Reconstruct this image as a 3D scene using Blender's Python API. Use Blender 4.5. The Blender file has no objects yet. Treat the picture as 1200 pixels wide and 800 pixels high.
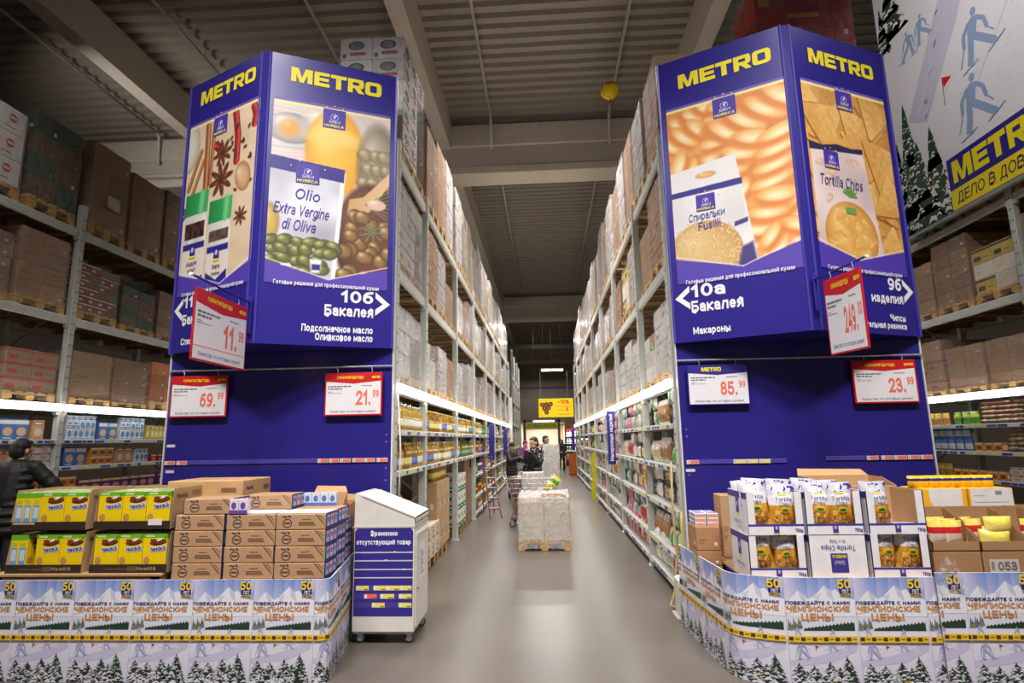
import bpy, math, random
import numpy as np
from mathutils import Vector, Matrix
S = bpy.context.scene; COL = S.collection
RN = random.Random(11)
V = Vector; PI = math.pi

# ---------------------------------------------------------------- camera, world, lamps, exposure
cam_d = bpy.data.cameras.new('camera'); cam_o = bpy.data.objects.new('camera', cam_d); COL.objects.link(cam_o)
cam_d.sensor_width = 36; cam_d.lens = 668 / 1200 * 36; cam_d.clip_start = .05; cam_d.clip_end = 200
def _cam():
    f = 668.0
    Y = np.array([40.0, -114, -f]); Y /= np.linalg.norm(Y)
    Z = np.array([-69.0, 3915, -f]); Z -= Y * (Z @ Y); Z /= np.linalg.norm(Z)
    X = np.cross(Y, Z)
    m = Matrix([list(X), list(Y), list(Z)]).to_4x4(); m.translation = V((0, 0, 1.68))
    return m
cam_o.matrix_world = _cam(); S.camera = cam_o

vs = S.view_settings; vs.view_transform = 'Standard'; vs.look = 'None'; vs.gamma = 1; vs.use_curve_mapping = False
vs.exposure = 0.0
w = bpy.data.worlds.new('store_light'); S.world = w; w.use_nodes = True
w.node_tree.nodes['Background'].inputs[0].default_value = (1.0, .93, .86, 1); w.node_tree.nodes['Background'].inputs[1].default_value = .085
def area(name, loc, target, size, power, col=(1, .95, .9), sy=None, spread=180):
    l = bpy.data.lights.new(name, 'AREA'); l.energy = power; l.color = col; l.size = size
    if sy: l.shape = 'RECTANGLE'; l.size_y = sy
    l.spread = math.radians(spread)
    o = bpy.data.objects.new(name, l); COL.objects.link(o); o.location = loc
    o.rotation_euler = (V(target) - V(loc)).to_track_quat('-Z', 'Y').to_euler(); return o
def spot(name, loc, target, power, angle, blend=.6, r=.12, col=(1, .96, .92)):
    l = bpy.data.lights.new(name, 'SPOT'); l.energy = power; l.color = col; l.spot_size = math.radians(angle); l.spot_blend = blend; l.shadow_soft_size = r
    o = bpy.data.objects.new(name, l); COL.objects.link(o); o.location = loc
    o.rotation_euler = (V(target) - V(loc)).to_track_quat('-Z', 'Y').to_euler(); return o
# sales-hall lamps hanging in front of the aisle heads, behind and above the camera
area('hall_lamp', (-2.4, 1.2, 7.8), (-2.5, 4.3, .8), 2.0, 168, sy=.6, spread=96)
area('hall_lamp', (2.4, 1.2, 7.8), (2.4, 4.3, .8), 2.0, 168, sy=.6, spread=96)
area('hall_lamp', (0, .6, 7.8), (0, 3.6, 0), 2.0, 60, sy=.8, spread=100)
spot('sign_spot', (-1.9, 2.7, 7.9), (-2.2, 5.4, 4.3), 170, 70)
spot('sign_spot', (1.7, 2.7, 7.9), (2.1, 5.5, 4.3), 170, 70)
spot('billboard_spot', (3.4, 6.4, 8.6), (6.6, 8.8, 7.2), 330, 90)
# aisle and side-aisle lamps
for ly in (10, 16, 22): area('aisle_lamp', (-.1, ly, 8.6), (-.1, ly, 0), 1.6, 270, sy=.4, spread=120)
area('girder_fill_light', (-10, 9.5, 7.4), (-8.5, 14.6, 9.2), 1.6, 60, sy=.4, spread=120)  # unseen fill light, added to brighten the cream girder on the left
for ly in (29, 34, 43, 50): area('rear_hall_lamp', (0, ly, 7.5), (0, ly, 0), 2.5, 260, sy=.6)
for lx in (-5.45, 5.2):
    for ly in (5, 12): area('side_aisle_lamp', (lx, ly, 8.3), (lx, ly, 0), 1.4, 34, sy=.4, spread=110)

# ---------------------------------------------------------------- helpers
def lin(c):
    if isinstance(c, str): c = tuple(int(c[i:i + 2], 16) for i in (0, 2, 4))
    return tuple((x / 255 / 12.92 if x <= 10 else ((x / 255 + .055) / 1.055) ** 2.4) for x in c[:3]) + (1.0,)
def node_mat(name):
    m = bpy.data.materials.new(name); m.use_nodes = True; nt = m.node_tree
    return m, nt, nt.nodes['Principled BSDF']
def ink(name, rough=.6, metal=0, var=.06, scale=30, bump=0, bscale=60, trans=0, coat=0, alpha=1, stretch=(1, 1, 1)):
    """surface whose own colours sit in the mesh's colour attribute, varied by procedural noise"""
    m, nt, p = node_mat(name); N = nt.nodes; L = nt.links
    at = N.new('ShaderNodeAttribute'); at.attribute_name = 'Col'
    tc = N.new('ShaderNodeTexCoord'); mp = N.new('ShaderNodeMapping'); mp.inputs['Scale'].default_value = stretch
    L.new(tc.outputs['Object'], mp.inputs[0])
    nz = N.new('ShaderNodeTexNoise'); nz.inputs['Scale'].default_value = scale; nz.inputs['Detail'].default_value = 3; L.new(mp.outputs[0], nz.inputs[0])
    mr = N.new('ShaderNodeMapRange'); mr.inputs[1].default_value = .3; mr.inputs[2].default_value = .7; mr.inputs[3].default_value = 1 - var; mr.inputs[4].default_value = 1 + var
    L.new(nz.outputs[0], mr.inputs[0])
    mx = N.new('ShaderNodeVectorMath'); mx.operation = 'SCALE'; L.new(at.outputs['Color'], mx.inputs[0]); L.new(mr.outputs[0], mx.inputs['Scale'])
    L.new(mx.outputs[0], p.inputs['Base Color'])
    p.inputs['Roughness'].default_value = rough; p.inputs['Metallic'].default_value = metal
    p.inputs['Transmission Weight'].default_value = trans; p.inputs['Coat Weight'].default_value = coat; p.inputs['Alpha'].default_value = alpha
    if bump:
        n2 = N.new('ShaderNodeTexNoise'); n2.inputs['Scale'].default_value = bscale; n2.inputs['Detail'].default_value = 4; L.new(mp.outputs[0], n2.inputs[0])
        b = N.new('ShaderNodeBump'); b.inputs['Strength'].default_value = bump; b.inputs['Distance'].default_value = .01
        L.new(n2.outputs[0], b.inputs['Height']); L.new(b.outputs[0], p.inputs['Normal'])
    return m
def film(name, lo, hi, scale, rough=.18):
    m, nt, p = node_mat(name); N = nt.nodes; L = nt.links
    tc = N.new('ShaderNodeTexCoord'); mp = N.new('ShaderNodeMapping'); mp.inputs['Scale'].default_value = (1.2, 1.2, .9); mp.inputs['Rotation'].default_value = (.5, .4, 0)
    L.new(tc.outputs['Object'], mp.inputs[0])
    nz = N.new('ShaderNodeTexNoise'); nz.inputs['Scale'].default_value = scale; nz.inputs['Detail'].default_value = 5; nz.inputs['Distortion'].default_value = 2.2; L.new(mp.outputs[0], nz.inputs[0])
    mr = N.new('ShaderNodeMapRange'); mr.inputs[1].default_value = .38; mr.inputs[2].default_value = .72; mr.inputs[3].default_value = lo; mr.inputs[4].default_value = hi; L.new(nz.outputs[0], mr.inputs[0])
    L.new(mr.outputs[0], p.inputs['Alpha']); p.inputs['Base Color'].default_value = (.8, .79, .78, 1); p.inputs['Roughness'].default_value = rough; p.inputs['Specular IOR Level'].default_value = .6
    n2 = N.new('ShaderNodeTexNoise'); n2.inputs['Scale'].default_value = scale * 3.2; n2.inputs['Detail'].default_value = 4; n2.inputs['Distortion'].default_value = 1.5; L.new(mp.outputs[0], n2.inputs[0])
    b = N.new('ShaderNodeBump'); b.inputs['Strength'].default_value = 1; b.inputs['Distance'].default_value = .03; L.new(n2.outputs[0], b.inputs['Height']); L.new(b.outputs[0], p.inputs['Normal'])
    return m
def glow(name, col, strength):
    m, nt, p = node_mat(name)
    p.inputs['Base Color'].default_value = (.9, .9, .9, 1); p.inputs['Emission Color'].default_value = col + (1,); p.inputs['Emission Strength'].default_value = strength
    return m
M = dict(
    card=ink('cardboard', .85, var=.05, scale=14, bump=.08, bscale=160),
    print=ink('printed_paper', .5, var=.015, scale=20),
    gloss=ink('glossy_print', .22, var=.02, scale=20),
    panel=ink('blue_laminate', .3, var=.03, scale=4),
    paint=ink('painted_steel', .42, var=.05, scale=8),
    zinc=ink('galvanised_steel', .42, metal=.55, var=.12, scale=12),
    chrome=ink('chrome_wire', .22, metal=.95, var=.03),
    wood=ink('pallet_wood', .8, var=.25, scale=9, bump=.2, bscale=40, stretch=(1, 6, 6)),
    plastic=ink('plastic', .3, var=.02),
    oil=ink('oil_in_plastic', .12, var=.05, trans=.35, coat=.3),
    foil=ink('crinkled_packet_film', .24, var=.05, bump=.5, bscale=28, coat=.2),
    cloth=ink('cloth', .85, var=.1, scale=50, bump=.3, bscale=90),
    nylon=ink('quilted_nylon', .6, var=.12, scale=16, bump=.35, bscale=22),
    shine=ink('shiny_nylon', .16, var=.1, scale=20, bump=.8, bscale=14, coat=.4),
    skin=ink('skin', .5, var=.04, scale=30),
    hair=ink('hair', .5, var=.25, scale=90, bump=.5, bscale=120),
    rubber=ink('rubber', .6, var=.1),
    film=film('stretch_film', .08, .3, 5, .14), haze=film('milky_stretch_film', .3, .62, 4, .16), clear=film('clear_film', .05, .3, 8),
    tube=glow('fluorescent_tube', (1.0, .96, .9), 12), lamp=glow('lamp_tube', (1, .97, .92), 14), lit=glow('lit_room_panel', (1, .93, .8), 2.2),
)
class MB:
    def __init__(s): s.v = []; s.f = []; s.c = []; s.x = None
    def P(s, p):
        p = V(p); return tuple(s.x @ p) if s.x is not None else tuple(p)
    def poly(s, pts, col, cols=None):
        n = len(s.v); s.v += [s.P(p) for p in pts]; s.f.append(tuple(range(n, n + len(pts))))
        s.c.append([lin(k) for k in cols] if cols else [lin(col)] * len(pts))
    def mesh(s, vs, fs, col):
        n = len(s.v); s.v += [s.P(p) for p in vs]
        cl = lin(col) if not isinstance(col, list) else None
        for i, f in enumerate(fs):
            s.f.append(tuple(n + k for k in f)); s.c.append([cl if cl else lin(col[i])] * len(f))
    def box(s, lo, hi, col, b=0, top=None, faces=None):
        x0, y0, z0 = lo; x1, y1, z1 = hi
        if b <= 0:
            vs = [(x, y, z) for z in (z0, z1) for y in (y0, y1) for x in (x0, x1)]
            fs = [(0, 1, 5, 4), (2, 6, 7, 3), (0, 4, 6, 2), (1, 3, 7, 5), (4, 5, 7, 6), (0, 2, 3, 1)]
            nm = ['-y', '+y', '-x', '+x', '+z', '-z']
            cs = [(faces or {}).get(k, top if (k == '+z' and top) else col) for k in nm]
            s.mesh(vs, fs, cs); return
        c = ((x0 + x1) / 2, (y0 + y1) / 2, (z0 + z1) / 2); h = ((x1 - x0) / 2, (y1 - y0) / 2, (z1 - z0) / 2)
        b = min(b, min(h) * .9); vs = []; idx = {}
        for sx in (-1, 1):
            for sy in (-1, 1):
                for sz in (-1, 1):
                    for a in range(3):
                        d = [h[0] - b, h[1] - b, h[2] - b]; d[a] = h[a]
                        idx[(sx, sy, sz, a)] = len(vs); vs.append((c[0] + sx * d[0], c[1] + sy * d[1], c[2] + sz * d[2]))
        fs = []; cs = []
        def F(q, k):
            pts = [V(vs[i]) for i in q]; ce = sum(pts, V()) / len(pts) - V(c)
            nrm = (pts[1] - pts[0]).cross(pts[2] - pts[0])
            fs.append(tuple(q) if nrm.dot(ce) > 0 else tuple(reversed(q))); cs.append(k)
        nm = 'xyz'
        for a in range(3):
            o1, o2 = (a + 1) % 3, (a + 2) % 3
            for sg in (-1, 1):
                q = []
                for u, w_ in ((-1, -1), (1, -1), (1, 1), (-1, 1)):
                    k = [0, 0, 0]; k[a] = sg; k[o1] = u; k[o2] = w_; q.append(idx[(*k, a)])
                key = ('+' if sg > 0 else '-') + nm[a]
                F(q, (faces or {}).get(key, top if (key == '+z' and top) else col))
            for u in (-1, 1):
                for w_ in (-1, 1):
                    q = []
                    for t, ax in ((-1, o1), (1, o1), (1, o2), (-1, o2)):
                        k = [0, 0, 0]; k[a] = t; k[o1] = u; k[o2] = w_; q.append(idx[(*k, ax)])
                    F(q, col)
        for sx in (-1, 1):
            for sy in (-1, 1):
                for sz in (-1, 1): F([idx[(sx, sy, sz, a)] for a in range(3)], col)
        s.mesh(vs, fs, cs)
    def tube(s, pts, r, col, n=8, cap=True):
        pts = [V(p) for p in pts]; rr = r if isinstance(r, (list, tuple)) else [r] * len(pts)
        vs = []; fs = []
        for i, p in enumerate(pts):
            d = (pts[min(i + 1, len(pts) - 1)] - pts[max(i - 1, 0)]).normalized()
            a = d.orthogonal().normalized() if i == 0 else (a - d * a.dot(d)).normalized()
            bb = d.cross(a)
            for k in range(n):
                t = 2 * PI * k / n; vs.append(p + (a * math.cos(t) + bb * math.sin(t)) * rr[i])
        for i in range(len(pts) - 1):
            for k in range(n):
                j = (k + 1) % n; fs.append((i * n + k, i * n + j, (i + 1) * n + j, (i + 1) * n + k))
        if cap: fs += [tuple(reversed(range(n))), tuple(range((len(pts) - 1) * n, len(pts) * n))]
        s.mesh(vs, fs, col)
    def lathe(s, prof, n, cols, at=(0, 0, 0), sy=1):
        vs = []; fs = []; cs = []
        for r, z in prof:
            for k in range(n):
                t = 2 * PI * (k + .5) / n; vs.append((at[0] + r * math.cos(t), at[1] + r * math.sin(t) * sy, at[2] + z))
        for i in range(len(prof) - 1):
            for k in range(n):
                j = (k + 1) % n; fs.append((i * n + k, i * n + j, (i + 1) * n + j, (i + 1) * n + k)); cs.append(cols[i] if isinstance(cols, list) else cols)
        fs.append(tuple(range((len(prof) - 1) * n, len(prof) * n))); cs.append(cs[-1])
        fs.append(tuple(reversed(range(n)))); cs.append(cs[0])
        s.mesh(vs, fs, cs)
    def ball(s, c, r, col, n=10, m=7):
        r = (r, r, r) if not isinstance(r, (tuple, list)) else r
        vs = [(c[0], c[1], c[2] - r[2])]; fs = []
        for i in range(1, m):
            a = -PI / 2 + PI * i / m
            for k in range(n):
                t = 2 * PI * k / n; vs.append((c[0] + r[0] * math.cos(a) * math.cos(t), c[1] + r[1] * math.cos(a) * math.sin(t), c[2] + r[2] * math.sin(a)))
        vs.append((c[0], c[1], c[2] + r[2])); L = len(vs) - 1
        for k in range(n):
            j = (k + 1) % n; fs.append((0, 1 + j, 1 + k)); fs.append((L, 1 + (m - 2) * n + k, 1 + (m - 2) * n + j))
            for i in range(m - 2): fs.append((1 + i * n + k, 1 + i * n + j, 1 + (i + 1) * n + j, 1 + (i + 1) * n + k))
        s.mesh(vs, fs, col)
    def data(s, name, mat, smooth=False):
        me = bpy.data.meshes.new(name); me.from_pydata(s.v, [], s.f)
        a = me.color_attributes.new('Col', 'FLOAT_COLOR', 'CORNER')
        a.data.foreach_set('color', np.array([x for f in s.c for x in f], dtype=np.float32).ravel())
        if smooth: me.polygons.foreach_set('use_smooth', [True] * len(me.polygons))
        me.materials.append(M[mat] if isinstance(mat, str) else mat); me.update(); return me
    def build(s, name, mat, parent=None, smooth=False, loc=None, rz=0):
        return obj(name, s.data(name, mat, smooth), parent, loc, rz)
def obj(name, me, parent=None, loc=None, rz=0):
    o = bpy.data.objects.new(name, me); COL.objects.link(o)
    if parent: o.parent = parent
    if loc is not None: o.location = loc
    if rz: o.rotation_euler = (0, 0, rz)
    return o
def tag(o, label, cat, group=None, kind=None):
    o['label'] = label; o['category'] = cat
    if group: o['group'] = group
    if kind: o['kind'] = kind
    return o
def thing(name, label, cat, loc=(0, 0, 0), rz=0, group=None):
    o = bpy.data.objects.new(name, None); COL.objects.link(o); o.location = loc; o.rotation_euler = (0, 0, rz); o.empty_display_size = .1
    return tag(o, label, cat, group)
def struct(o): o['kind'] = 'structure'; return o
def dup(root, loc, rz=0, label=None, group=None, sc=None):
    def cp(o, par):
        c = o.copy(); COL.objects.link(c)
        if par: c.parent = par
        for ch in kids.get(o.name, ()): cp(ch, c)
        return c
    kids = {}
    def walk(o):
        kids[o.name] = list(o.children)
        for ch in o.children: walk(ch)
    walk(root); r = cp(root, None); r.location = loc; r.rotation_euler = (0, 0, rz)
    if sc: r.scale = sc
    if label: r['label'] = label
    if group: r['group'] = group
    elif 'group' in r: del r['group']
    return r
class Proto:
    """first use moves the source itself, later uses copy it with its parts"""
    every = []
    def __init__(s, root): s.o = root; s.used = False; Proto.every.append(s)
    def place(s, loc, rz=0, label=None, group=None, sc=None):
        if s.used: return dup(s.o, loc, rz, label, group, sc)
        s.used = True; o = s.o; o.location = loc; o.rotation_euler = (0, 0, rz)
        if sc: o.scale = sc
        if label: o['label'] = label
        if group: o['group'] = group
        return o
# ---- flat printing
# ---- hand-drawn letters: each is a width and a few pen strokes on a unit box (1 = height of a capital)
def _arc(cx, cy, rx, ry, a0, a1, n=None):
    n = n or max(4, int(abs(a1 - a0) / 26)); return [(cx + rx * math.cos(math.radians(a0 + (a1 - a0) * k / n)), cy + ry * math.sin(math.radians(a0 + (a1 - a0) * k / n))) for k in range(n + 1)]
def _draw_letters():
    E = _arc; g = {}
    O = [E(.5, .5, .5, .5, 0, 360, 16)]
    g['А'] = g['A'] = (.72, [[(0, 0), (.5, 1), (1, 0)], [(.22, .3), (.78, .3)]]); g['Б'] = (.6, [[(.9, 1), (0, 1), (0, 0), (.6, 0)] + E(.6, .28, .4, .28, -90, 90) + [(0, .56)]])
    g['В'] = (.62, [[(0, 0), (0, 1), (.55, 1)] + E(.55, .77, .36, .23, 90, -90) + [(0, .54)], [(0, 0), (.6, 0)] + E(.6, .27, .4, .27, -90, 90) + [(.1, .54)]]); g['Г'] = (.5, [[(0, 0), (0, 1), (1, 1)]])
    g['Д'] = (.68, [[(.14, 0), (.3, 1), (.86, 1), (.86, 0)], [(0, -.2), (0, 0), (1, 0), (1, -.2)]]); g['Е'] = g['E'] = (.52, [[(1, 1), (0, 1), (0, 0), (1, 0)], [(0, .52), (.9, .52)]])
    g['Ж'] = (1.0, [[(.5, 0), (.5, 1)], [(0, 1), (.4, .5), (0, 0)], [(1, 1), (.6, .5), (1, 0)], [(.35, .5), (.65, .5)]]); g['З'] = g['3'] = (.54, [E(.45, .76, .45, .24, 160, -90) + [(.3, .52)], [(.3, .52)] + E(.47, .26, .53, .26, 90, -160)])
    g['И'] = (.66, [[(0, 1), (0, 0)], [(0, .06), (1, .94)], [(1, 1), (1, 0)]]); g['Й'] = (.66, g['И'][1] + [[(.26, 1.27), (.5, 1.19), (.74, 1.27)]]); g['К'] = (.62, [[(0, 0), (0, 1)], [(1, 1), (.12, .5), (1, 0)]]); g['Л'] = (.66, [[(0, 0), (.26, 1), (1, 1), (1, 0)]])
    g['М'] = g['M'] = (.82, [[(0, 0), (0, 1)], [(.02, .98), (.5, .2), (.98, .98)], [(1, 1), (1, 0)]]); g['Н'] = g['H'] = (.62, [[(0, 0), (0, 1)], [(1, 0), (1, 1)], [(0, .5), (1, .5)]]); g['О'] = g['O'] = (.72, O); g['П'] = (.62, [[(0, 0), (0, 1), (1, 1), (1, 0)]])
    g['Р'] = g['P'] = (.56, [[(0, 0), (0, 1), (.58, 1)] + E(.58, .73, .42, .27, 90, -90) + [(0, .46)]]); g['С'] = g['C'] = (.66, [E(.5, .5, .5, .5, 48, 312, 12)]); g['Т'] = g['T'] = (.58, [[(0, 1), (1, 1)], [(.5, 1), (.5, 0)]])
    g['Ц'] = (.7, [[(0, 1), (0, 0), (1, 0), (1, -.2)], [(.84, 1), (.84, 0)]]); g['Ч'] = (.58, [[(0, 1), (0, .62)] + E(.42, .62, .42, .2, 180, 270) + [(1, .42)], [(1, 1), (1, 0)]]); g['Ы'] = (.82, [[(0, 1), (0, 0), (.36, 0)] + E(.36, .28, .28, .28, -90, 90) + [(0, .56)], [(1, 0), (1, 1)]])
    g['Ь'] = (.56, [[(0, 1), (0, 0), (.58, 0)] + E(.58, .28, .42, .28, -90, 90) + [(0, .56)]]); g['Я'] = (.58, [[(1, 0), (1, 1), (.42, 1)] + E(.42, .73, .42, .27, 90, 270) + [(1, .46)], [(.5, .46), (0, 0)]])
    g['F'] = (.5, [[(1, 1), (0, 1), (0, 0)], [(0, .5), (.85, .5)]]); g['N'] = (.64, [[(0, 0), (0, 1)], [(0, .94), (1, .06)], [(1, 0), (1, 1)]]); g['R'] = (.6, g['P'][1] + [[(.5, .46), (1, 0)]]); g['S'] = (.58, [E(.5, .75, .5, .25, 30, 270) + E(.5, .25, .5, .25, 90, -150)]); g['V'] = (.66, [[(0, 1), (.5, 0), (1, 1)]])
    g['0'] = (.54, O); g['1'] = (.3, [[(0, .74), (.75, 1), (.75, 0)]]); g['2'] = (.54, [E(.5, .72, .5, .28, 165, -35) + [(0, 0), (1, 0)]]); g['4'] = (.56, [[(.76, 0), (.76, 1), (0, .28), (1, .28)]]); g['5'] = (.54, [[(.92, 1), (.12, 1), (.06, .54)] + E(.46, .31, .54, .31, 125, -155)])
    g['6'] = (.54, [E(.5, .3, .5, .3, 0, 360, 12), E(.62, .36, .62, .64, 68, 180)]); g['7'] = (.52, [[(0, 1), (1, 1), (.32, 0)]]); g['8'] = (.54, [E(.5, .76, .44, .24, 0, 360, 12), E(.5, .27, .5, .27, 0, 360, 12)]); g['9'] = (.54, [E(.5, .7, .5, .3, 0, 360, 12), E(.38, .64, .62, .64, 0, -112)])
    g['!'] = (.05, [[(.5, .36), (.5, 1)], [(.5, 0), (.5, .03)]]); g['-'] = (.3, [[(0, .4), (1, .4)]]); g['.'] = (.05, [[(.5, 0), (.5, .03)]]); g['%'] = (.8, [[(.2, 0), (.8, 1)], E(.17, .8, .17, .2, 0, 360, 8), E(.83, .2, .17, .2, 0, 360, 8)])
    e = [[(0, .36), (1, .36)] + E(.5, .35, .5, .35, 6, 312)]; bowl = E(.48, .35, .48, .35, 0, 360, 12); hump = E(.5, .44, .5, .26, 180, 0) + [(1, 0)]
    g['a'] = (.46, [E(.46, .48, .5, .22, 150, 0) + [(.96, 0)], E(.46, .2, .46, .2, 0, 360, 10)]); g['c'] = (.46, [E(.5, .35, .5, .35, 48, 312)]); g['d'] = (.5, [bowl, [(1, 0), (1, 1.05)]]); g['e'] = (.48, e); g['é'] = (.48, e + [[(.4, .9), (.7, 1.08)]])
    g['g'] = (.5, [bowl, [(1, .7), (1, -.06)] + E(.5, -.06, .5, .22, 0, -145)]); g['h'] = (.48, [[(0, 0), (0, 1.05)], hump]); g['i'] = (.05, [[(.5, 0), (.5, .7)], [(.5, .98), (.5, 1.0)]]); g['k'] = (.46, [[(0, 0), (0, 1.05)], [(1, .7), (.12, .34), (1, 0)]]); g['l'] = (.05, [[(.5, 0), (.5, 1.05)]])
    g['n'] = (.48, [[(0, 0), (0, .7)], hump]); g['o'] = (.52, [E(.5, .35, .5, .35, 0, 360, 14)]); g['p'] = (.5, [bowl, [(0, -.3), (0, .7)]]); g['q'] = (.5, [bowl, [(1, -.3), (1, .7)]]); g['r'] = (.28, [[(0, 0), (0, .7)], E(.9, .36, .9, .34, 175, 85)]); g['s'] = (.42, [E(.5, .525, .5, .175, 30, 270) + E(.5, .175, .5, .175, 90, -150)])
    g['t'] = (.32, [[(.4, .95), (.4, .18)] + E(.75, .18, .35, .18, 180, 285), [(0, .7), (.95, .7)]]); g['u'] = (.48, [[(0, .7), (0, .26)] + E(.5, .26, .5, .26, 180, 360), [(1, .7), (1, 0)]]); g['v'] = (.5, [[(0, .7), (.5, 0), (1, .7)]]); g['x'] = (.48, [[(0, .7), (1, 0)], [(0, 0), (1, .7)]])
    for lo, up in zip('вгжзийклмнптцчыья', 'ВГЖЗИЙКЛМНПТЦЧЫЬЯ'): w_, st = g[up]; g[lo] = (w_ * .8, [[(x, y * .7 if y >= 0 else y) for x, y in s] for s in st])
    w_, st = g['Д']; g['д'] = (.54, [[(x, y * .7 if y >= 0 else y) for x, y in s] for s in st])
    for lo, la in zip('асеорх', 'aceopx'): g[lo] = g[la]
    g['б'] = (.5, [E(.5, .32, .5, .32, 0, 360, 12), [(1, 1.04), (.35, .95), (.06, .72), (0, .34)]]); g['у'] = (.5, [[(0, .7), (.5, .02)], [(1, .7), (.4, -.2), (.06, -.3)]]); g['ф'] = (.74, [E(.5, .35, .5, .34, 0, 360, 14), [(.5, -.3), (.5, 1.02)]]); g['ш'] = (.76, [[(0, .7), (0, 0), (1, 0), (1, .7)], [(.5, 0), (.5, .7)]])
    g['щ'] = (.82, [[(0, .7), (0, 0), (1.0, 0), (1.0, -.2)], [(.45, 0), (.45, .7)], [(.9, 0), (.9, .7)]]); g['ю'] = (.72, [[(0, 0), (0, .7)], [(0, .36), (.32, .36)], E(.66, .35, .34, .35, 0, 360, 12)]); g[' '] = (.16, [])
    return g
LETTERS = _draw_letters()
_TX = {}
def glyphs(s, heavy):
    k = (s, heavy)
    if k not in _TX:
        t = .2 if heavy else .12; vs = []; fs = []; x = 0; n = 0
        for c in s:
            wd, strokes = LETTERS[c]
            for st in strokes:
                p = [V((x + t / 2 + a * wd, t / 2 + b * (1 - t))) for a, b in st]; closed = (p[0] - p[-1]).length < 1e-4; n = n % 4 + 1
                if closed: p = p[:-1]
                m = len(p); q = []
                for i in range(m):
                    a = p[i - 1] if (i > 0 or closed) else None; b = p[(i + 1) % m] if (i < m - 1 or closed) else None
                    d0 = (p[i] - a).normalized() if a is not None else (b - p[i]).normalized(); d1 = (b - p[i]).normalized() if b is not None else d0
                    bis = d0 + d1; bis = bis.normalized() if bis.length > .05 else d1; nn = V((-bis.y, bis.x)); e = t / 2 / max(.42, nn.dot(V((-d1.y, d1.x)))); o = p[i]
                    if a is None: o = o - d1 * (t / 2)
                    elif b is None: o = o + d0 * (t / 2)
                    q.append((o + nn * e, o - nn * e))
                b0 = len(vs)
                for l, r in q: vs += [(l.x, l.y, n), (r.x, r.y, n)]
                for i in range(m if closed else m - 1): j = (i + 1) % m; fs.append((b0 + 2 * i + 1, b0 + 2 * j + 1, b0 + 2 * j, b0 + 2 * i))
            x += wd + t + (.1 if heavy else .12)
        xs = [v[0] for v in vs] or [0]; _TX[k] = (vs, fs, min(xs), max(xs))
    return _TX[k]
def plane(o, u, v, nrm=None):
    o = V(o); u = V(u).normalized(); v = V(v).normalized(); n = u.cross(v) if nrm is None else V(nrm)
    return lambda x, y, z: o + u * x + v * y + n * z
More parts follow.
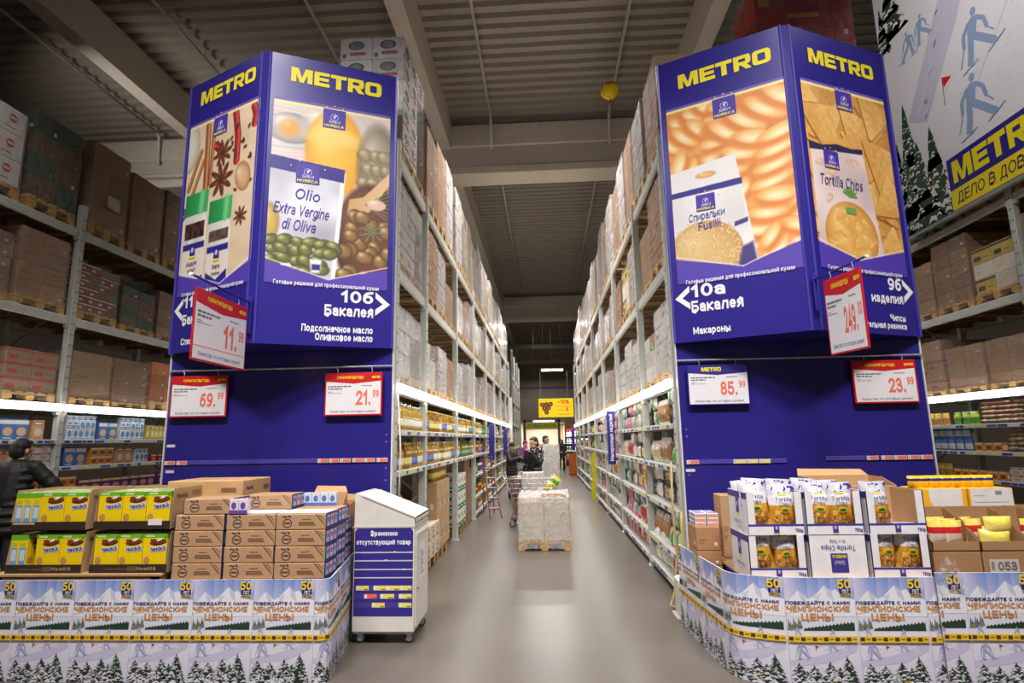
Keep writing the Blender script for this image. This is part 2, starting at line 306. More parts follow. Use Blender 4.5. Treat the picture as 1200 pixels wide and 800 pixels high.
class Art:
    def __init__(s, mb, f, step=.0012, base=.0012): s.mb = mb; s.f = f; s.st = step; s.b = base
    def p3(s, x, y, l): return s.f(x, y, s.b + l * s.st)
    def poly(s, pts, col, l=0, cols=None): s.mb.poly([s.p3(x, y, l) for x, y in pts], col, cols)
    def rect(s, x0, y0, x1, y1, col, l=0): s.poly([(x0, y0), (x1, y0), (x1, y1), (x0, y1)], col, l)
    def vgrad(s, x0, y0, x1, y1, c0, c1, l=0, nx=1):
        for i in range(nx):
            a = x0 + (x1 - x0) * i / nx; b = x0 + (x1 - x0) * (i + 1) / nx
            s.poly([(a, y0), (b, y0), (b, y1), (a, y1)], None, l, [c0, c0, c1, c1])
    def ell(s, cx, cy, rx, ry, col, l=0, n=14, a0=0):
        ca, sa = math.cos(a0), math.sin(a0)
        s.poly([(cx + rx * math.cos(t) * ca - ry * math.sin(t) * sa, cy + rx * math.cos(t) * sa + ry * math.sin(t) * ca) for t in [2 * PI * k / n for k in range(n)]], col, l)
    def ring(s, cx, cy, r0, r1, col, l=0, n=16, ry=1):
        for k in range(n):
            a, b = 2 * PI * k / n, 2 * PI * (k + 1) / n
            s.poly([(cx + r0 * math.cos(a), cy + r0 * ry * math.sin(a)), (cx + r1 * math.cos(a), cy + r1 * ry * math.sin(a)), (cx + r1 * math.cos(b), cy + r1 * ry * math.sin(b)), (cx + r0 * math.cos(b), cy + r0 * ry * math.sin(b))], col, l)
    def star(s, cx, cy, r, col, l=0):
        s.poly([(cx + (r if k % 2 == 0 else r * .4) * math.sin(PI * k / 5), cy + (r if k % 2 == 0 else r * .4) * math.cos(PI * k / 5)) for k in range(10)], col, l)
    def line(s, x0, y0, x1, y1, wd, col, l=0):
        d = V((x1 - x0, y1 - y0)); n = V((-d.y, d.x)).normalized() * wd / 2
        s.poly([(x0 - n.x, y0 - n.y), (x1 - n.x, y1 - n.y), (x1 + n.x, y1 + n.y), (x0 + n.x, y0 + n.y)], col, l)
    def text(s, t, x, y, h, col, l=1, w=None, al='l', bold=.0, res=2, rot=0, slant=0):
        vs, fs, a, b = glyphs(t, 1 if bold >= .01 else 0); k = h; kx = k if w is None else w / (b - a)
        x0 = x - (0 if al == 'l' else (b - a) * kx * (1 if al == 'r' else .5)); cr, sr = math.cos(rot), math.sin(rot); q = []
        for vx, vy, n in vs:
            px = x0 + (vx - a) * kx + slant * vy * k - x; py = vy * k
            q.append(s.f(x + px * cr - py * sr, y + px * sr + py * cr, s.b + l * s.st + n * .0002))
        s.mb.mesh(q, fs, col)
    def wordmark(s, x, y, w, h, col, l=1):
        """wide heavy five-letter mark M E T R O"""
        u = w / 6.55; X = [x]; t = .30
        def R(a, b, c, d): s.rect(X[0] + a * u, y + b * h, X[0] + c * u, y + d * h, col, l)
        def Q(*p): s.poly([(X[0] + a * u, y + b * h) for a, b in p], col, l)
        R(0, 0, .36, 1); R(1.14, 0, 1.5, 1); Q((.36, 1), (.36, .55), (.62, 0), (.75, 0), (.75, .32), (.5, 1)); Q((1.14, 1), (1.0, 1), (.75, .32), (.75, 0), (.88, 0), (1.14, .55))
        X[0] = x + 1.62 * u; R(0, 0, .36, 1); R(.36, 0, 1.1, .25); R(.36, .39, 1.04, .62); R(.36, .76, 1.1, 1)
        X[0] = x + 2.8 * u; R(0, .74, 1.16, 1); R(.39, 0, .77, .74)
        X[0] = x + 4.06 * u; R(0, 0, .36, 1); R(.36, .76, .85, 1); R(.36, .33, .85, .55); Q((.85, 1), (.85, .76), (.85, .55), (.85, .33), (1.08, .36), (1.18, .48), (1.18, .88), (1.08, 1)) if False else None
        Q((.85, .33), (1.06, .36), (1.18, .5), (.82, .55)); Q((.82, .55), (1.18, .5), (1.18, .85), (.82, .76)); Q((.82, .76), (1.18, .85), (1.08, 1), (.82, 1)); Q((.5, .33), (.82, 0), (1.24, 0), (.9, .35))
        X[0] = x + 5.35 * u
        def rr(a, b, c, d, r, n=4):
            o = []
            for cx, cy, t0 in ((c - r[0], d - r[1], 0), (a + r[0], d - r[1], 1), (a + r[0], b + r[1], 2), (c - r[0], b + r[1], 3)):
                for k in range(n + 1):
                    tt = (t0 + k / n) * PI / 2; o.append((cx + r[0] * math.cos(tt), cy + r[1] * math.sin(tt)))
            return o
        a_, b_ = rr(0, 0, 1.24, 1, (.3, .24)), rr(.36, .25, .88, .75, (.08, .06))
        for k in range(len(a_)):
            j = (k + 1) % len(a_); Q(b_[k], a_[k], a_[j], b_[j])
    def conifer(s, x, y, w, h, l, rnd, dark=(40, 58, 44), snow=(226, 226, 238)):
        n = 6
        for i in range(n):
            z0 = y + h * (i * .155); z1 = z0 + h * (.30 - .015 * i); ww = w * .5 * (1 - i / n * .86)
            s.poly([(x - ww, z0 - h * .03 * rnd.random()), (x - ww * .3, z0 + h * .05), (x + ww * .25, z0), (x + ww, z0 - h * .04 * rnd.random()), (x + ww * .2, (z0 + z1) / 2), (x, z1), (x - ww * .25, (z0 + z1) / 2)], dark, l + i * .12)
            for k in range(3):
                px = x + ww * rnd.uniform(-.75, .6); sz = ww * rnd.uniform(.2, .42); pz = z0 + h * rnd.uniform(.0, .1)
                s.poly([(px - sz, pz - sz * .35), (px + sz * .2, pz - sz * .1), (px + sz, pz - sz * .3), (px + sz * .1, pz + sz * .55)], snow, l + i * .12 + .06)
    def skier(s, x, y, h, col, l, flip=1):
        n = [0]
        def L(*p, w=.1):
            for (a, b), (c, d) in zip(p, p[1:]): n[0] += .16; s.line(x + flip * a * h, y + b * h, x + flip * c * h, y + d * h, w * h, col, l + n[0])
        n[0] += .16; s.poly([(x + flip * a * h, y + b * h) for a, b in ((-.1, .47), (.08, .47), (.17, .8), (.06, .86), (-.07, .8))], col, l)
        s.ell(x + flip * .1 * h, y + .93 * h, .062 * h, .075 * h, col, l + .5, 9)
        L((-.04, .52), (-.07, .27), (-.13, .05), w=.13); L((-.13, .04), (-.04, .03), w=.06); L((.03, .52), (.22, .34), (.44, .12), w=.125); L((.44, .12), (.5, .1), w=.06)
        L((.13, .8), (.29, .66), (.33, .46), w=.075); L((-.03, .8), (-.19, .64), (-.2, .42), w=.075); L((.33, .46), (.46, .3), w=.025); L((-.2, .42), (-.34, .12), w=.02); L((-.32, -.02), (.06, .06), w=.02); L((.28, .02), (.66, .16), w=.02)
ORD = 'first second third fourth fifth sixth seventh eighth ninth tenth eleventh twelfth thirteenth fourteenth fifteenth sixteenth seventeenth eighteenth nineteenth twentieth twenty-first twenty-second twenty-third twenty-fourth twenty-fifth twenty-sixth twenty-seventh'.split()
# ---------------------------------------------------------------- the hall
XL, XR, YL, YR = -1.55, 1.335, 5.8, 5.95          # aisle faces of the two central racks, their blue heads
def floor_mat():
    m, nt, p = node_mat('polished_concrete'); N = nt.nodes; L = nt.links
    tc = N.new('ShaderNodeTexCoord')
    n1 = N.new('ShaderNodeTexNoise'); n1.inputs['Scale'].default_value = .9; n1.inputs['Detail'].default_value = 4; n1.inputs['Roughness'].default_value = .5; L.new(tc.outputs['Object'], n1.inputs[0])
    cr = N.new('ShaderNodeValToRGB'); L.new(n1.outputs[0], cr.inputs[0])
    cr.color_ramp.elements[0].position = .3; cr.color_ramp.elements[0].color = lin((96, 89, 83)); cr.color_ramp.elements[1].position = .75; cr.color_ramp.elements[1].color = lin((109, 101, 94))
    n2 = N.new('ShaderNodeTexNoise'); n2.inputs['Scale'].default_value = 60; n2.inputs['Detail'].default_value = 4; L.new(tc.outputs['Object'], n2.inputs[0])
    mx = N.new('ShaderNodeMix'); mx.data_type = 'RGBA'; mx.blend_type = 'OVERLAY'; mx.inputs[0].default_value = .16; L.new(cr.outputs[0], mx.inputs[6]); L.new(n2.outputs[0], mx.inputs[7])
    sp = N.new('ShaderNodeSeparateXYZ'); L.new(tc.outputs['Object'], sp.inputs[0])
    def joint(out, off, per, wd):
        a = N.new('ShaderNodeMath'); a.operation = 'SUBTRACT'; L.new(out, a.inputs[0]); a.inputs[1].default_value = off
        b = N.new('ShaderNodeMath'); b.operation = 'PINGPONG'; L.new(a.outputs[0], b.inputs[0]); b.inputs[1].default_value = per / 2
        c = N.new('ShaderNodeMath'); c.operation = 'LESS_THAN'; L.new(b.outputs[0], c.inputs[0]); c.inputs[1].default_value = wd; return c.outputs[0]
    j = N.new('ShaderNodeMath'); j.operation = 'MAXIMUM'; L.new(joint(sp.outputs[1], 6.08, 6.0, .006), j.inputs[0]); j.inputs[1].default_value = 0
    m2 = N.new('ShaderNodeMix'); m2.data_type = 'RGBA'; L.new(j.outputs[0], m2.inputs[0]); L.new(mx.outputs[2], m2.inputs[6]); m2.inputs[7].default_value = lin((78, 70, 64)); L.new(m2.outputs[2], p.inputs['Base Color'])
    mr = N.new('ShaderNodeMapRange'); mr.inputs[1].default_value = .2; mr.inputs[2].default_value = .8; mr.inputs[3].default_value = .27; mr.inputs[4].default_value = .3; L.new(n1.outputs[0], mr.inputs[0]); L.new(mr.outputs[0], p.inputs['Roughness'])
    p.inputs['Specular IOR Level'].default_value = .55
    return m
M['floor'] = floor_mat()
mb = MB(); mb.poly([(-16, -7, 0), (16, -7, 0), (16, 57, 0), (-16, 57, 0)], (120, 112, 104)); struct(mb.build('floor', 'floor'))
ZD, ZB, ZG = 10.6, 9.67, 8.9                      # deck, long beams, girders
mb = MB(); prof = []
y = -4.0
while y < 56: prof += [(y, ZD), (y + .15, ZD), (y + .19, ZD + .09), (y + .29, ZD + .09)]; y += .33
for (a, za), (b, zb) in zip(prof, prof[1:]): mb.poly([(-16, a, za), (16, a, za), (16, b, zb), (-16, b, zb)], (150, 141, 128))
struct(mb.build('ceiling', 'paint'))
tn = 0
def trim(mb, mat='paint'):
    global tn; tn += 1; return struct(mb.build('trim_%d' % tn, mat))
for bx in (-15.2, -9.15, -2.6, 3.5, 9.6):          # long concrete beams
    mb = MB(); mb.box((bx - .17, -4, ZB), (bx + .17, 55.6, ZD), (196, 186, 172)); trim(mb)
for gy in (14.6, 34.3, 54.6):                      # cross girders with the closing wall above
    mb = MB(); mb.box((-16, gy, ZG), (16, gy + .8, ZG + .22), (205, 194, 178), .02); mb.box((-16, gy + .04, ZG + .22), (16, gy + .76, ZG + .8), (190, 180, 166)); mb.box((-16, gy - .03, ZG + .8), (16, gy + .6, ZD - .25), (200, 190, 176), .02); trim(mb)
for wn, a, b in (('wall_back', (-16, 56, 0), (16, 56, 0)), ('wall_left', (-16, -4, 0), (-16, 56, 0)), ('wall_right', (16, 56, 0), (16, -4, 0))):
    mb = MB(); mb.poly([a, b, (b[0], b[1], 10.75), (a[0], a[1], 10.75)], (150, 136, 118)); struct(mb.build(wn, 'paint'))
# purlin-level service runs near the rear wall
mb = MB(); mb.tube([(-6, 46, 9.2), (6, 46, 9.2)], .28, (190, 190, 188), 14); tag(mb.build('ventilation_duct', 'zinc', None, True), 'long silver ventilation duct crossing high under the far ceiling', 'duct')
pipes = ((-10.8, 'thin sprinkler pipe under the ceiling, farthest out above the far left rack'), (-7.6, 'thin sprinkler pipe under the ceiling above the left side aisle'), (-4.6, 'thin sprinkler pipe under the ceiling above the spice sign'), (-1.29, 'thin sprinkler pipe under the ceiling, left of the yellow ball'), (1.95, 'thin sprinkler pipe under the ceiling, behind the yellow ball'), (5.0, 'thin sprinkler pipe under the ceiling beside the ski billboard'))
for px, lb in pipes:
    t = thing('sprinkler_pipe', lb, 'pipe', (px, 0, ZD - .16))
    mb = MB(); mb.tube([(0, -3.6, 0), (0, 14.45, 0)], .035, (188, 180, 168), 8); mb.build('pipe_run', 'paint', t, True)
    mb = MB(); mb.tube([(0, 15.6, 0), (0, 34.0, 0)], .035, (188, 180, 168), 8); mb.build('pipe_run', 'paint', t, True)
    mb = MB(); mb.tube([(0, 14.35, 0), (0, 14.45, -.1), (0, 14.5, -.9)], .04, (196, 188, 176), 8); mb.build('drop_pipe', 'paint', t, True)
    for k in range(3):
        mb = MB(); mb.tube([(0, 3 + k * 4.2, .3), (0, 3 + k * 4.2, .03)], .008, (150, 145, 138), 5); mb.tube([(-.05, 3 + k * 4.2, 0), (0, 3 + k * 4.2, -.05), (.05, 3 + k * 4.2, 0), (0, 3 + k * 4.2, .05), (-.05, 3 + k * 4.2, 0)], .006, (150, 145, 138), 5); mb.build('hanger', 'zinc', t)
    mb = MB(); mb.lathe([(.03, 0), (.06, -.03), (.02, -.05), (.03, -.07)], 8, (170, 165, 160), (0, 7.4, -.03)); mb.build('sprinkler_head', 'zinc', t)
mb = MB(); mb.tube([(-15.9, 14.52, 9.2), (-2.9, 14.52, 9.2)], .07, (196, 188, 176), 8); tag(mb.build('water_main', 'paint', None, True), 'thick pale water pipe running across the cream girder on the left', 'pipe')
for dx, dy, lb in ((1.1, 9.4, 'small round smoke detector on the ceiling before the girder'), (-4.2, 7.8, 'small round smoke detector on the ceiling above the olive oil sign')):
    t = thing('smoke_detector', lb, 'detector', (dx, dy, ZD - .002))
    mb = MB(); mb.lathe([(.07, 0), (.07, -.02), (.05, -.04)], 12, (205, 200, 192)); mb.build('base', 'plastic', t)
    mb = MB(); mb.lathe([(.05, -.04), (.045, -.07), (.01, -.08)], 12, (222, 218, 210)); mb.build('sensor_cap', 'plastic', t)
# ---------------------------------------------------------------- racks
STEEL = (204, 207, 202)
def upright_bm(y, x, z1, s):
    mb = MB(); mb.box((x - .045, y - .05, 0.012), (x + .045, y + .05, z1), STEEL, .006)
    z = .25
    while z < z1 - .1:                              # slotted holes
        for dx in (-.02, .02): mb.box((x + s * .0455 - .001, y + dx - .007, z), (x + s * .0455 + .001, y + dx + .007, z + .028), (70, 72, 70))
        z += .16
    mb.box((x - .06, y - .07, 0), (x + .06, y + .07, .012), STEEL); return mb
def rack(name, label, xf, s, ys, levels, z1, depth=1.06, shelves=(), kick=False, holes=True):
    """xf: aisle face; s: +1 if the aisle lies toward +x"""
    t = thing(name, label, 'pallet rack', (xf, ys[0], 0)); ys = [y - ys[0] for y in ys]; xb = -s * depth
    for y in ys:
        upright_bm(y, -s * .05, z1, s).build('upright', 'paint', t)
        mb = MB(); mb.box((xb - .045, y - .05, .012), (xb + .045, y + .05, z1), STEEL, .006); mb.box((xb - .06, y - .07, 0), (xb + .06, y + .07, .012), STEEL); mb.build('upright', 'paint', t)
        mb = MB(); z = .3; k = 0
        while z < z1 - .8:
            a, b = (-s * .09, xb + s * .05) if k % 2 else (xb + s * .05, -s * .09); mb.tube([(a, y, z), (b, y, z + .7)], .016, (165, 168, 164), 5); z += .7; k += 1
        mb.build('cross_brace', 'paint', t)
    for (y0, y1) in zip(ys, ys[1:]):
        for z in levels:
            for x in (-s * .05, xb):
                mb = MB(); mb.box((x - .025, y0 + .05, z - .125), (x + .025, y1 - .05, z), (208, 211, 206), .012)
                for e in (y0 + .05, y1 - .09): mb.box((x - .03, e, z - .17), (x + .03, e + .04, z - .002), (188, 192, 186), .004)
                mb.build('beam', 'paint', t)
            mb = MB(); n = 5
            for k in range(n):
                yy = y0 + .3 + (y1 - y0 - .6) * k / (n - 1); mb.box((min(xb, -s * .05), yy - .04, z - .07), (max(xb, -s * .05), yy + .04, z - .035), (150, 128, 98))
            mb.build('deck_bars', 'wood', t)
        for z in shelves if not callable(shelves) else shelves(y0):
            sh = MB(); sh.box((min(-s * .62, -s * .0), y0 + .05, z - .05), (max(-s * .62, -s * .0), y1 - .05, z), (196, 198, 194), .005); so = sh.build('shelf', 'paint', t)
            lb = MB(); a0 = V((s * .001, y0 + .06 if s > 0 else y1 - .06, z - .05)); A = Art(lb, plane(a0, (0, s, 0), (0, 0, 1), (s, 0, 0)))
            Lh = y1 - y0 - .12; A.rect(0, -.008, Lh, .042, (214, 218, 226))
            x = .02
            while x < Lh - .14:
                wd = RN.uniform(.07, .2); A.rect(x, 0, min(x + wd, Lh), .036, RN.choice([(70, 76, 150), (66, 70, 140), (238, 232, 150), (232, 236, 240), (228, 224, 140), (90, 96, 168)]), 1); x += wd + RN.uniform(.01, .06)
            lb.build('label_strip', 'print', so)
    if kick:
        for (y0, y1) in zip(ys, ys[1:]):
            mb = MB(); mb.box((-s * .06 - .02, y0 + .05, .03), (-s * .06 + .02, y1 - .05, .13), (200, 202, 198), .006); mb.build('kick_plate', 'paint', t)
    return t
YSL = [5.92, 7.45, 10.1, 12.65, 15.2, 17.75, 20.3, 22.85, 25.0]
YSR = [6.08, 8.07, 10.8, 13.4, 16.0, 18.6, 21.2, 23.8, 26.4]
LV = (2.30, 3.58, 4.91)
def left_shelves(y0): return (1.80, 1.37) if y0 < 6.5 else (1.80, 1.37, .92, .47, .12)
rack('pallet_rack', 'grey pallet rack with oil bottles, on the left of the central aisle', XL, 1, YSL, LV, 5.05, shelves=left_shelves)
rack('pallet_rack', 'grey pallet rack with pasta bags, on the right of the central aisle', XR, -1, YSR, LV, 5.05, shelves=(1.82, 1.37, .92, .45, .14), kick=True)
rack('pallet_rack', 'grey pallet rack with cereal packets, far left across the side aisle', -6.9, 1, [4.95, 7.83, 10.6, 13.3, 16.0], (2.30, 3.57, 4.91), 5.3, shelves=(1.79, 1.41, 1.0, .55, .15))
rack('pallet_rack', 'grey pallet rack with snack packets, far right under the billboard', 6.6, -1, [5.4, 8.0, 10.75, 13.4, 16.0], (2.28, 3.58, 4.98), 5.1, shelves=(1.79, 1.38, .96, .55, .15))
rack('pallet_rack', 'grey pallet rack beyond the far end of the left aisle rack', -1.62, 1, [28.8, 31.45, 34.1, 36.7], (1.3, 2.5, 3.7, 4.9), 6.2)
rack('pallet_rack', 'grey pallet rack facing the left side aisle, behind the oil rack', -3.95, -1, YSL[:6], LV, 5.05)
rack('pallet_rack', 'grey pallet rack facing the right side aisle, behind the pasta rack', 3.78, 1, YSR[:6], LV, 5.05)
# white corner posts where the aisle racks end
mb = MB(); mb.box((-1.6, 25.12, 0), (-1.46, 25.26, 3.5), (232, 230, 226), .01); tag(mb.build('corner_guard_post', 'paint'), 'white guard post closing the far end of the left aisle rack', 'post')
mb = MB(); mb.box((-.1, -.1, 0), (.1, .1, .36), (206, 206, 198), .02); mb.box((-.13, -.13, 0), (.13, .13, .02), (180, 180, 172)); tag(mb.build('upright_protector', 'paint', loc=(1.3, 5.83, 0)), 'short grey steel guard at the foot of the right rack corner', 'rack guard')
# ---------------------------------------------------------------- strip lights under the first beams
mb = MB(); t = thing('strip_light', 'x', 'light'); mb.box((-.03, 0, -.1), (.0, 1, .01), (235, 235, 232), .004); mb.build('housing', 'paint', t)
mb = MB(); mb.box((.001, .01, -.098), (.035, .99, .0), (250, 250, 250), .012); mb.build('diffuser', 'tube', t)
PT = Proto(t)
def strips(xf, s, ys, z, side):
    for i, (a, b) in enumerate(zip(ys, ys[1:])):
        L = b - a - .02
        o = PT.place((xf + s * .005, a + .01 if s > 0 else b - .01, z), 0 if s > 0 else PI, 'white fluorescent strip light under the first beam, %s bay of %s' % (ORD[i], side), 'strip lights on the ' + side, sc=(1, L, 1))
strips(XL, 1, YSL, 2.285, 'the oil rack'); strips(XR, -1, YSR, 2.285, 'the pasta rack')
strips(-6.9, 1, [4.95, 7.83, 10.6, 13.3], 2.285, 'the far left cereal rack'); strips(6.6, -1, [5.4, 8.0, 10.75, 13.4], 2.265, 'the far right snack rack')
# ---------------------------------------------------------------- picture printing: a small painter whose pixels become a fine coloured mesh
NAVY = (46, 38, 140); DEEP = (38, 32, 128); VIO = (84, 62, 178); YEL = (250, 232, 20); WHT = (244, 244, 250)
class Paint:
    def __init__(s, w, h, n, bg):
        s.w, s.h = w, h; s.nx = n; s.ny = int(n * h / w); s.a = np.zeros((s.ny, s.nx, 3)) + np.array(bg, float)
        s.X, s.Y = np.meshgrid((np.arange(s.nx)) / (s.nx - 1) * w, np.arange(s.ny) / (s.ny - 1) * h); s.r = np.random.RandomState(5)
    def mixin(s, m, col): s.a = s.a * (1 - m[..., None]) + np.array(col, float) * m[..., None] if not (isinstance(col, np.ndarray) and col.ndim == 3) else s.a * (1 - m[..., None]) + col * m[..., None]
    def noise(s, k, amp):
        g = s.r.rand(k + 2, k + 2); fx = s.X / max(s.w, s.h) * k; fy = s.Y / max(s.w, s.h) * k; ix = fx.astype(int); iy = fy.astype(int); tx = fx - ix; ty = fy - iy
        tx = tx * tx * (3 - 2 * tx); ty = ty * ty * (3 - 2 * ty)
        return amp * ((g[iy, ix] * (1 - tx) + g[iy, ix + 1] * tx) * (1 - ty) + (g[iy + 1, ix] * (1 - tx) + g[iy + 1, ix + 1] * tx) * ty - .5)
    def soft(s, d, e): return np.clip(.5 - d / e, 0, 1)
    def ell(s, cx, cy, rx, ry, base, hi=None, lo=None, a=0, e=.012, hx=-.35, hy=.45, pw=1.6):
        ca, sa = math.cos(a), math.sin(a); u = ((s.X - cx) * ca + (s.Y - cy) * sa) / rx; v = (-(s.X - cx) * sa + (s.Y - cy) * ca) / ry
        r = np.sqrt(u * u + v * v); m = s.soft((r - 1) * min(rx, ry), e); c = np.zeros_like(s.a) + np.array(base, float)
        if lo is not None: k = np.clip(r, 0, 1) ** 3; c = c * (1 - k[..., None]) + np.array(lo, float) * k[..., None]
        if hi is not None: k = np.clip(1 - np.sqrt((u - hx) ** 2 + (v - hy) ** 2) / .75, 0, 1) ** pw; c = c * (1 - k[..., None]) + np.array(hi, float) * k[..., None]
        s.mixin(m, c)
    def poly(s, pts, col, e=.008, hi=None, ax=(1, 0)):
        ins = np.zeros(s.X.shape, bool); dm = np.full(s.X.shape, 9.0); n = len(pts)
        for i in range(n):
            (x0, y0), (x1, y1) = pts[i], pts[(i + 1) % n]
            c = ((y0 > s.Y) != (y1 > s.Y)) & (s.X < (x1 - x0) * (s.Y - y0) / ((y1 - y0) if y1 != y0 else 1e-9) + x0); ins ^= c
            L2 = (x1 - x0) ** 2 + (y1 - y0) ** 2 + 1e-12; t = np.clip(((s.X - x0) * (x1 - x0) + (s.Y - y0) * (y1 - y0)) / L2, 0, 1); dm = np.minimum(dm, np.hypot(s.X - x0 - t * (x1 - x0), s.Y - y0 - t * (y1 - y0)))
        m = s.soft(np.where(ins, -dm, dm), e)
        if hi is not None:
            px = [p[0] * ax[0] + p[1] * ax[1] for p in pts]; k = np.clip((s.X * ax[0] + s.Y * ax[1] - min(px)) / (max(px) - min(px) + 1e-9), 0, 1); col = np.array(col, float) * (1 - k[..., None]) + np.array(hi, float) * k[..., None]
        s.mixin(m, col)
    def stroke(s, pts, wd, col, hi=None, e=.01, lo=None):
        for (x0, y0), (x1, y1) in zip(pts, pts[1:]):
            L2 = (x1 - x0) ** 2 + (y1 - y0) ** 2 + 1e-12; t = np.clip(((s.X - x0) * (x1 - x0) + (s.Y - y0) * (y1 - y0)) / L2, 0, 1); dx = s.X - x0 - t * (x1 - x0); dy = s.Y - y0 - t * (y1 - y0); d = np.hypot(dx, dy)
            c = np.zeros_like(s.a) + np.array(col, float)
            q = (dx * -(y1 - y0) + dy * (x1 - x0)) / math.sqrt(L2) / wd
            if lo is not None: k = np.clip(np.abs(q), 0, 1) ** 2; c = c * (1 - k[..., None]) + np.array(lo, float) * k[..., None]
            if hi is not None: k = np.clip(1 - np.abs(q - .35) / .5, 0, 1); c = c * (1 - k[..., None]) + np.array(hi, float) * k[..., None]
            s.mixin(s.soft(d - wd, e), c)
    def mesh(s, mb, f):
        xs = s.X.ravel(); ys = s.Y.ravel(); c = np.clip(s.a, 0, 255).reshape(-1, 3) / 255; c = np.where(c <= .04045, c / 12.92, ((c + .055) / 1.055) ** 2.4)
        n0 = len(mb.v); mb.v += [tuple(f(x, y, .0008)) for x, y in zip(xs.tolist(), ys.tolist())]
        cl = [tuple(k) + (1.0,) for k in c.tolist()]
        for j in range(s.ny - 1):
            for i in range(s.nx - 1):
                a = j * s.nx + i; q = (a, a + 1, a + s.nx + 1, a + s.nx); mb.f.append(tuple(n0 + k for k in q)); mb.c.append([cl[k] for k in q])
def vee(P, y0, y1, xm, col=VIO):                    # violet foot with a pointed top edge
    P.poly([(-.1, -.1), (P.w + .1, -.1), (P.w + .1, y1), (xm, y0), (-.1, y1)], col, .006); P.stroke([(0, y1), (xm, y0), (P.w, y1)], .005, (236, 232, 250))
PH = 1.96; PW = 1.19                                # printed picture: z 3.24 to 5.2
def pic_spices():
    P = Paint(PW, PH, 150, (232, 208, 178)); P.a += P.noise(5, 30)[..., None] + P.noise(14, 14)[..., None]; r = random.Random(3)
    P.ell(.0, 1.72, .2, .32, (226, 222, 208), (246, 244, 236), (176, 166, 146))
    for x0, y0, x1, y1, wd in ((.34, 1.9, .36, 1.12, .045), (.05, 1.2, .24, 1.62, .03), (.12, 1.1, .3, 1.5, .026), (.45, 1.9, .43, 1.2, .03)): P.stroke([(x0, y0), (x1, y1)], wd, (176, 104, 58), (222, 160, 108), lo=(96, 48, 26))
    for x0, y0, x1, y1, wd in ((.8, 1.92, .86, 1.35, .05), (1.1, 1.9, 1.12, 1.7, .05), (.58, 1.5, .5, 1.62, .05)): P.stroke([(x0, y0), ((x0 + x1) / 2 + .03, (y0 + y1) / 2), (x1, y1)], wd, (176, 34, 34), (230, 90, 80), lo=(92, 14, 20))
    for cx, cy, R_ in ((.62, 1.5, .15), (.62, 1.2, .19), (.98, .72, .1), (.06, .95, .1), (.15, .85, .08)):
        for k in range(8):
            t = k * PI / 4 + .2; P.ell(cx + math.cos(t) * R_ * .55, cy + math.sin(t) * R_ * .55, R_ * .5, R_ * .17, (104, 52, 32), (176, 108, 72), (52, 24, 18), t)
        P.ell(cx, cy, R_ * .2, R_ * .2, (86, 42, 28))
    for k in range(16): P.ell(r.uniform(.75, 1.15), r.uniform(1.0, 1.75), .03, .018, (74, 38, 28), (128, 76, 54), None, r.uniform(0, 3))
    P.ell(.98, 1.15, .12, .17, (216, 176, 132), (240, 214, 180), (160, 112, 76), .3)
    for x0, x1, y1, ang in ((.03, .42, 1.02, 0), (.46, .83, .86, 0)):     # two jars
        P.poly([(x0, -.05), (x1, -.05), (x1, y1 - .2), (x1 - .03, y1 - .13), (x0 + .03, y1 - .13), (x0, y1 - .2)], (206, 206, 204), .008, (236, 236, 234))
        P.poly([(x0 + .025, .62 if x0 < .2 else .52), (x1 - .025, .62 if x0 < .2 else .52), (x1 - .025, y1 - .22), (x0 + .025, y1 - .22)], (74, 42, 34) if x0 < .2 else (98, 78, 66))
        m = ((P.X > x0 + .02) & (P.X < x1 - .02) & (P.Y < y1 - .2) & (P.Y > .5)).astype(float); P.a += (m * P.noise(40, 70 if x0 < .2 else 40))[..., None]
        P.poly([(x0 - .005, y1 - .13), (x1 + .005, y1 - .13), (x1 + .01, y1 + .12), (x0 + .0, y1 + .12)], (24, 138, 70), .008, (60, 176, 104)); P.stroke([(x0 + .28, y1 - .1), (x0 + .29, y1 + .1)], .04, (120, 206, 140), e=.05)
        P.poly([(x0 + .01, -.05), (x1 - .01, -.05), (x1 - .01, .56 if x0 < .2 else .46), (x0 + .01, .56 if x0 < .2 else .46)], (232, 222, 214), .006); P.poly([(x0 + .01, .5 if x0 < .2 else .4), (x1 - .01, .5 if x0 < .2 else .4), (x1 - .01, .57 if x0 < .2 else .47), (x0 + .01, .57 if x0 < .2 else .47)], NAVY, .005)
        for k in range(4): P.ell(r.uniform(x0 + .06, x1 - .06), r.uniform(.16, .3), .04, .02, (238, 214, 196), (250, 240, 232), None, r.uniform(0, 3))
        P.poly([(x0 + .01, -.05), (x1 - .01, -.05), (x1 - .01, .2), ((x0 + x1) / 2, .1), (x0 + .01, .2)], NAVY, .005)
    vee(P, .05, .27, .72); P.poly([(-.1, PH - .03), (PW + .1, PH - .03), (PW + .1, PH + .1), (-.1, PH + .1)], (250, 236, 160)); return P
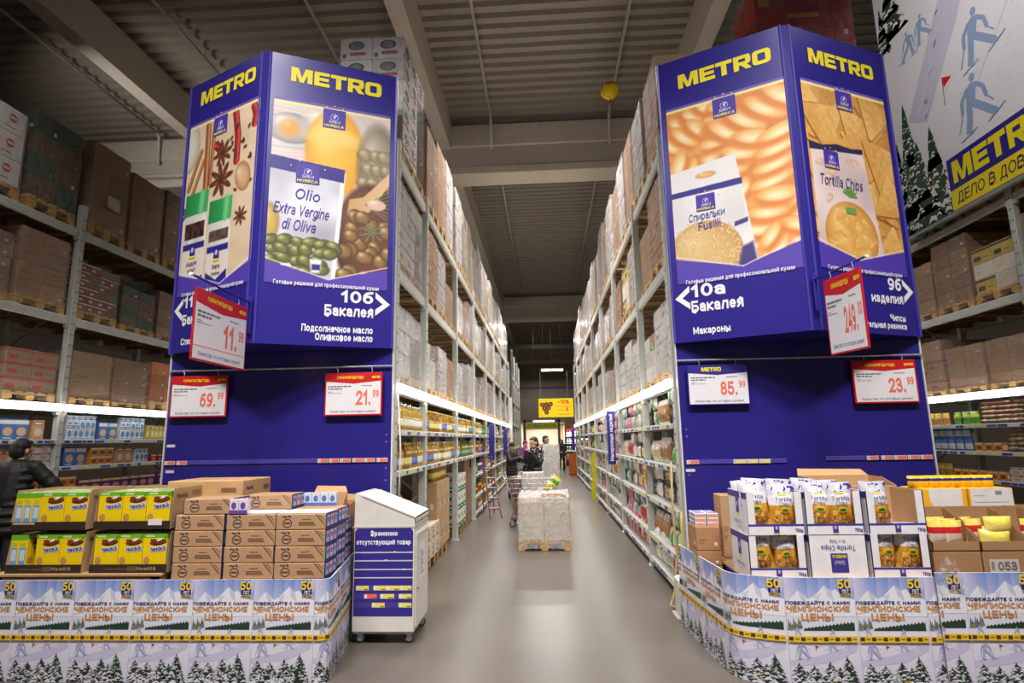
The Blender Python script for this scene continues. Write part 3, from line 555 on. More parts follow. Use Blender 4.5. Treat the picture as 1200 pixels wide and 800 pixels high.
def pic_oil():
    P = Paint(PW, PH, 160, (226, 218, 214)); r = random.Random(4); P.a += P.noise(4, 40)[..., None]
    for k in range(8): P.stroke([(.0, 1.15 + k * .1), (.4, 1.2 + k * .09)], .02, (190 + 8 * (k % 3) * 3, 184, 186), (246, 246, 248), e=.06)
    P.ell(.18, 1.66, .26, .17, (200, 192, 190), (248, 248, 250), (150, 140, 138)); P.ell(.16, 1.66, .1, .1, (232, 168, 92), (250, 206, 130), None, e=.05); P.ell(.5, 1.8, .2, .12, (222, 214, 208), (250, 248, 246), None, e=.08)
    P.ell(.62, 1.45, .3, .5, (246, 196, 70), (255, 232, 140), (232, 158, 42), e=.04); P.ell(.6, 1.62, .26, .1, (250, 214, 120), None, None, e=.08)
    P.ell(1.07, 1.35, .22, .5, (168, 156, 136), (206, 196, 180), (120, 106, 86), e=.06)
    for k in range(12): P.ell(.95 + (k % 3) * .1 + r.uniform(-.03, .03), 1.0 + (k // 3) * .16, .085, .075, (164, 148, 112), (214, 200, 170), (112, 98, 70), e=.03)
    P.ell(1.0, .55, .36, .6, (116, 62, 40), (150, 86, 56), (64, 34, 28), e=.04); P.a += (P.noise(8, 16))[..., None]
    P.poly([(1.2, 1.32), (.92, 1.0), (.78, .96), (.76, .78), (.88, .72), (1.0, .86), (1.22, 1.22)], (206, 160, 110), .01, (236, 200, 156))
    for k in range(8): P.stroke([(.95, .92), (1.2, .75 + k * .05)], .006, (120, 128, 96), e=.01)
    P.ell(1.06, .93, .1, .06, (228, 190, 170), (250, 236, 226), None)
    for k in range(24):
        cx = r.uniform(.73, 1.19); cy = r.uniform(.1, .78); P.ell(cx, cy, r.uniform(.075, .11), r.uniform(.07, .09), (150, 112, 58), (226, 198, 146), (74, 48, 26), r.uniform(-.6, .6))
    for k in range(9): t = k * PI / 4.5; P.stroke([(1.02, .62), (1.02 + .13 * math.cos(t), .62 + .12 * math.sin(t))], .008, (96, 106, 72), (160, 168, 130))
    # the packet in front
    P.poly([(-.05, -.05), (.64, -.05), (.72, 1.28), (-.02, 1.345)], (214, 214, 228), .006); m = ((P.X < .7) & (P.Y < 1.2)).astype(float); P.a += (m * P.noise(7, 60))[..., None] + (m * P.noise(15, 30))[..., None]
    P.poly([(.615, -.05), (.655, -.05), (.735, 1.24), (.69, 1.24)], (246, 246, 250), .006)
    P.poly([(-.02, 1.2), (.72, 1.13), (.727, 1.28), (-.02, 1.345)], NAVY, .006); P.ell(.02, .62, .09, .2, (206, 176, 86), (240, 220, 150), (150, 120, 60), e=.03)
    for row, n, y0 in ((0, 6, .42), (1, 6, .33), (2, 5, .24), (3, 5, .15), (4, 4, .07)):
        for k in range(n): P.ell(.05 + k * .115 + r.uniform(-.03, .03), y0 + r.uniform(-.03, .03), r.uniform(.075, .1), r.uniform(.052, .068), (116, 118, 56), (212, 212, 150), (54, 58, 24), r.uniform(-.5, .6))
    P.poly([(.43, .13), (.51, .13), (.53, .27), (.41, .27)], (236, 238, 246), .02); P.poly([(.435, .16), (.515, .16), (.515, .22), (.435, .22)], NAVY, .01)
    vee(P, .07, .25, .6); P.poly([(-.1, PH - .03), (PW + .1, PH - .03), (PW + .1, PH + .1), (-.1, PH + .1)], (250, 236, 160)); return P
def pic_fusilli():
    P = Paint(PW, PH, 160, (228, 146, 76)); r = random.Random(8); P.a += P.noise(5, 40)[..., None]
    def curl(cx, cy, a, n, wd, ln):
        d = (math.cos(a), math.sin(a))
        for k in range(n):
            t = (k - n / 2) * ln; x, y, b = cx + d[0] * t, cy + d[1] * t, a + PI / 2 + .5
            P.ell(x - d[0] * ln * .3, y - d[1] * ln * .3, wd * 1.03, ln * .5, (226, 138, 66), None, None, b, e=.05)
            P.ell(x, y, wd, ln * .43, (250, 208, 138), (255, 244, 208), (236, 158, 84), b, e=.014, hx=.05, hy=.3, pw=1.1)
    for k in range(12): curl(r.uniform(0, 1.2), r.uniform(.2, 1.9), r.uniform(0, 3.1), 4, .13, .16)
    for c in ((.18, 1.62, .3, 4, .19, .17), (.52, 1.5, 1.3, 4, .22, .18), (.98, 1.72, .4, 4, .24, .2), (.2, 1.18, 2.3, 4, .2, .17), (.72, 1.3, .8, 4, .2, .19), (1.02, 1.1, 1.35, 6, .22, .17), (.92, .62, 1.0, 4, .2, .19), (1.1, .3, .8, 4, .22, .18), (.95, .3, 2.0, 3, .16, .15)): curl(*c)
    P.poly([(-.05, -.05), (.82, -.05), (.70, .98), (.66, 1.3), (-.05, 1.22)], (238, 236, 238), .006); m = ((P.X < .78 - .1 * P.Y) & (P.Y < 1.0)).astype(float); P.a += (m * P.noise(6, 36))[..., None]
    P.poly([(-.05, .94), (.71, .96), (.705, 1.03), (-.05, 1.0)], NAVY, .006); P.ell(.36, 1.14, .1, .035, (240, 190, 120), (252, 216, 160), (206, 140, 80))
    P.ell(.3, .28, .37, .36, (222, 186, 122), (240, 214, 160), (196, 150, 88))
    for k in range(220):
        t = r.uniform(0, 6.28); q = math.sqrt(r.random()) * .34; x, y, a = .3 + q * 1.05 * math.cos(t), .3 + q * math.sin(t), r.uniform(0, 3.1); P.stroke([(x, y), (x + .035 * math.cos(a), y + .035 * math.sin(a))], .008, (238, 206, 146), (252, 234, 190), lo=(176, 124, 66), e=.006)
    P.poly([(.6, .08), (.8, .02), (.76, .34), (.66, .3)], (70, 60, 130), .03); P.poly([(.6, .52), (.73, .55), (.735, .6), (.605, .57)], (60, 56, 130), .01)
    vee(P, .1, .3, .65); P.poly([(-.1, PH - .03), (PW + .1, PH - .03), (PW + .1, PH + .1), (-.1, PH + .1)], (250, 236, 160)); return P
def pic_chips():
    P = Paint(PW, PH, 160, (206, 146, 70)); r = random.Random(9); P.a += P.noise(6, 40)[..., None]
    def chip(cx, cy, R_, a, k=1.0):
        pts = [(cx + R_ * math.cos(a + i * 2.094 + q), cy + R_ * math.sin(a + i * 2.094 + q)) for i in range(3) for q in (-.06, .06)]
        P.poly([(x - .012, y - .02) for x, y in pts], (150, 92, 36), .02); P.poly(pts, (222 * k, 164 * k, 84 * k), .006, (244, 198, 122), (math.cos(a), math.sin(a)))
        m = ((P.X - cx) ** 2 + (P.Y - cy) ** 2 < (R_ * .6) ** 2).astype(float); P.a += (m * P.noise(46, 26))[..., None]
    for k in range(46): chip(r.uniform(-.05, 1.25), r.uniform(.1, 1.95), r.uniform(.2, .3), r.uniform(0, 6), r.uniform(.92, 1.05))
    for c in ((.25, 1.55, .34, .6), (.75, 1.5, .36, 2.3), (.5, 1.15, .34, 3.4), (1.05, 1.2, .36, .3), (1.1, .8, .3, 1.6), (1.0, 1.75, .3, 4.4)): chip(*c)
    P.poly([(.02, -.05), (.92, -.05), (.76, 1.32), (.03, 1.27)], (226, 206, 204), .006); m = ((P.X < .9 - .1 * P.Y) & (P.X > .03) & (P.Y < 1.3)).astype(float); P.a += (m * P.noise(8, 40))[..., None]
    for k in range(9): P.ell(r.uniform(.08, .7), r.uniform(.7, 1.2), .06, .035, (236, 196, 176), (250, 232, 222), (206, 160, 140), r.uniform(0, 3))
    P.poly([(.02, 1.22), (.76, 1.27), (.765, 1.33), (.6, 1.31), (.4, 1.33), (.2, 1.29), (.02, 1.31)], (44, 36, 82), .008)
    P.ell(.47, .36, .36, .36, (240, 190, 104), (252, 222, 150), (206, 138, 60))
    for k in range(26):
        t = r.uniform(0, 6.28); q = math.sqrt(r.random()) * .3; x, y, a, R_ = .46 + q * math.cos(t), .34 + q * math.sin(t), r.uniform(0, 6), r.uniform(.08, .13); P.poly([(x + R_ * math.cos(a + i * 2.09), y + R_ * .8 * math.sin(a + i * 2.09)) for i in range(3)], (226, 162, 74), .006, (252, 216, 140), (math.cos(a), math.sin(a)))
    for k in range(7): t = k * .45; P.stroke([(.5, .78), (.5 + .09 * math.cos(t), .78 + .09 * math.sin(t))], .014, (96, 148, 60), e=.01)
    vee(P, .12, .29, .54); P.poly([(-.1, PH - .03), (PW + .1, PH - .03), (PW + .1, PH + .1), (-.1, PH + .1)], (250, 236, 160)); return P
def badge(A, x, y, w, l=2):                         # violet square with the catering mark
    h = w * .95; A.rect(x - w / 2, y - h / 2, x + w / 2, y + h / 2, (70, 50, 166), l); A.ring(x, y + h * .08, w * .15, w * .17, (222, 216, 246), l + 1, 16); A.ell(x, y + h * .1, w * .05, w * .09, (222, 216, 246), l + 1, 8); A.ell(x + w * .06, y + h * .18, w * .05, w * .035, (222, 216, 246), l + 1, 8)
    A.text('Select', x, y - h * .22, h * .15, (236, 232, 250), l + 1, w * .5, 'c', .0, slant=.2); A.text('HORECA', x, y - h * .44, h * .14, YEL, l + 1, w * .88, 'c', .02)
    for k in range(5): A.star(x + (k - 2) * w * .36, y + h * .68 - abs(k - 2) ** 2 * h * .09, w * .055, (248, 224, 90), l + 1)
def head_sign(name, label, apex, endL, endR, zt, faces):
    """tall blue three-cornered aisle sign: two printed faces meeting at an edge that leans out into the hall"""
    t = thing('aisle_sign', label, 'sign', (apex[0], max(endL[1], endR[1]), 2.63)); H = zt - 2.63; O = V(t.location)
    L = lambda p, z=0: V((p[0], p[1], 2.63 + z)) - O
    back = max(endL[1], endR[1]) + .0
    c = .05
    dl = (V(endL) - V(apex)).normalized(); dr = (V(endR) - V(apex)).normalized(); aL = V(apex) + dl * c; aR = V(apex) + dr * c
    mb = MB(); ring = [endL, aL, aR, endR]
    for z0, z1 in ((0, H),):
        for a, b in zip(ring, ring[1:]): mb.poly([L(a, z0), L(b, z0), L(b, z1), L(a, z1)], NAVY)
        mb.poly([L(p, H) for p in ring], NAVY); mb.poly([L(p, 0) for p in reversed(ring)], NAVY)
        mb.poly([L(endR, 0), L(endL, 0), L(endL, H), L(endR, H)], NAVY)
    mb.build('sign_body', 'panel', t)
    mb = MB()
    for a in (endL, endR, aL, aR): mb.box(tuple(L(a) + V((-.012, -.012, -.004))), tuple(L(a) + V((.012, .012, H + .004))), (66, 60, 160), .004)
    mb.build('corner_profile', 'paint', t)
    for side, d, spec in (('l', dl, faces[0]), ('r', dr, faces[1])):
        W = (V(endL if side == 'l' else endR) - V(apex)).length
        if side == 'l': o = L(endL); u = -dl
        else: o = L(apex); u = dr
        u3 = V((u[0], u[1], 0)); n = u3.cross(V((0, 0, 1)))
        f = plane(o, u3, (0, 0, 1), n); mb = MB(); A = Art(mb, f, .0008, .004)
        x0 = (W - PW) / 2 + (.01 if side == 'l' else .02); f2 = plane(V(o) + u3 * x0 + V((0, 0, .61)), u3, (0, 0, 1), n)
        g = MB(); spec['pic']().mesh(g, lambda x, y, z: f2(x, y, .006)); g.build('poster_picture', 'print', t)
        A.wordmark(x0 + .15, 5.435 - 2.63, .93, .165, YEL, 1)
        A.rect(x0, 2.57, x0 + PW, 2.60, (112, 84, 190), 1)
        A.b = .0075
        badge(A, x0 + spec['bx'], 2.45, .23)
        A.text('Готовые решения для профессиональной кухни', x0 + PW / 2, .60, .045, (232, 228, 250), 3, 1.02, 'c', .012)
        spec['art'](A, x0)
        A.b = .004
        ar = spec['arrow']; ax = .03 if ar < 0 else W - .03
        for sg in (1, -1): A.poly([(ax, .46), (ax - ar * .15, .46 + sg * .125), (ax - ar * .15, .46 + sg * .06), (ax - ar * .075, .46)][::sg], WHT, 1)
        for tx, tz, th, tw in spec['txt']: A.text(tx, (.19 if ar < 0 else W - .2), tz, th, WHT, 1, tw, 'l' if ar < 0 else 'r', .022, 3)
        mb.build('lettering', 'print', t)
    return t
def art_oil(A, x0):
    for i, (s, tx, tz, wd) in enumerate((('Olio', .36, 1.5, .24), ('Extra Vergine', .31, 1.325, .53), ('di Oliva', .29, 1.165, .32))): A.text(s, x0 + tx, tz, .115, (66, 52, 158), 4, wd, 'c', .005, 3, rot=-.06, slant=.12)
    badge(A, x0 + .36, 1.79, .23, 3)
def art_spice(A, x0):
    for cx, cy in ((.22, 1.03), (.64, .93)):
        A.rect(x0 + cx - .045, cy - .02, x0 + cx + .045, cy + .13, NAVY, 3); A.rect(x0 + cx - .045, cy - .02, x0 + cx + .045, cy + .005, YEL, 4); A.ell(x0 + cx, cy + .07, .025, .03, (190, 190, 230), 4, 8)
    A.text('Бадьян', x0 + .22, .93, .05, (70, 60, 70), 3, .18, 'c', .005, slant=.1); A.text('целый', x0 + .22, .86, .045, (70, 60, 70), 3, .13, 'c', .005, slant=.1)
    A.text('Зира', x0 + .64, .83, .05, (70, 60, 70), 3, .13, 'c', .005, slant=.1); A.text('семена', x0 + .64, .76, .045, (70, 60, 70), 3, .14, 'c', .005, slant=.1)
def art_fus(A, x0):
    A.text('Спиральки', x0 + .34, 1.27, .085, (66, 54, 150), 4, .36, 'c', .006, 3, rot=.06, slant=.1); A.text('Fusilli', x0 + .36, 1.16, .085, (66, 54, 150), 4, .22, 'c', .006, 3, rot=.06, slant=.1); badge(A, x0 + .34, 1.45, .19, 3)
def art_chip(A, x0):
    A.text('Tortilla Chips', x0 + .4, 1.47, .115, (66, 54, 120), 4, .58, 'c', .004, 3, slant=.12); badge(A, x0 + .3, 1.75, .2, 3); A.rect(x0 + .42, 1.2, x0 + .56, 1.27, (120, 160, 80), 3)
head_sign('aisle_sign', 'tall blue corner sign picturing spices and olive oil, above the left rack end', (-2.81, 5.2), (-3.96, 5.755), (-1.57, 5.755), 5.73,
    (dict(pic=pic_spices, bx=.55, art=art_spice, arrow=-1, txt=(('11а', .47, .125, .27), ('Бакалея', .29, .11, .49), ('Специи', .075, .075, .3))),
     dict(pic=pic_oil, bx=.6, art=art_oil, arrow=1, txt=(('10б', .455, .125, .33), ('Бакалея', .31, .115, .48), ('Подсолнечное масло', .14, .075, .69), ('Оливковое масло', .055, .075, .56)))))
head_sign('aisle_sign', 'tall blue corner sign picturing spiral pasta and tortilla chips, above the right rack end', (2.535, 5.33), (1.36, 5.905), (3.81, 5.905), 5.8,
    (dict(pic=pic_fusilli, bx=.6, art=art_fus, arrow=-1, txt=(('10а', .455, .135, .34), ('Бакалея', .30, .12, .5), ('Макароны', .07, .075, .36))),
     dict(pic=pic_chips, bx=.58, art=art_chip, arrow=1, txt=(('9б', .455, .13, .19), ('изделия', .32, .1, .45), ('Чипсы', .14, .07, .22), ('Жевательная резинка', .06, .065, .75)))))
# ---------------------------------------------------------------- blue rack heads with their rails
def rack_head(label, x0, x1, y, tagspec):
    t = thing('blue_rack_head', label, 'end panel', ((x0 + x1) / 2, y, 0)); hw = (x1 - x0) / 2
    mb = MB(); mb.box((-hw, 0, .02), (hw, .03, 2.66), (44, 37, 132), .006); mb.build('panel', 'panel', t)
    mb = MB(); mb.box((-hw, .0, 2.66), (hw, .03, 5.6), (44, 37, 132), .006); mb.build('upper_panel', 'panel', t)
    mb = MB(); mb.box((-hw - .012, -.012, .0), (-hw, .05, 5.0), (226, 228, 228), .003); mb.build('edge_trim', 'paint', t)
    mb = MB(); mb.box((hw, -.012, .0), (hw + .012, .05, 5.0), (226, 228, 228), .003); mb.build('edge_trim', 'paint', t)
    mb = MB(); mb.tube([(-hw, -.03, 2.45), (hw, -.03, 2.45)], .01, (206, 206, 212), 8); 
    for k in (-hw + .05, 0, hw - .05): mb.box((k - .012, -.03, 2.44), (k + .012, 0, 2.46), (200, 200, 206))
    mb.build('hanging_rail', 'zinc', t, True)
    mb = MB(); A = Art(mb, plane((-hw, 0, 0), (1, 0, 0), (0, 0, 1), (0, -1, 0)))
    for sx, z in ((.02, 1.66), (.03, 1.4)) if x0 < 0 else ((.02, 1.33),): A.rect(sx, z, sx + .09, z + .028, (220, 214, 226))
    for xx in ((2 * hw - .05,) if x0 < 0 else (.05,)):
        for z in (1.75, 1.68, 1.42, 1.3): A.ell(xx, z, .008, .008, (150, 146, 180), 0, 8)
    mb.build('stickers', 'print', t)
    for a, b, z, tags in tagspec:
        r = MB(); r.box((a - (x0 + x1) / 2, -.012, z - .022), (b - (x0 + x1) / 2, -.002, z + .022), (84, 74, 168), .004); ro = r.build('price_rail', 'gloss', t)
        g = MB(); A = Art(g, plane((-(x0 + x1) / 2, -.013, z), (1, 0, 0), (0, 0, 1), (0, -1, 0)))
        for p, q, c in tags:
            A.rect(p, -.02, q, .02, (242, 232, 232)); A.rect(p + (q - p) * .28, -.017, q - .004, .017, c, 1)
            for k in range(3): A.rect(p + .008, -.013 + k * .01, p + (q - p) * .22, -.009 + k * .01, (150, 130, 140), 1)
        g.build('price_tags', 'print', ro)
    return t
RED = (240, 124, 106); YT = (240, 226, 120)
rack_head('tall blue laminate end panel with white rail under the olive oil sign', -3.95, -1.57, 5.79, [(-3.94, -1.6, 1.5, [(-3.93, -3.82, RED), (-3.8, -3.69, RED), (-2.32, -2.21, RED), (-2.2, -2.1, RED), (-2.09, -1.98, RED), (-1.96, -1.85, RED), (-1.84, -1.73, RED), (-1.71, -1.6, RED)])])
rack_head('tall blue laminate end panel with white rail under the spiral pasta sign', 1.37, 3.80, 5.94, [(1.39, 2.38, 1.425, [(1.4, 1.52, RED), (1.86, 1.98, YT), (1.985, 2.1, YT), (2.11, 2.22, YT)]), (2.76, 3.79, 1.44, [(3.15, 3.26, RED), (3.29, 3.4, RED), (3.41, 3.53, RED), (3.54, 3.65, RED), (3.66, 3.77, RED)])])
# ---------------------------------------------------------------- price placards
def placard(label, o, u, w, h, price, cents, red=True, hang=None, thin=False, big=False):
    t = thing('price_placard', label, 'price sign', o); u = V(u).normalized(); n = V((u.y, -u.x, 0)); C = (206, 24, 34) if red else NAVY
    mb = MB(); rot = Matrix((( u.x, -n.x, 0), (u.y, -n.y, 0), (0, 0, 1))).to_4x4(); mb.x = rot
    mb.box((0, -.006, 0), (w, .006, h), C, .003); mb.build('board', 'plastic', t)
    mb = MB(); A = Art(mb, plane((0, 0, 0), u, (0, 0, 1), n), .0008, .0075); m = .012 if not red else .016
    A.rect(m, m, w - m, h - m, (238, 236, 242)); A.poly([(m, h * .8), (w * .5, h * .74 if red else h * .74), (w - m, h * .8), (w - m, h - .004), (m, h - .004)], C, 1)
    if red: A.text('ГАРАНТИЯ ВЫГОДЫ', w * .44, h * .855, h * .065, YEL, 2, w * .46, 'c', .02, slant=.1); A.wordmark(w * .82, h * .86, w * .14, h * .055, (250, 232, 40), 2)
    else: A.wordmark(w * .24, h * .835, w * .32, h * .1, YEL, 2)
    for y, x1, hh in ((.665, .46, .03), (.61, .3, .03), (.55, .14, .012), (.52, .3, .012)):
        x = w * .06
        while x < w * x1: q = RN.uniform(.03, .08) * w; A.rect(x, h * y, min(x + q, w * x1), h * (y + hh), (110, 106, 122), 1); x += q + .012 * w
    A.rect(w * .64, h * .68, w * .82, h * .7, (140, 136, 150), 1)
    A.text(price, w * .8, h * .24 if not big else h * .26, h * .34, (238, 120, 100), 1, w * (.27 if len(price) < 4 else .34), 'r', .02, 3); A.text(cents, w * .94, h * .42, h * .17, (238, 120, 100), 1, w * .105, 'r', .02, 3)
    if big: A.rect(m, h * .2, w - m, h * .212, (238, 120, 110), 1)
    A.text('Качество по оптовым ценам!', w * .5, h * .075, h * .06, (96, 92, 140), 1, w * .78, 'c', .008, slant=.1)
    mb.build('price_print', 'print', t)
    for k in (.2, .8):
        g = MB(); p = V((0, 0, 0)) + u * (w * k); g.tube([p + V((0, 0, h - .01)), p + u * .012 + V((0, 0, h + .02)), p + V((0, 0, h + hang)), p + V((0, 0, h + hang + .012)) + n * -.01], .003, (214, 214, 218), 5); g.build('hook', 'zinc', t)
    return t
placard('red topped price placard reading 69.99 at the left edge of blue panel', (-3.895, 5.735, 1.96), (1, 0, 0), .61, .43, '69.', '99', hang=.045)
placard('red topped price placard reading 21.99 on blue panel beside the oil rack', (-2.255, 5.735, 1.945), (1, 0, 0), .6, .44, '21.', '99', hang=.05)
placard('blue topped price placard reading 85.99 on panel under the pasta sign', (1.45, 5.885, 1.985), (1, 0, 0), .61, .41, '85.', '99', red=False, hang=.04)
placard('red topped price placard reading 23.99 on panel under the chips sign', (3.08, 5.885, 1.97), (1, 0, 0), .62, .43, '23.', '99', hang=.04)
placard('large red edged placard reading 11.99 hanging from rod off the spice sign', (-2.812, 4.33, 2.355), (0, 1, 0), .82, .6, '11.', '99', hang=.07, big=True)
placard('large red edged placard reading 249.00 hanging from rod off the chips sign', (2.545, 5.16, 2.36), (.09, -.45, 0), .46, .68, '249.', '00', hang=.06)
for o, p, lb in (((-2.81, 5.19, 3.02), (-2.81, 4.28, 3.035), 'blue rod sticking out of the olive oil sign, holding a placard'), ((2.54, 5.3, 3.1), (2.66, 4.66, 3.11), 'blue rod sticking out of the chips sign, holding a placard')):
    t = thing('sign_arm', lb, 'bracket', o); d = V(p) - V(o)
    mb = MB(); mb.tube([(0, 0, 0), d], .011, NAVY, 8); mb.box((-.02, -.005, -.3), (.02, .008, .06), NAVY, .003); mb.build('rod', 'paint', t)
    mb = MB(); mb.tube([d, d * 1.03], .015, (236, 236, 238), 8); mb.build('end_cap', 'plastic', t)
# ---------------------------------------------------------------- winter billboard above the far right rack
def billboard():
    y0, y1, z0, z1 = 6.35, 10.12, 5.08, 10.35; t = thing('billboard', 'huge snowy billboard with blue skiers and fir trees above far right rack', 'billboard', (6.5, y1, z0)); Wd = y1 - y0; H = z1 - z0
    mb = MB(); mb.box((0, -Wd, 0), (.05, 0, H), (228, 228, 236), .01); mb.build('board', 'paint', t)
    mb = MB(); A = Art(mb, plane((0, 0, 0), (0, -1, 0), (0, 0, 1), (-1, 0, 0)), .0015, .002); r = random.Random(2)
    A.rect(.0, .0, Wd, H, (236, 234, 242)); A.poly([(.5, 1.95), (.95, 1.7), (1.9, 2.9), (2.9, 4.6), (3.2, H), (2.5, H), (1.9, 3.9)], (206, 206, 226), 1)
    A.line(.75, 1.9, 2.4, 4.2, .012, (240, 240, 246), 2); A.line(2.0, 1.6, 3.5, 3.2, .02, (216, 216, 230), 2)
    for k in range(60): x, y = r.uniform(.9, 3.6), r.uniform(1.2, 3.6); A.ell(x, y, .05, .01, (214, 214, 230), 1, 6, .5)
    S_ = (150, 172, 210)
    A.skier(1.9, .98, .9, S_, 3); A.skier(2.12, 1.95, .86, S_, 3); A.skier(.82, 3.0, .52, S_, 3, -1); A.skier(1.1, 3.05, .52, S_, 3)
    A.line(1.4, 1.72, 1.42, 2.2, .014, (120, 60, 80), 3); A.poly([(1.42, 2.2), (1.62, 2.1), (1.43, 2.02)], (226, 30, 40), 3)
    G = (46, 78, 48)
    for cx, cy, ww, hh in ((.42, .6, .85, 1.6), (.28, .25, .7, 1.2), (.62, .1, 1.0, 1.3), (.98, -.1, 1.0, 1.55), (.3, -.1, .8, 1.0), (.68, -.3, 1.1, 1.0), (.12, .9, .4, .8), (.42, 3.75, .95, 1.0), (.15, 3.5, .5, .9), (1.8, 4.3, .6, .8)):
        n = 7
        for i in range(n):
            zz = cy + hh * i * .14; q = ww * .5 * (1 - i / n * .88)
            pts = []
            for k in range(9): a = -1 + 2 * k / 8; pts.append((max(.005, cx + a * q), max(.01, zz + hh * .2 * (1 - abs(a)) * .6 - (r.uniform(.03, .1) * hh if k % 2 == 0 else 0))))
            top = [(cx + q * .4, zz + hh * .16), (cx, min(H - .01, zz + hh * .26)), (max(.005, cx - q * .4), zz + hh * .16)]
            A.poly([(x, min(y, H - .01)) for x, y in pts + top], G, 4 + i * .2)
            for k in range(6):
                x = max(.03, cx + q * r.uniform(-.85, .8)); sz = q * r.uniform(.14, .3); y = zz + hh * r.uniform(.02, .14)
                if y < .06 or y + sz > H - .02: continue
                A.poly([(max(.006, x - sz), y - sz * .5), (x + sz * .1, y - sz * .15), (x + sz, y - sz * .5), (x + sz * .7, y + sz * .3), (max(.006, x - sz * .3), y + sz * .5)], (240, 240, 246), 4 + i * .2 + .1)
    A.rect(1.24, .33, Wd - .05, .85, (40, 36, 140), 6); A.wordmark(1.34, .42, 1.75, .35, YEL, 7); A.rect(1.24, .01, Wd - .05, .33, (250, 226, 30), 6); A.text('ДЕЛО В ДОВЕРИИ', 1.36, .09, .17, (44, 40, 90), 7, 1.8, 'l', .0, 3, slant=.12)
    mb.build('winter_print', 'print', t)
    mb = MB(); mb.box((-.01, -Wd, -.06), (.06, 0, 0), (150, 154, 152), .005); mb.build('lower_frame', 'paint', t)
    for k in (.15, .85):
        mb = MB(); mb.tube([(.02, -Wd * k, H), (.02, -Wd * k, ZD - z0 + .02)], .01, (150, 150, 150), 6); mb.build('suspension_wire', 'zinc', t)
billboard()
# ---------------------------------------------------------------- pallets and wrapped loads (local front looks to -y, origin on the ground)
def pallet_data(w=.8, d=1.2):
    mb = MB(); c = [(206, 170, 116), (196, 158, 104), (214, 180, 128)]
    for k in range(3): x = (-w / 2 + .05, 0, w / 2 - .05)[k]; mb.box((x - .05, -d / 2, 0), (x + .05, d / 2, .022), c[k], .003)
    for x in (-w / 2 + .07, 0, w / 2 - .07):
        for y in (-d / 2 + .07, 0, d / 2 - .07): mb.box((x - .065, y - .07, .022), (x + .065, y + .07, .1), (198, 158, 100), .004)
    for y in (-d / 2 + .07, 0, d / 2 - .07): mb.box((-w / 2, y - .07, .1), (w / 2, y + .07, .122), c[1], .003)
    for k in range(5): x = -w / 2 + .06 + (w - .12) * k / 4; mb.box((x - .055, -d / 2, .122), (x + .055, d / 2, .144), c[k % 3], .003)
    return mb.data('pallet', 'wood')
PAL = pallet_data()
def wrap_data(w, d, h, mat, seed, loose=0.012, n=9):
    r = random.Random(seed); mb = MB(); vs = []; fs = []
    cor = [(-w / 2, -d / 2), (w / 2, -d / 2), (w / 2, d / 2), (-w / 2, d / 2)]; loop = []
    for i in range(4):
        a, b = cor[i], cor[(i + 1) % 4]
        for k in range(n): t = k / n; loop.append((a[0] + (b[0] - a[0]) * t, a[1] + (b[1] - a[1]) * t))
    m = len(loop); rows = 10
    for j in range(rows + 1):
        for x, y in loop:
            q = 1 + (.012 + r.uniform(0, loose)) * (1 if j < rows else .2); vs.append((x * q, y * q, .03 + (h - .03) * j / rows + r.uniform(-.01, .01)))
    for j in range(rows):
        for k in range(m): fs.append((j * m + k, j * m + (k + 1) % m, (j + 1) * m + (k + 1) % m, (j + 1) * m + k))
    c = len(vs); vs.append((0, 0, h + .012))
    for k in range(m): fs.append((rows * m + k, rows * m + (k + 1) % m, c))
    mb.mesh(vs, fs, (220, 220, 220)); return mb.data('stretch_wrap', mat, False)
TAN, KRAFT, WHITEC, GREY = (176, 134, 94), (160, 118, 80), (226, 220, 220), (196, 190, 186)
def carton_data(cx, cy, cz, col, art=None, seed=0):
    mb = MB(); mb.box((-cx / 2, -cy / 2, 0), (cx / 2, cy / 2, cz), col, .006); dk = tuple(int(k * .86) for k in col)
    for f, L in ((plane((-cx / 2, -cy / 2, 0), (1, 0, 0), (0, 0, 1)), cx), (plane((cx / 2, -cy / 2, 0), (0, 1, 0), (0, 0, 1)), cy), (plane((-cx / 2, cy / 2, 0), (0, -1, 0), (0, 0, 1)), cy)):
        A = Art(mb, f)
        if art: art(A, L, cz)
        else: A.rect(L * .1, cz * .3, L * .3, cz * .36, dk); A.rect(L * .1, cz * .42, L * .42, cz * .5, dk); A.rect(L * .72, cz * .2, L * .85, cz * .36, tuple(int(k * .7 + 60) for k in col) if seed % 3 else (224, 218, 208))
    A = Art(mb, plane((-cx / 2, -cy / 2, cz), (1, 0, 0), (0, 1, 0))); A.rect(0, cy * .46, cx, cy * .54, tuple(min(255, int(k * 1.06)) for k in col))
    return mb.data('carton', 'card')
def art_oval(A, L, H):
    A.ring(L * .5, H * .66, .07, .1, (56, 52, 56), 0, 16, .55); A.ell(L * .5, H * .66, .07, .036, (120, 120, 118), 0, 14); A.rect(L * .3, H * .2, L * .74, H * .36, (176, 40, 52)); A.poly([(L * .74, H * .2), (L * .84, H * .28), (L * .74, H * .36)], (176, 40, 52)); A.rect(L * .06, H * .1, L * .18, H * .3, (90, 90, 96))
def art_red(A, L, H): A.ell(L * .5, H * .6, L * .16, H * .17, (190, 40, 50), 0); A.rect(L * .38, H * .55, L * .62, H * .65, (236, 220, 220), 1); A.rect(L * .2, H * .18, L * .6, H * .24, (150, 150, 156))
def art_violet(A, L, H): A.rect(0, H * .88, L, H, (84, 60, 130)); A.rect(L * .44, H * .6, L * .56, H * .9, (70, 50, 130), 1); A.rect(L * .42, H * .3, L * .6, H * .4, (150, 146, 160))
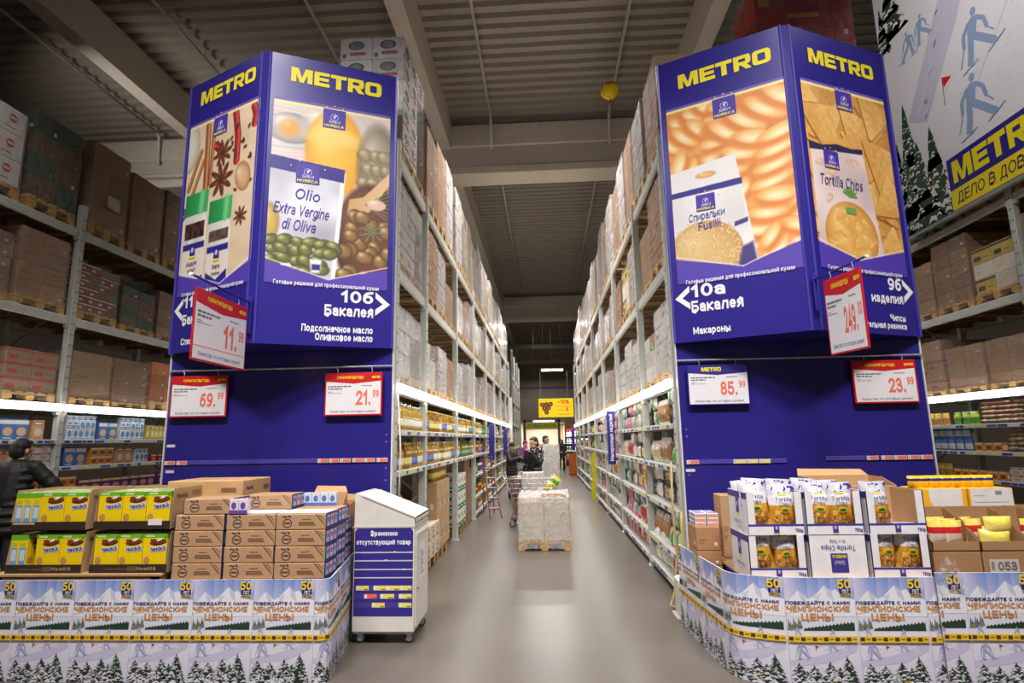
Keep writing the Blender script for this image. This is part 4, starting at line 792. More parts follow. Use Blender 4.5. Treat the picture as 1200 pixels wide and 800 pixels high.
def art_green(A, L, H): A.rect(0, 0, L, H * .3, (40, 120, 76)); A.ell(L * .5, H * .65, L * .18, H * .12, (60, 130, 90)); A.rect(L * .2, H * .1, L * .7, H * .2, (220, 230, 220), 1)
def art_band(c): 
    def f(A, L, H): A.rect(0, H * .8, L, H * .95, c); A.rect(L * .1, H * .2, L * .45, H * .5, c); A.rect(L * .55, H * .3, L * .85, H * .36, (120, 110, 110))
    return f
def load_proto(cols, arts, nz, cz, mat, seed, nx=2, ny=3, near=True, gap=0, topcut=0, w=.78, d=1.16, loose=.012):
    """pallet > cartons stacked in layers > stretch film around them"""
    t = thing('pallet_load', 'x', 'pallet load'); obj('pallet', PAL, t); r = random.Random(seed)
    cx, cy = w / nx, d / ny; H = nz * cz
    cds = [carton_data(cx - .006, cy - .006, cz - .003, tuple(int(k * q) for k in c), a, i) for i, (c, a) in enumerate(list(zip(cols, arts)) * 2) for q in ((1.0,) if i < len(cols) else (.93,))]
    if near:
        for k in range(nz):
            for i in range(nx):
                for j in range(ny):
                    if 0 < j < ny - 1 and 0 < i < nx - 1: continue
                    if j == ny - 1 and k < nz - 1: continue
                    if k == nz - 1 and r.random() < topcut: continue
                    obj('carton', cds[r.randrange(len(cds))], t, (-w / 2 + cx * (i + .5) + r.uniform(-.003, .003), -d / 2 + cy * (j + .5), .146 + k * cz))
    else:
        mb = MB()
        for k in range(nz):
            for i in range(nx):
                for j in range(ny):
                    c = cols[r.randrange(len(cols))]; q = r.uniform(.92, 1.05); c = tuple(min(255, int(v * q)) for v in c)
                    mb.box((-w / 2 + cx * i + .003, -d / 2 + cy * j + .003, .146 + k * cz), (-w / 2 + cx * (i + 1) - .003, -d / 2 + cy * (j + 1) - .003, .143 + (k + 1) * cz), c, .008)
                    if j == 0: A = Art(mb, plane((-w / 2 + cx * i, -d / 2, .146 + k * cz), (1, 0, 0), (0, 0, 1))); A.rect(cx * .2, cz * .3, cx * .6, cz * .5, tuple(int(v * .75) for v in c)) 
                    if i == 0: A = Art(mb, plane((-w / 2, -d / 2 + cy * (j + 1), .146 + k * cz), (0, -1, 0), (0, 0, 1))); A.rect(cy * .2, cz * .3, cy * .6, cz * .5, tuple(int(v * .75) for v in c))
        mb.build('carton_stack', 'card', t)
    if mat: obj('stretch_wrap', wrap_data(w, d, .146 + H, mat, seed, loose), t)
    t['h'] = .146 + H; return Proto(t)
BOXC = [((150, 116, 84), (166, 130, 96)), ((186, 180, 176), (170, 164, 160)), ((128, 100, 78), (150, 120, 96)), ((206, 202, 202), (190, 180, 176)), ((176, 150, 128), (150, 124, 104)), ((120, 84, 66), (180, 172, 168)), ((150, 60, 54), (186, 176, 170)), ((190, 172, 140), (140, 130, 120))]
FAR = []
for i in range(10): c = BOXC[i % len(BOXC)]; FAR.append((load_proto(c, (None, None), (3, 4, 5, 4, 3, 5, 4, 5, 6, 3)[i], (.3, .26, .21, .24, .33, .24, .2, .2, .2, .36)[i], ('haze', 'film', 'haze', 'haze', 'film', 'haze', 'haze', 'film', 'haze', 'haze')[i], 40 + i, near=False, ny=2 + i % 2), 'milky film' if i not in (1, 4, 7) else 'clear film'))
NEAR = dict(
    oval=load_proto((WHITEC, (222, 216, 214)), (art_oval, art_oval), 5, .27, 'film', 1, 2, 3), white=load_proto((WHITEC,), (art_violet,), 3, .29, 'haze', 2, 2, 2), green=load_proto((TAN, (222, 216, 208)), (art_green, None), 3, .3, 'film', 3, 2, 3),
    tan=load_proto((TAN, KRAFT), (None, None), 4, .26, 'film', 4, 2, 3, topcut=.2), grey=load_proto((GREY, (206, 202, 200)), (None, art_band((120, 60, 66))), 4, .28, 'haze', 5, 2, 3), brown=load_proto((KRAFT, (146, 104, 70)), (None, None), 5, .23, 'film', 6, 2, 3),
    redtop=load_proto((TAN, (180, 140, 104)), (art_band((150, 70, 66)), None), 5, .26, 'film', 7, 2, 3), red=load_proto(((206, 40, 48), (190, 34, 44)), (art_band((220, 170, 60)), None), 5, .25, 'film', 8, 2, 3), redoval=load_proto((WHITEC,), (art_red,), 3, .27, 'film', 9, 2, 3, topcut=.3),
    tall=load_proto(((186, 146, 104),), (None,), 1, .98, 'clear', 10, 1, 1), orange=load_proto(((226, 134, 56), (206, 120, 50)), (None, None), 3, .2, 'clear', 12, 2, 3, topcut=.3), dark=load_proto(((112, 78, 56), (52, 84, 60)), (None, None), 4, .24, 'clear', 13, 2, 3, topcut=.2), tins=load_proto(((150, 60, 50), (90, 110, 60)), (art_band((220, 210, 190)), art_band((190, 60, 50))), 6, .12, 'film', 14, 4, 4),
    prints=load_proto(((176, 136, 98),), (art_band((196, 60, 56)),), 3, .22, 'clear', 15, 2, 2), yellow=load_proto(((226, 192, 60), (236, 226, 210)), (art_band((40, 40, 60)), None), 3, .24, 'clear', 16, 2, 3, topcut=.2))
NM = dict(oval='white cartons with dark oval marks', white='white cartons with violet band', green='tan and green cartons', tan='tan cartons', grey='grey-white cartons', brown='brown cartons', redtop='tan cartons with red band', red='deep red cartons', redoval='white cartons with red ovals', tall='one tall plain carton', orange='orange boxes', dark='dark brown and green cartons', tins='shrink-packed tins', prints='tan cartons with red print', yellow='yellow and white boxes')
TIER = ('lower pallet tier', 'middle pallet tier', 'top pallet tier')
def key0(P): return P is NEAR['oval'] or P is NEAR['white']
def fill(xf, s, ys, zs, near, nearlim, where, rnd, top=1.75):
    for ti, z in enumerate(zs):
        k = 0; row = list(near[ti]); fi = ti * 3
        for b, (a, c) in enumerate(zip(ys, ys[1:])):
            W = c - a - .12; n = max(1, int(W / .795)); turned = n == 1
            for i in range(n):
                y = a + .06 + W * (i + .5) / n
                if row and y < nearlim: key = row.pop(0); P = NEAR[key]; txt = NM[key]
                elif y < nearlim: key = rnd.choice(['grey', 'tan', 'white', 'brown', 'green']); P = NEAR[key]; txt = NM[key]
                else: fi += rnd.randint(1, 3); P, tx = FAR[fi % len(FAR)]; txt = 'goods in ' + tx
                gap = (zs[ti + 1] - z - .2) if ti < len(zs) - 1 else top
                hs = gap * rnd.choice((rnd.uniform(.5, .72), rnd.uniform(.62, .9)) if ti == 0 else (rnd.uniform(.65, .9), rnd.uniform(.8, 1))) / P.o['h']; hs = max(.62, hs) if ti < len(zs) - 1 or top < 1.5 else min(max(hs, .8), 1.3)
                if k == 0 and key0(P): hs = min(1.08, gap * (.82 if ti == 0 else 1) / P.o['h'])
                P.place((xf - s * (.62 + rnd.uniform(0, .04) - (.2 if turned else 0)), y, z + .002), (0 if turned else PI / 2 * s) + rnd.uniform(-.008, .008), 'pallet of %s, %s on %s, %s' % (txt, ORD[k], TIER[ti], where), sc=(1, 1, hs)); k += 1
RL = random.Random(21)
fill(XL, 1, YSL, LV, [['white', 'green', 'grey', 'tan', 'grey'], ['grey', 'redtop', 'grey', 'tan', 'white'], ['oval', 'brown', 'tan', 'grey', 'grey', 'redtop']], 11, 'oil rack', RL)
fill(XR, -1, YSR, LV, [['grey', 'green', 'grey', 'grey', 'white'], ['redtop', 'tan', 'grey', 'yellow', 'brown', 'grey'], ['redtop', 'grey', 'tan', 'grey', 'brown', 'grey']], 11.5, 'pasta rack', RL)
fill(-6.9, 1, [4.95, 7.83, 10.6, 13.3], (2.30, 3.57, 4.91), [['tan', 'tan', 'prints', 'tall', 'brown', 'orange', 'tan'], ['brown', 'brown', 'tan', 'tins', 'dark', 'brown', 'brown', 'tan'], ['red', 'redoval', 'dark', 'tan', 'tan', 'brown', 'brown', 'dark']], 13.4, 'far left rack', RL)
fill(6.6, -1, [5.4, 8.0, 10.75, 13.4], (2.28, 3.58, 4.98), [['tan', 'grey', 'tan', 'tan', 'tan', 'redtop', 'tan', 'brown', 'tan'], ['brown', 'brown', 'brown', 'yellow', 'brown', 'tan', 'brown', 'tan', 'brown'], ['dark', 'brown', 'dark', 'brown', 'dark', 'brown', 'dark', 'brown', 'dark']], 13.4, 'far right rack', RL)
fill(-1.62, 1, [28.8, 31.45, 34.1, 36.7], (1.3, 2.5, 3.7, 4.9)[:3], [[], [], []], 0, 'distant rack', RL, .95)
# loads on the racks that face the side aisles, showing over the blue signs
NEAR['tan'].place((-3.38, 6.62, 4.912), PI / 2, 'tan carton load in film peeking over the spice sign', sc=(1, 1, 1.2))
NEAR['red'].place((3.36, 6.95, 4.912), PI / 2, 'deep red carton load in loose film towering above the chips sign', sc=(1, 1, 1.75))
NEAR['yellow'].place((3.2, 8.65, 4.912), PI / 2, 'yellow and white box load in film behind the red load', sc=(1, 1, 1.6))
NEAR['oval'].place((-3.38, 8.2, 4.912), PI / 2, 'tall white carton load with dark ovals, showing over the olive oil sign', sc=(1, 1, 1.35))
def sheet(lb, loc, rz, mark):
    mb = MB(); A = Art(mb, plane((-.13, 0, -.1), (1, 0, 0), (0, 0, 1))); mb.box((-.13, 0, -.1), (.13, .002, .1), (222, 218, 208)); A.text(mark, 0, -.05, .1, (70, 66, 62), 1, .13, 'c', -.005); tag(mb.build('paper_sheet', 'print', None, False, loc, rz), lb, 'paper')
sheet('white paper sheet marked 30 taped to a wrapped load, far left rack', (-6.895, 8.35, 5.55), PI / 2, '30')
# ---------------------------------------------------------------- shelf goods (local front to -y, origin at the foot)
def bottle(name, body, label, cap, h=.29, r=.042, parts=True):
    o = MB(); o.lathe([(r * .9, 0), (r, .012), (r, h * .3), (r * .94, h * .36), (r, h * .42), (r, h * .62), (r * .55, h * .8), (r * .36, h * .86), (r * .36, h * .92)], 10, body); o = o.build(name, 'oil', None, True)
    if parts:
        m = MB(); m.lathe([(r * 1.015, h * .14), (r * 1.02, h * .2), (r * 1.02, h * .42), (r * .98, h * .47)], 10, [label, tuple(min(255, k + 60) for k in label), label]); m.build('label', 'print', o, True)
        m = MB(); m.lathe([(r * .42, h * .9), (r * .42, h), (r * .34, h * 1.01)], 10, cap); m.build('cap', 'plastic', o, True)
    return Proto(o)
def canister(name, body, band, h=.24, r=.05):
    m = MB(); m.lathe([(r, 0), (r, h * .2), (r, h * .7), (r, h * .86), (r * .5, h * .94), (r * .5, h)], 10, [body, band, body, body, band]); return Proto(m.build(name, 'plastic', None, True))
def packet(name, w, h, d, cols, spec=0, mat='foil', seed=0):
    """pillow packet: crimped top and foot, coloured bands, see-through belly"""
    r = random.Random(seed); nx, nz = 7, 9; mb = MB(); vs = []; fs = []; cs = []
    for sgn in (-1, 1):
        for j in range(nz + 1):
            v = j / nz; e = math.sin(PI * min(1, max(0, (v - .06) / .88))) ** .55 if .06 < v < .94 else 0
            for i in range(nx + 1):
                u = i / nx * 2 - 1; q = e * (1 - abs(u) ** 2.6) ** .6
                vs.append((u * w / 2 * (1 - .06 * e) + r.uniform(-.01, .01) * w, sgn * (d / 2 * q + .002) + r.uniform(-.03, .03) * d * (q > 0), v * h))
    n0 = (nx + 1) * (nz + 1)
    def colr(i, j): 
        v = (j + .5) / nz
        c = cols[0] if v > .82 else cols[1] if v > .52 else cols[2] if v > .1 else cols[0]
        q = r.uniform(.82, 1.12) if spec and .1 < v < .52 else r.uniform(.96, 1.03); return tuple(min(255, int(k * q)) for k in c)
    for j in range(nz):
        for i in range(nx):
            a = j * (nx + 1) + i; fs.append((a, a + 1, a + nx + 2, a + nx + 1)); cs.append(colr(i, j)); b = a + n0; fs.append((b, b + nx + 1, b + nx + 2, b + 1)); cs.append(colr(i, j))
    mb.mesh(vs, fs, cs); return mb.build(name, mat, None, True)
def carton_pack(name, w, h, d, base, band, pic, top=None):
    mb = MB(); mb.box((-w / 2, -d / 2, 0), (w / 2, d / 2, h), base, .003, top)
    A = Art(mb, plane((-w / 2, -d / 2, 0), (1, 0, 0), (0, 0, 1))); A.rect(0, h * .74, w, h * .93, band); A.ell(w / 2, h * .38, w * .36, h * .22, pic, 0, 10); A.rect(w * .15, h * .8, w * .8, h * .87, (240, 238, 230), 1); A.rect(w * .2, h * .06, w * .8, h * .1, band)
    A = Art(mb, plane((w / 2, -d / 2, 0), (0, 1, 0), (0, 0, 1))); A.rect(d * .1, h * .2, d * .9, h * .7, band)
    return Proto(mb.build(name, 'gloss'))
AMB = (206, 150, 40)
OIL = [(bottle('oil_bottle', (214, 158, 36), (70, 90, 168), (226, 196, 60)), 'golden oil bottle with blue label'), (bottle('oil_bottle', (226, 190, 70), (232, 226, 214), (240, 236, 226)), 'golden oil bottle with white label'), (bottle('oil_bottle', (190, 130, 26), (206, 180, 60), (240, 206, 40)), 'amber oil bottle with yellow cap'), (bottle('oil_bottle', (150, 150, 50), (60, 120, 60), (60, 90, 40)), 'green oil bottle with green label'), (bottle('oil_bottle', (226, 184, 84), (238, 206, 150), (236, 230, 220), .3, .045), 'golden oil bottle with cream label')]
TUB = [(canister('white_canister', (232, 230, 224), (60, 84, 150)), 'white canister with blue band'), (canister('sauce_jar', (206, 190, 90), (70, 110, 60), .15, .04), 'yellow sauce jar with green band'), (canister('dark_bottle', (50, 46, 44), (180, 60, 50), .26, .035), 'dark bottle with red band'), (canister('green_bottle', (60, 110, 60), (220, 210, 80), .24, .035), 'green bottle with yellow band'), (canister('yellow_bottle', (232, 200, 60), (196, 60, 40), .22, .04), 'yellow bottle with red band')]
def pk(n, *a, **k): return Proto(packet(n, *a, **k))
BAG = dict(
    wg=(pk('noodle_bag', .2, .3, .1, ((230, 234, 230), (60, 160, 70), (228, 226, 206)), spec=1, seed=1), 'white and green pasta bag'), br=(pk('spaghetti_bag', .13, .3, .09, ((226, 220, 214), (196, 150, 106), (176, 128, 84)), spec=1, seed=2), 'brown wholegrain pasta bag'),
    ye=(pk('pasta_bag', .2, .26, .1, ((230, 224, 214), (232, 190, 70), (236, 214, 140)), spec=1, seed=3), 'yellow pasta bag'), rd=(pk('macaroni_bag', .2, .28, .11, ((230, 226, 226), (206, 44, 50), (206, 60, 56)), seed=4), 'red and white pasta bag'),
    wh=(pk('shell_pasta_bag', .19, .26, .1, ((236, 234, 232), (232, 226, 222), (226, 206, 160)), spec=1, seed=5), 'white clear-bellied pasta bag'), tl=(pk('pasta_bag', .2, .24, .1, ((150, 180, 176), (206, 214, 212), (176, 190, 180)), seed=6), 'pale teal pasta bag'), gr=(pk('noodle_bag', .2, .24, .1, ((90, 190, 70), (70, 180, 60), (226, 232, 220)), seed=7), 'bright green pasta bag'), pi=(pk('macaroni_bag', .2, .26, .1, ((226, 130, 150), (206, 110, 130), (220, 206, 200)), seed=8), 'pink and white pasta bag'))
SAN = 'in %s of %s'
def lay(P, lb, xf, s, z, ys, dx, where, shelf, tiers=1, dz=.1, flat=False, rnd=RN, jit=.03):
    """a family of the same packet on one stretch of shelf"""
    g = '%s on %s, %s' % (lb, shelf, where)
    for k in range(tiers):
        for y in ys:
            if flat == 2:
                o = P.place((xf - s * (.09 + rnd.uniform(0, .05)), y - s * .14 + rnd.uniform(-jit, jit) * .6, z + .105 + k * .2), PI / 2 * s, g, g); o.rotation_euler = (rnd.uniform(-.12, .12), PI / 2 + rnd.uniform(-.08, .08), PI / 2 * s + rnd.uniform(-.12, .12))
            elif flat: loc = (xf - s * (.035 + rnd.uniform(0, .04) + k * .012), y + rnd.uniform(-jit, jit), z + .05 + k * dz); o = P.place(loc, PI / 2 * s + rnd.uniform(-.2, .2), g, g); o.rotation_euler = (-PI / 2 + rnd.uniform(-.1, .1), 0, o.rotation_euler.z)
            else: P.place((xf - s * (dx + rnd.uniform(0, .015)), y + rnd.uniform(-jit, jit) * .5, z + .001 + k * dz), PI / 2 * s + rnd.uniform(-.08, .08), g, g)
def ar(a, b, n): return [a + (b - a) * (i + .5) / n for i in range(n)]
SH = ('top shelf', 'second shelf', 'third shelf', 'fourth shelf', 'bottom shelf')
BAYS = ['nearest bay'] + [ORD[i] + ' bay' for i in range(1, 9)]
RG = random.Random(5)
# --- oil rack, left of the aisle
for b in range(8):
    y0, y1 = YSL[b] + .1, YSL[b + 1] - .1; wh = BAYS[b] + ' of oil rack'
    for si, z in enumerate(left_shelves(YSL[b] - 5.86 + 5.86) if False else ((1.80, 1.37) if b == 0 else (1.80, 1.37, .92, .47, .12) if b > 2 else (1.80, 1.37))):
        if b < 3:
            opts = {(0, 0): (4, 1, 0), (0, 1): (0, 2, 4), (1, 0): (0, 1, 1, 2), (1, 1): (3, 1, 0, 2), (2, 0): (2, 1, 3), (2, 1): (0, 3, 1)}[(b, si)]
            cur = opts[0]
            for row, dx in (('', .06), ('back row, ', .17)):
                for i, yy in enumerate(ar(y0 + .03, y1 - .03, int((y1 - y0 - .06) / .1))):
                    if RG.random() < .45: cur = RG.choice(opts + (1, 0))
                    if RG.random() < .06: continue
                    P, lb = OIL[cur]; lay(P, lb, XL, 1, z, [yy], dx, row + wh, SH[si], jit=.01)
        else:
            a = y0
            kinds = RG.sample(range(10), 3)
            for q, kk in enumerate(kinds):
                c = y0 + (y1 - y0) * (q + 1) / 3 - .06; P, lb = (OIL + TUB)[kk]; lay(P, lb, XL, 1, z, ar(a, c, int((c - a) / (.13 if b < 5 else .2))), .07, wh, SH[si]); a = c + .1
# --- pasta rack, right of the aisle
ZR = (1.82, 1.37, .92, .45, .14)
near = {(0, 0): [('wg', 4, 2), ('br', 4, 0), ('wg', 3, 2)], (0, 1): [('gr', 3, 2), ('br', 5, 0), ('wh', 3, 0)], (0, 2): [('gr', 3, 3), ('br', 4, 3), ('wh', 3, 2)], (0, 3): [('wg', 3, 1), ('br', 3, 0)], (0, 4): [('rd', 3, 1), ('wh', 4, 2)],
        (1, 0): [('ye', 4, 2), ('tl', 3, 3), ('pi', 2, 2), ('tl', 3, 1)], (1, 1): [('ye', 4, 3), ('wh', 4, 3), ('rd', 2, 0), ('wh', 3, 0)], (1, 2): [('rd', 4, 3), ('ye', 4, 3), ('tl', 3, 2)], (1, 3): [('rd', 4, 0), ('tl', 3, 2), ('pi', 3, 3)], (1, 4): [('rd', 5, 2), ('pi', 4, 1)]}
KEY = list(BAG)
for b in range(8):
    y0, y1 = YSR[b] + .1, YSR[b + 1] - .1; wh = BAYS[b] + ' of pasta rack'
    for si, z in enumerate(ZR):
        seg = near.get((b, si))
        if b < 4 and seg is None:
            ks = RG.sample(KEY, 3); seg = [(k, 3, RG.choice((0, 2, 2, 3))) for k in ks]
        if b < 4:
            W = (y1 - y0) / len(seg); used = {}
            for q, (k, n, tiers) in enumerate(seg):
                P, lb = BAG[k]; a = y0 + W * q + .03; c = a + W - .06; used[k] = used.get(k, 0) + 1; lb2 = lb if used[k] == 1 else 'another row of ' + lb
                w2 = wh if used[k] == 1 else 'farther part of ' + wh; n = max(n, int((c - a) / (.14 if k == 'br' else .205)))
                if tiers == 0: lay(P, lb, XR, -1, z, ar(a, c, n), .1, w2, SH[si])
                else: lay(P, lb, XR, -1, z, ar(a, c, max(1, int((c - a) / .27))), .32, w2, SH[si], 2, .11, 2)
        else:
            a = y0
            for q in range(3):
                c = y0 + (y1 - y0) * (q + 1) / 3 - .06; P, lb = RG.choice(TUB + [BAG['ye'], BAG['rd'], BAG['wh']]); lay(P, lb, XR, -1, z, ar(a, c, 3 if b > 5 else 4), .14, ('front of ', 'middle of ', 'end of ')[q] + wh, SH[si]); a = c + .1
# --- far left rack: cartons and tins
CP = [(carton_pack('cereal_carton', .19, .27, .07, (70, 120, 190), (230, 236, 244), (226, 190, 150)), 'blue cereal carton'), (carton_pack('cereal_carton', .18, .26, .07, (206, 160, 116), (180, 96, 60), (236, 216, 180)), 'tan cereal carton'), (carton_pack('tea_box', .15, .12, .09, (176, 44, 50), (236, 200, 160), (230, 120, 90)), 'red tea box'), (carton_pack('tea_box', .15, .13, .09, (222, 140, 60), (240, 226, 190), (150, 80, 40)), 'orange tea box'), (carton_pack('biscuit_box', .2, .2, .08, (110, 56, 110), (226, 190, 120), (200, 140, 160)), 'purple biscuit box'), (carton_pack('milk_carton', .1, .22, .08, (222, 226, 234), (60, 110, 180), (90, 150, 210)), 'white and blue milk carton'), (carton_pack('gold_carton', .1, .24, .08, (196, 176, 84), (120, 110, 50), (232, 220, 150)), 'gold green carton'), (carton_pack('snack_box', .2, .1, .14, (226, 222, 216), (150, 60, 50), (206, 180, 160)), 'white snack box')]
far = {0: [(1, 7, 1, .27), (0, 3, 1, .27), (1, 2, 1, .27), (5, 6, 2, .13), (0, 2, 1, .27), (5, 5, 2, .13), (6, 5, 1, .24), (3, 2, 2, .13), (2, 4, 2, .12), (3, 3, 2, .13), (6, 3, 1, .24), (7, 2, 2, .1)], 1: [(7, 5, 2, .1), (1, 4, 1, .26), (7, 3, 3, .1), (0, 2, 1, .27), (3, 3, 2, .13), (1, 2, 1, .26), (5, 3, 1, .22), (2, 3, 1, .12), (7, 3, 1, .1), (2, 3, 2, .12), (0, 1, 1, .27)], 2: [(0, 5, 1, .27), (2, 6, 2, .12), (3, 5, 2, .13), (4, 8, 1, .2), (4, 5, 1, .2), (7, 5, 2, .1), (2, 3, 2, .12), (7, 6, 2, .1)]}
for si, z in enumerate((1.79, 1.41, 1.0)):
    y = 5.4; cnt = {}
    for k, n, tiers, dz in far[si]:
        P, lb = CP[k]; wd = {0: .2, 1: .19, 2: .16, 3: .16, 4: .21, 5: .11, 6: .11, 7: .21}[k]; cnt[k] = cnt.get(k, 0) + 1
        ys = [y + wd * (i + .5) for i in range(n) if abs(y + wd * (i + .5) - 7.83) > .16 and y + wd * (i + .5) < 10.4]
        lay(P, lb, -6.9, 1, z, ys, .1, ('far left rack', 'far left rack, second batch', 'far left rack, third batch', 'far left rack, fourth batch')[min(3, cnt[k] - 1)], SH[si], tiers, dz, jit=.004); y += wd * n + .06
# --- far right rack: snack packets
SN = [(pk('snack_bag', .17, .2, .08, ((226, 190, 60), (236, 206, 110), (206, 150, 70)), seed=11), 'yellow snack bag'), (pk('snack_bag', .17, .2, .08, ((70, 120, 200), (90, 140, 210), (220, 226, 236)), seed=12), 'blue snack bag'), (pk('noodle_pack', .13, .11, .05, ((236, 230, 220), (226, 170, 90), (226, 190, 140)), spec=1, seed=13), 'small orange nut packet'), (pk('noodle_pack', .13, .11, .05, ((230, 226, 226), (206, 200, 196), (220, 160, 110)), spec=1, seed=14), 'small pale biscuit packet'), (pk('snack_bag', .17, .2, .08, ((110, 180, 60), (220, 210, 80), (90, 160, 60)), seed=15), 'green and yellow snack bag'), CP[3], CP[7], (pk('snack_bag', .17, .2, .08, ((70, 56, 60), (120, 40, 46), (190, 170, 160)), seed=16), 'dark snack bag')]
far = {0: [(4, 2, 1, 2), (3, 4, 5, 0), (2, 6, 5, 0), (3, 5, 3, 0), (0, 4, 1, 2)], 1: [(2, 6, 6, 0), (2, 5, 5, 0), (5, 3, 1, 0), (1, 6, 2, 2), (7, 3, 1, 2)], 2: [(7, 5, 2, 2), (6, 3, 2, 0), (5, 6, 1, 0), (0, 4, 1, 2), (0, 5, 1, 2)]}
far[0] = [(2, 9, 5, 0), (3, 5, 5, 0), (4, 3, 1, 2), (0, 4, 1, 2)]
for si, z in enumerate((1.79, 1.38, .96)):
    y = 7.2; cnt = {}
    for k, n, tiers, md in far[si]:
        P, lb = SN[k]; wd = .14 if k in (2, 3) else .19; cnt[k] = cnt.get(k, 0) + 1; ys = [y + wd * (i + .5) for i in range(n) if abs(y + wd * (i + .5) - 8.0) > .12 and y + wd * (i + .5) < 10.5]
        lay(P, lb, 6.6, -1, z, ys, .1, ('far right rack', 'far right rack, farther batch')[min(1, cnt[k] - 1)], SH[si], tiers, .2 if md == 2 else .1 if k in (5, 6, 7) else .065, flat=(k in (2, 3)), jit=.005); y += wd * n + .07
# --- floor stock under the oil rack
def stock(lb, loc, dims, col, art=None, rz=0, name='carton'):
    o = obj(name, carton_data(*dims, col, art), None, loc, rz); return tag(o, lb, 'carton')
for (y, lb) in ((6.35, 'wooden pallet under cartons at the near end of oil rack'), (8.0, 'wooden pallet on floor under tall plain cartons of oil rack'), (8.95, 'wooden pallet on floor beside the second post of oil rack'), (10.85, 'wooden pallet on floor under green-banded cartons, oil rack')):
    o = obj('floor_pallet', PAL, None, (XL - .66, y, 0), PI / 2); tag(o, lb, 'pallet')
def art_gold(A, L, H): A.text('ЗОЛОТАЯ', L * .5, H * .42, .05, (60, 44, 36), 0, L * .8, 'c', .02); A.rect(L * .2, H * .2, L * .8, H * .28, (90, 66, 50)); A.rect(L * .3, H * .72, L * .7, H * .76, (100, 74, 56))
k = 0
for z in (.146, .46):
    for y in (6.2, 6.62):
        stock('brown oil carton with dark lettering, %s one of %s layer, near end of oil rack' % (('first', 'second')[y > 6.3], ('lower', 'upper')[z > .3]), (XL - .3, y, z), (.5, .4, .31), (152, 112, 80), art_gold, PI / 2)
for i, y in enumerate(ar(5.98, 6.75, 6)): OILB = OIL[0]; lay(OIL[0][0], 'golden oil bottle with blue label', XL, 1, .772, [y], .14, 'carton stack, near end of oil rack', 'top')
def art_stamp(A, L, H): A.ring(L * .5, H * .55, .05, .062, (90, 70, 60), 0, 12); A.rect(L * .25, H * .15, L * .75, H * .24, (100, 80, 66)); A.rect(L * .4, H * .5, L * .6, H * .6, (90, 70, 60))
for z in (.146, .36):
    for i, y in enumerate((7.68, 7.98, 8.28)):
        stock('pale stamped carton, %s in %s layer, second bay floor of oil rack' % (ORD[i], ('lower', 'upper')[z > .2]), (XL - .16, y, z), (.28, .3, .21), (216, 200, 180), art_stamp, PI / 2)
for z in (.146, .62):
    for i, y in enumerate((8.5, 8.86, 9.22)):
        stock('tall plain tan carton, %s in the %s layer, second bay of oil rack' % (ORD[i], ('lower', 'upper')[z > .3]), (XL - .2, y, z), (.34, .34, .47), (190, 156, 116), None, PI / 2)
lay(OIL[2][0], OIL[2][1], XL, 1, 1.092 - .001, ar(8.35, 9.38, 9), .12, 'second bay of oil rack', 'top of tan cartons')
for z in (.146, .46, .77):
    for i, y in enumerate((10.5, 10.84, 11.18)):
        stock('white carton with green band, %s in the %s layer, third bay of oil rack' % (ORD[i], {.146: 'lower', .46: 'middle', .77: 'upper'}[z]), (XL - .2, y, z), (.32, .32, .3), (226, 222, 214), art_green, PI / 2)
for i, (y, h) in enumerate(((11.6, 1.3), (12.0, 1.28), (12.3, 1.1))):
    stock('tall brown carton on the floor of oil rack, %s before the ladder' % ORD[2 - i], (XL - .25, y, .002), (.3, .36, h), (150, 116, 86), None, PI / 2)
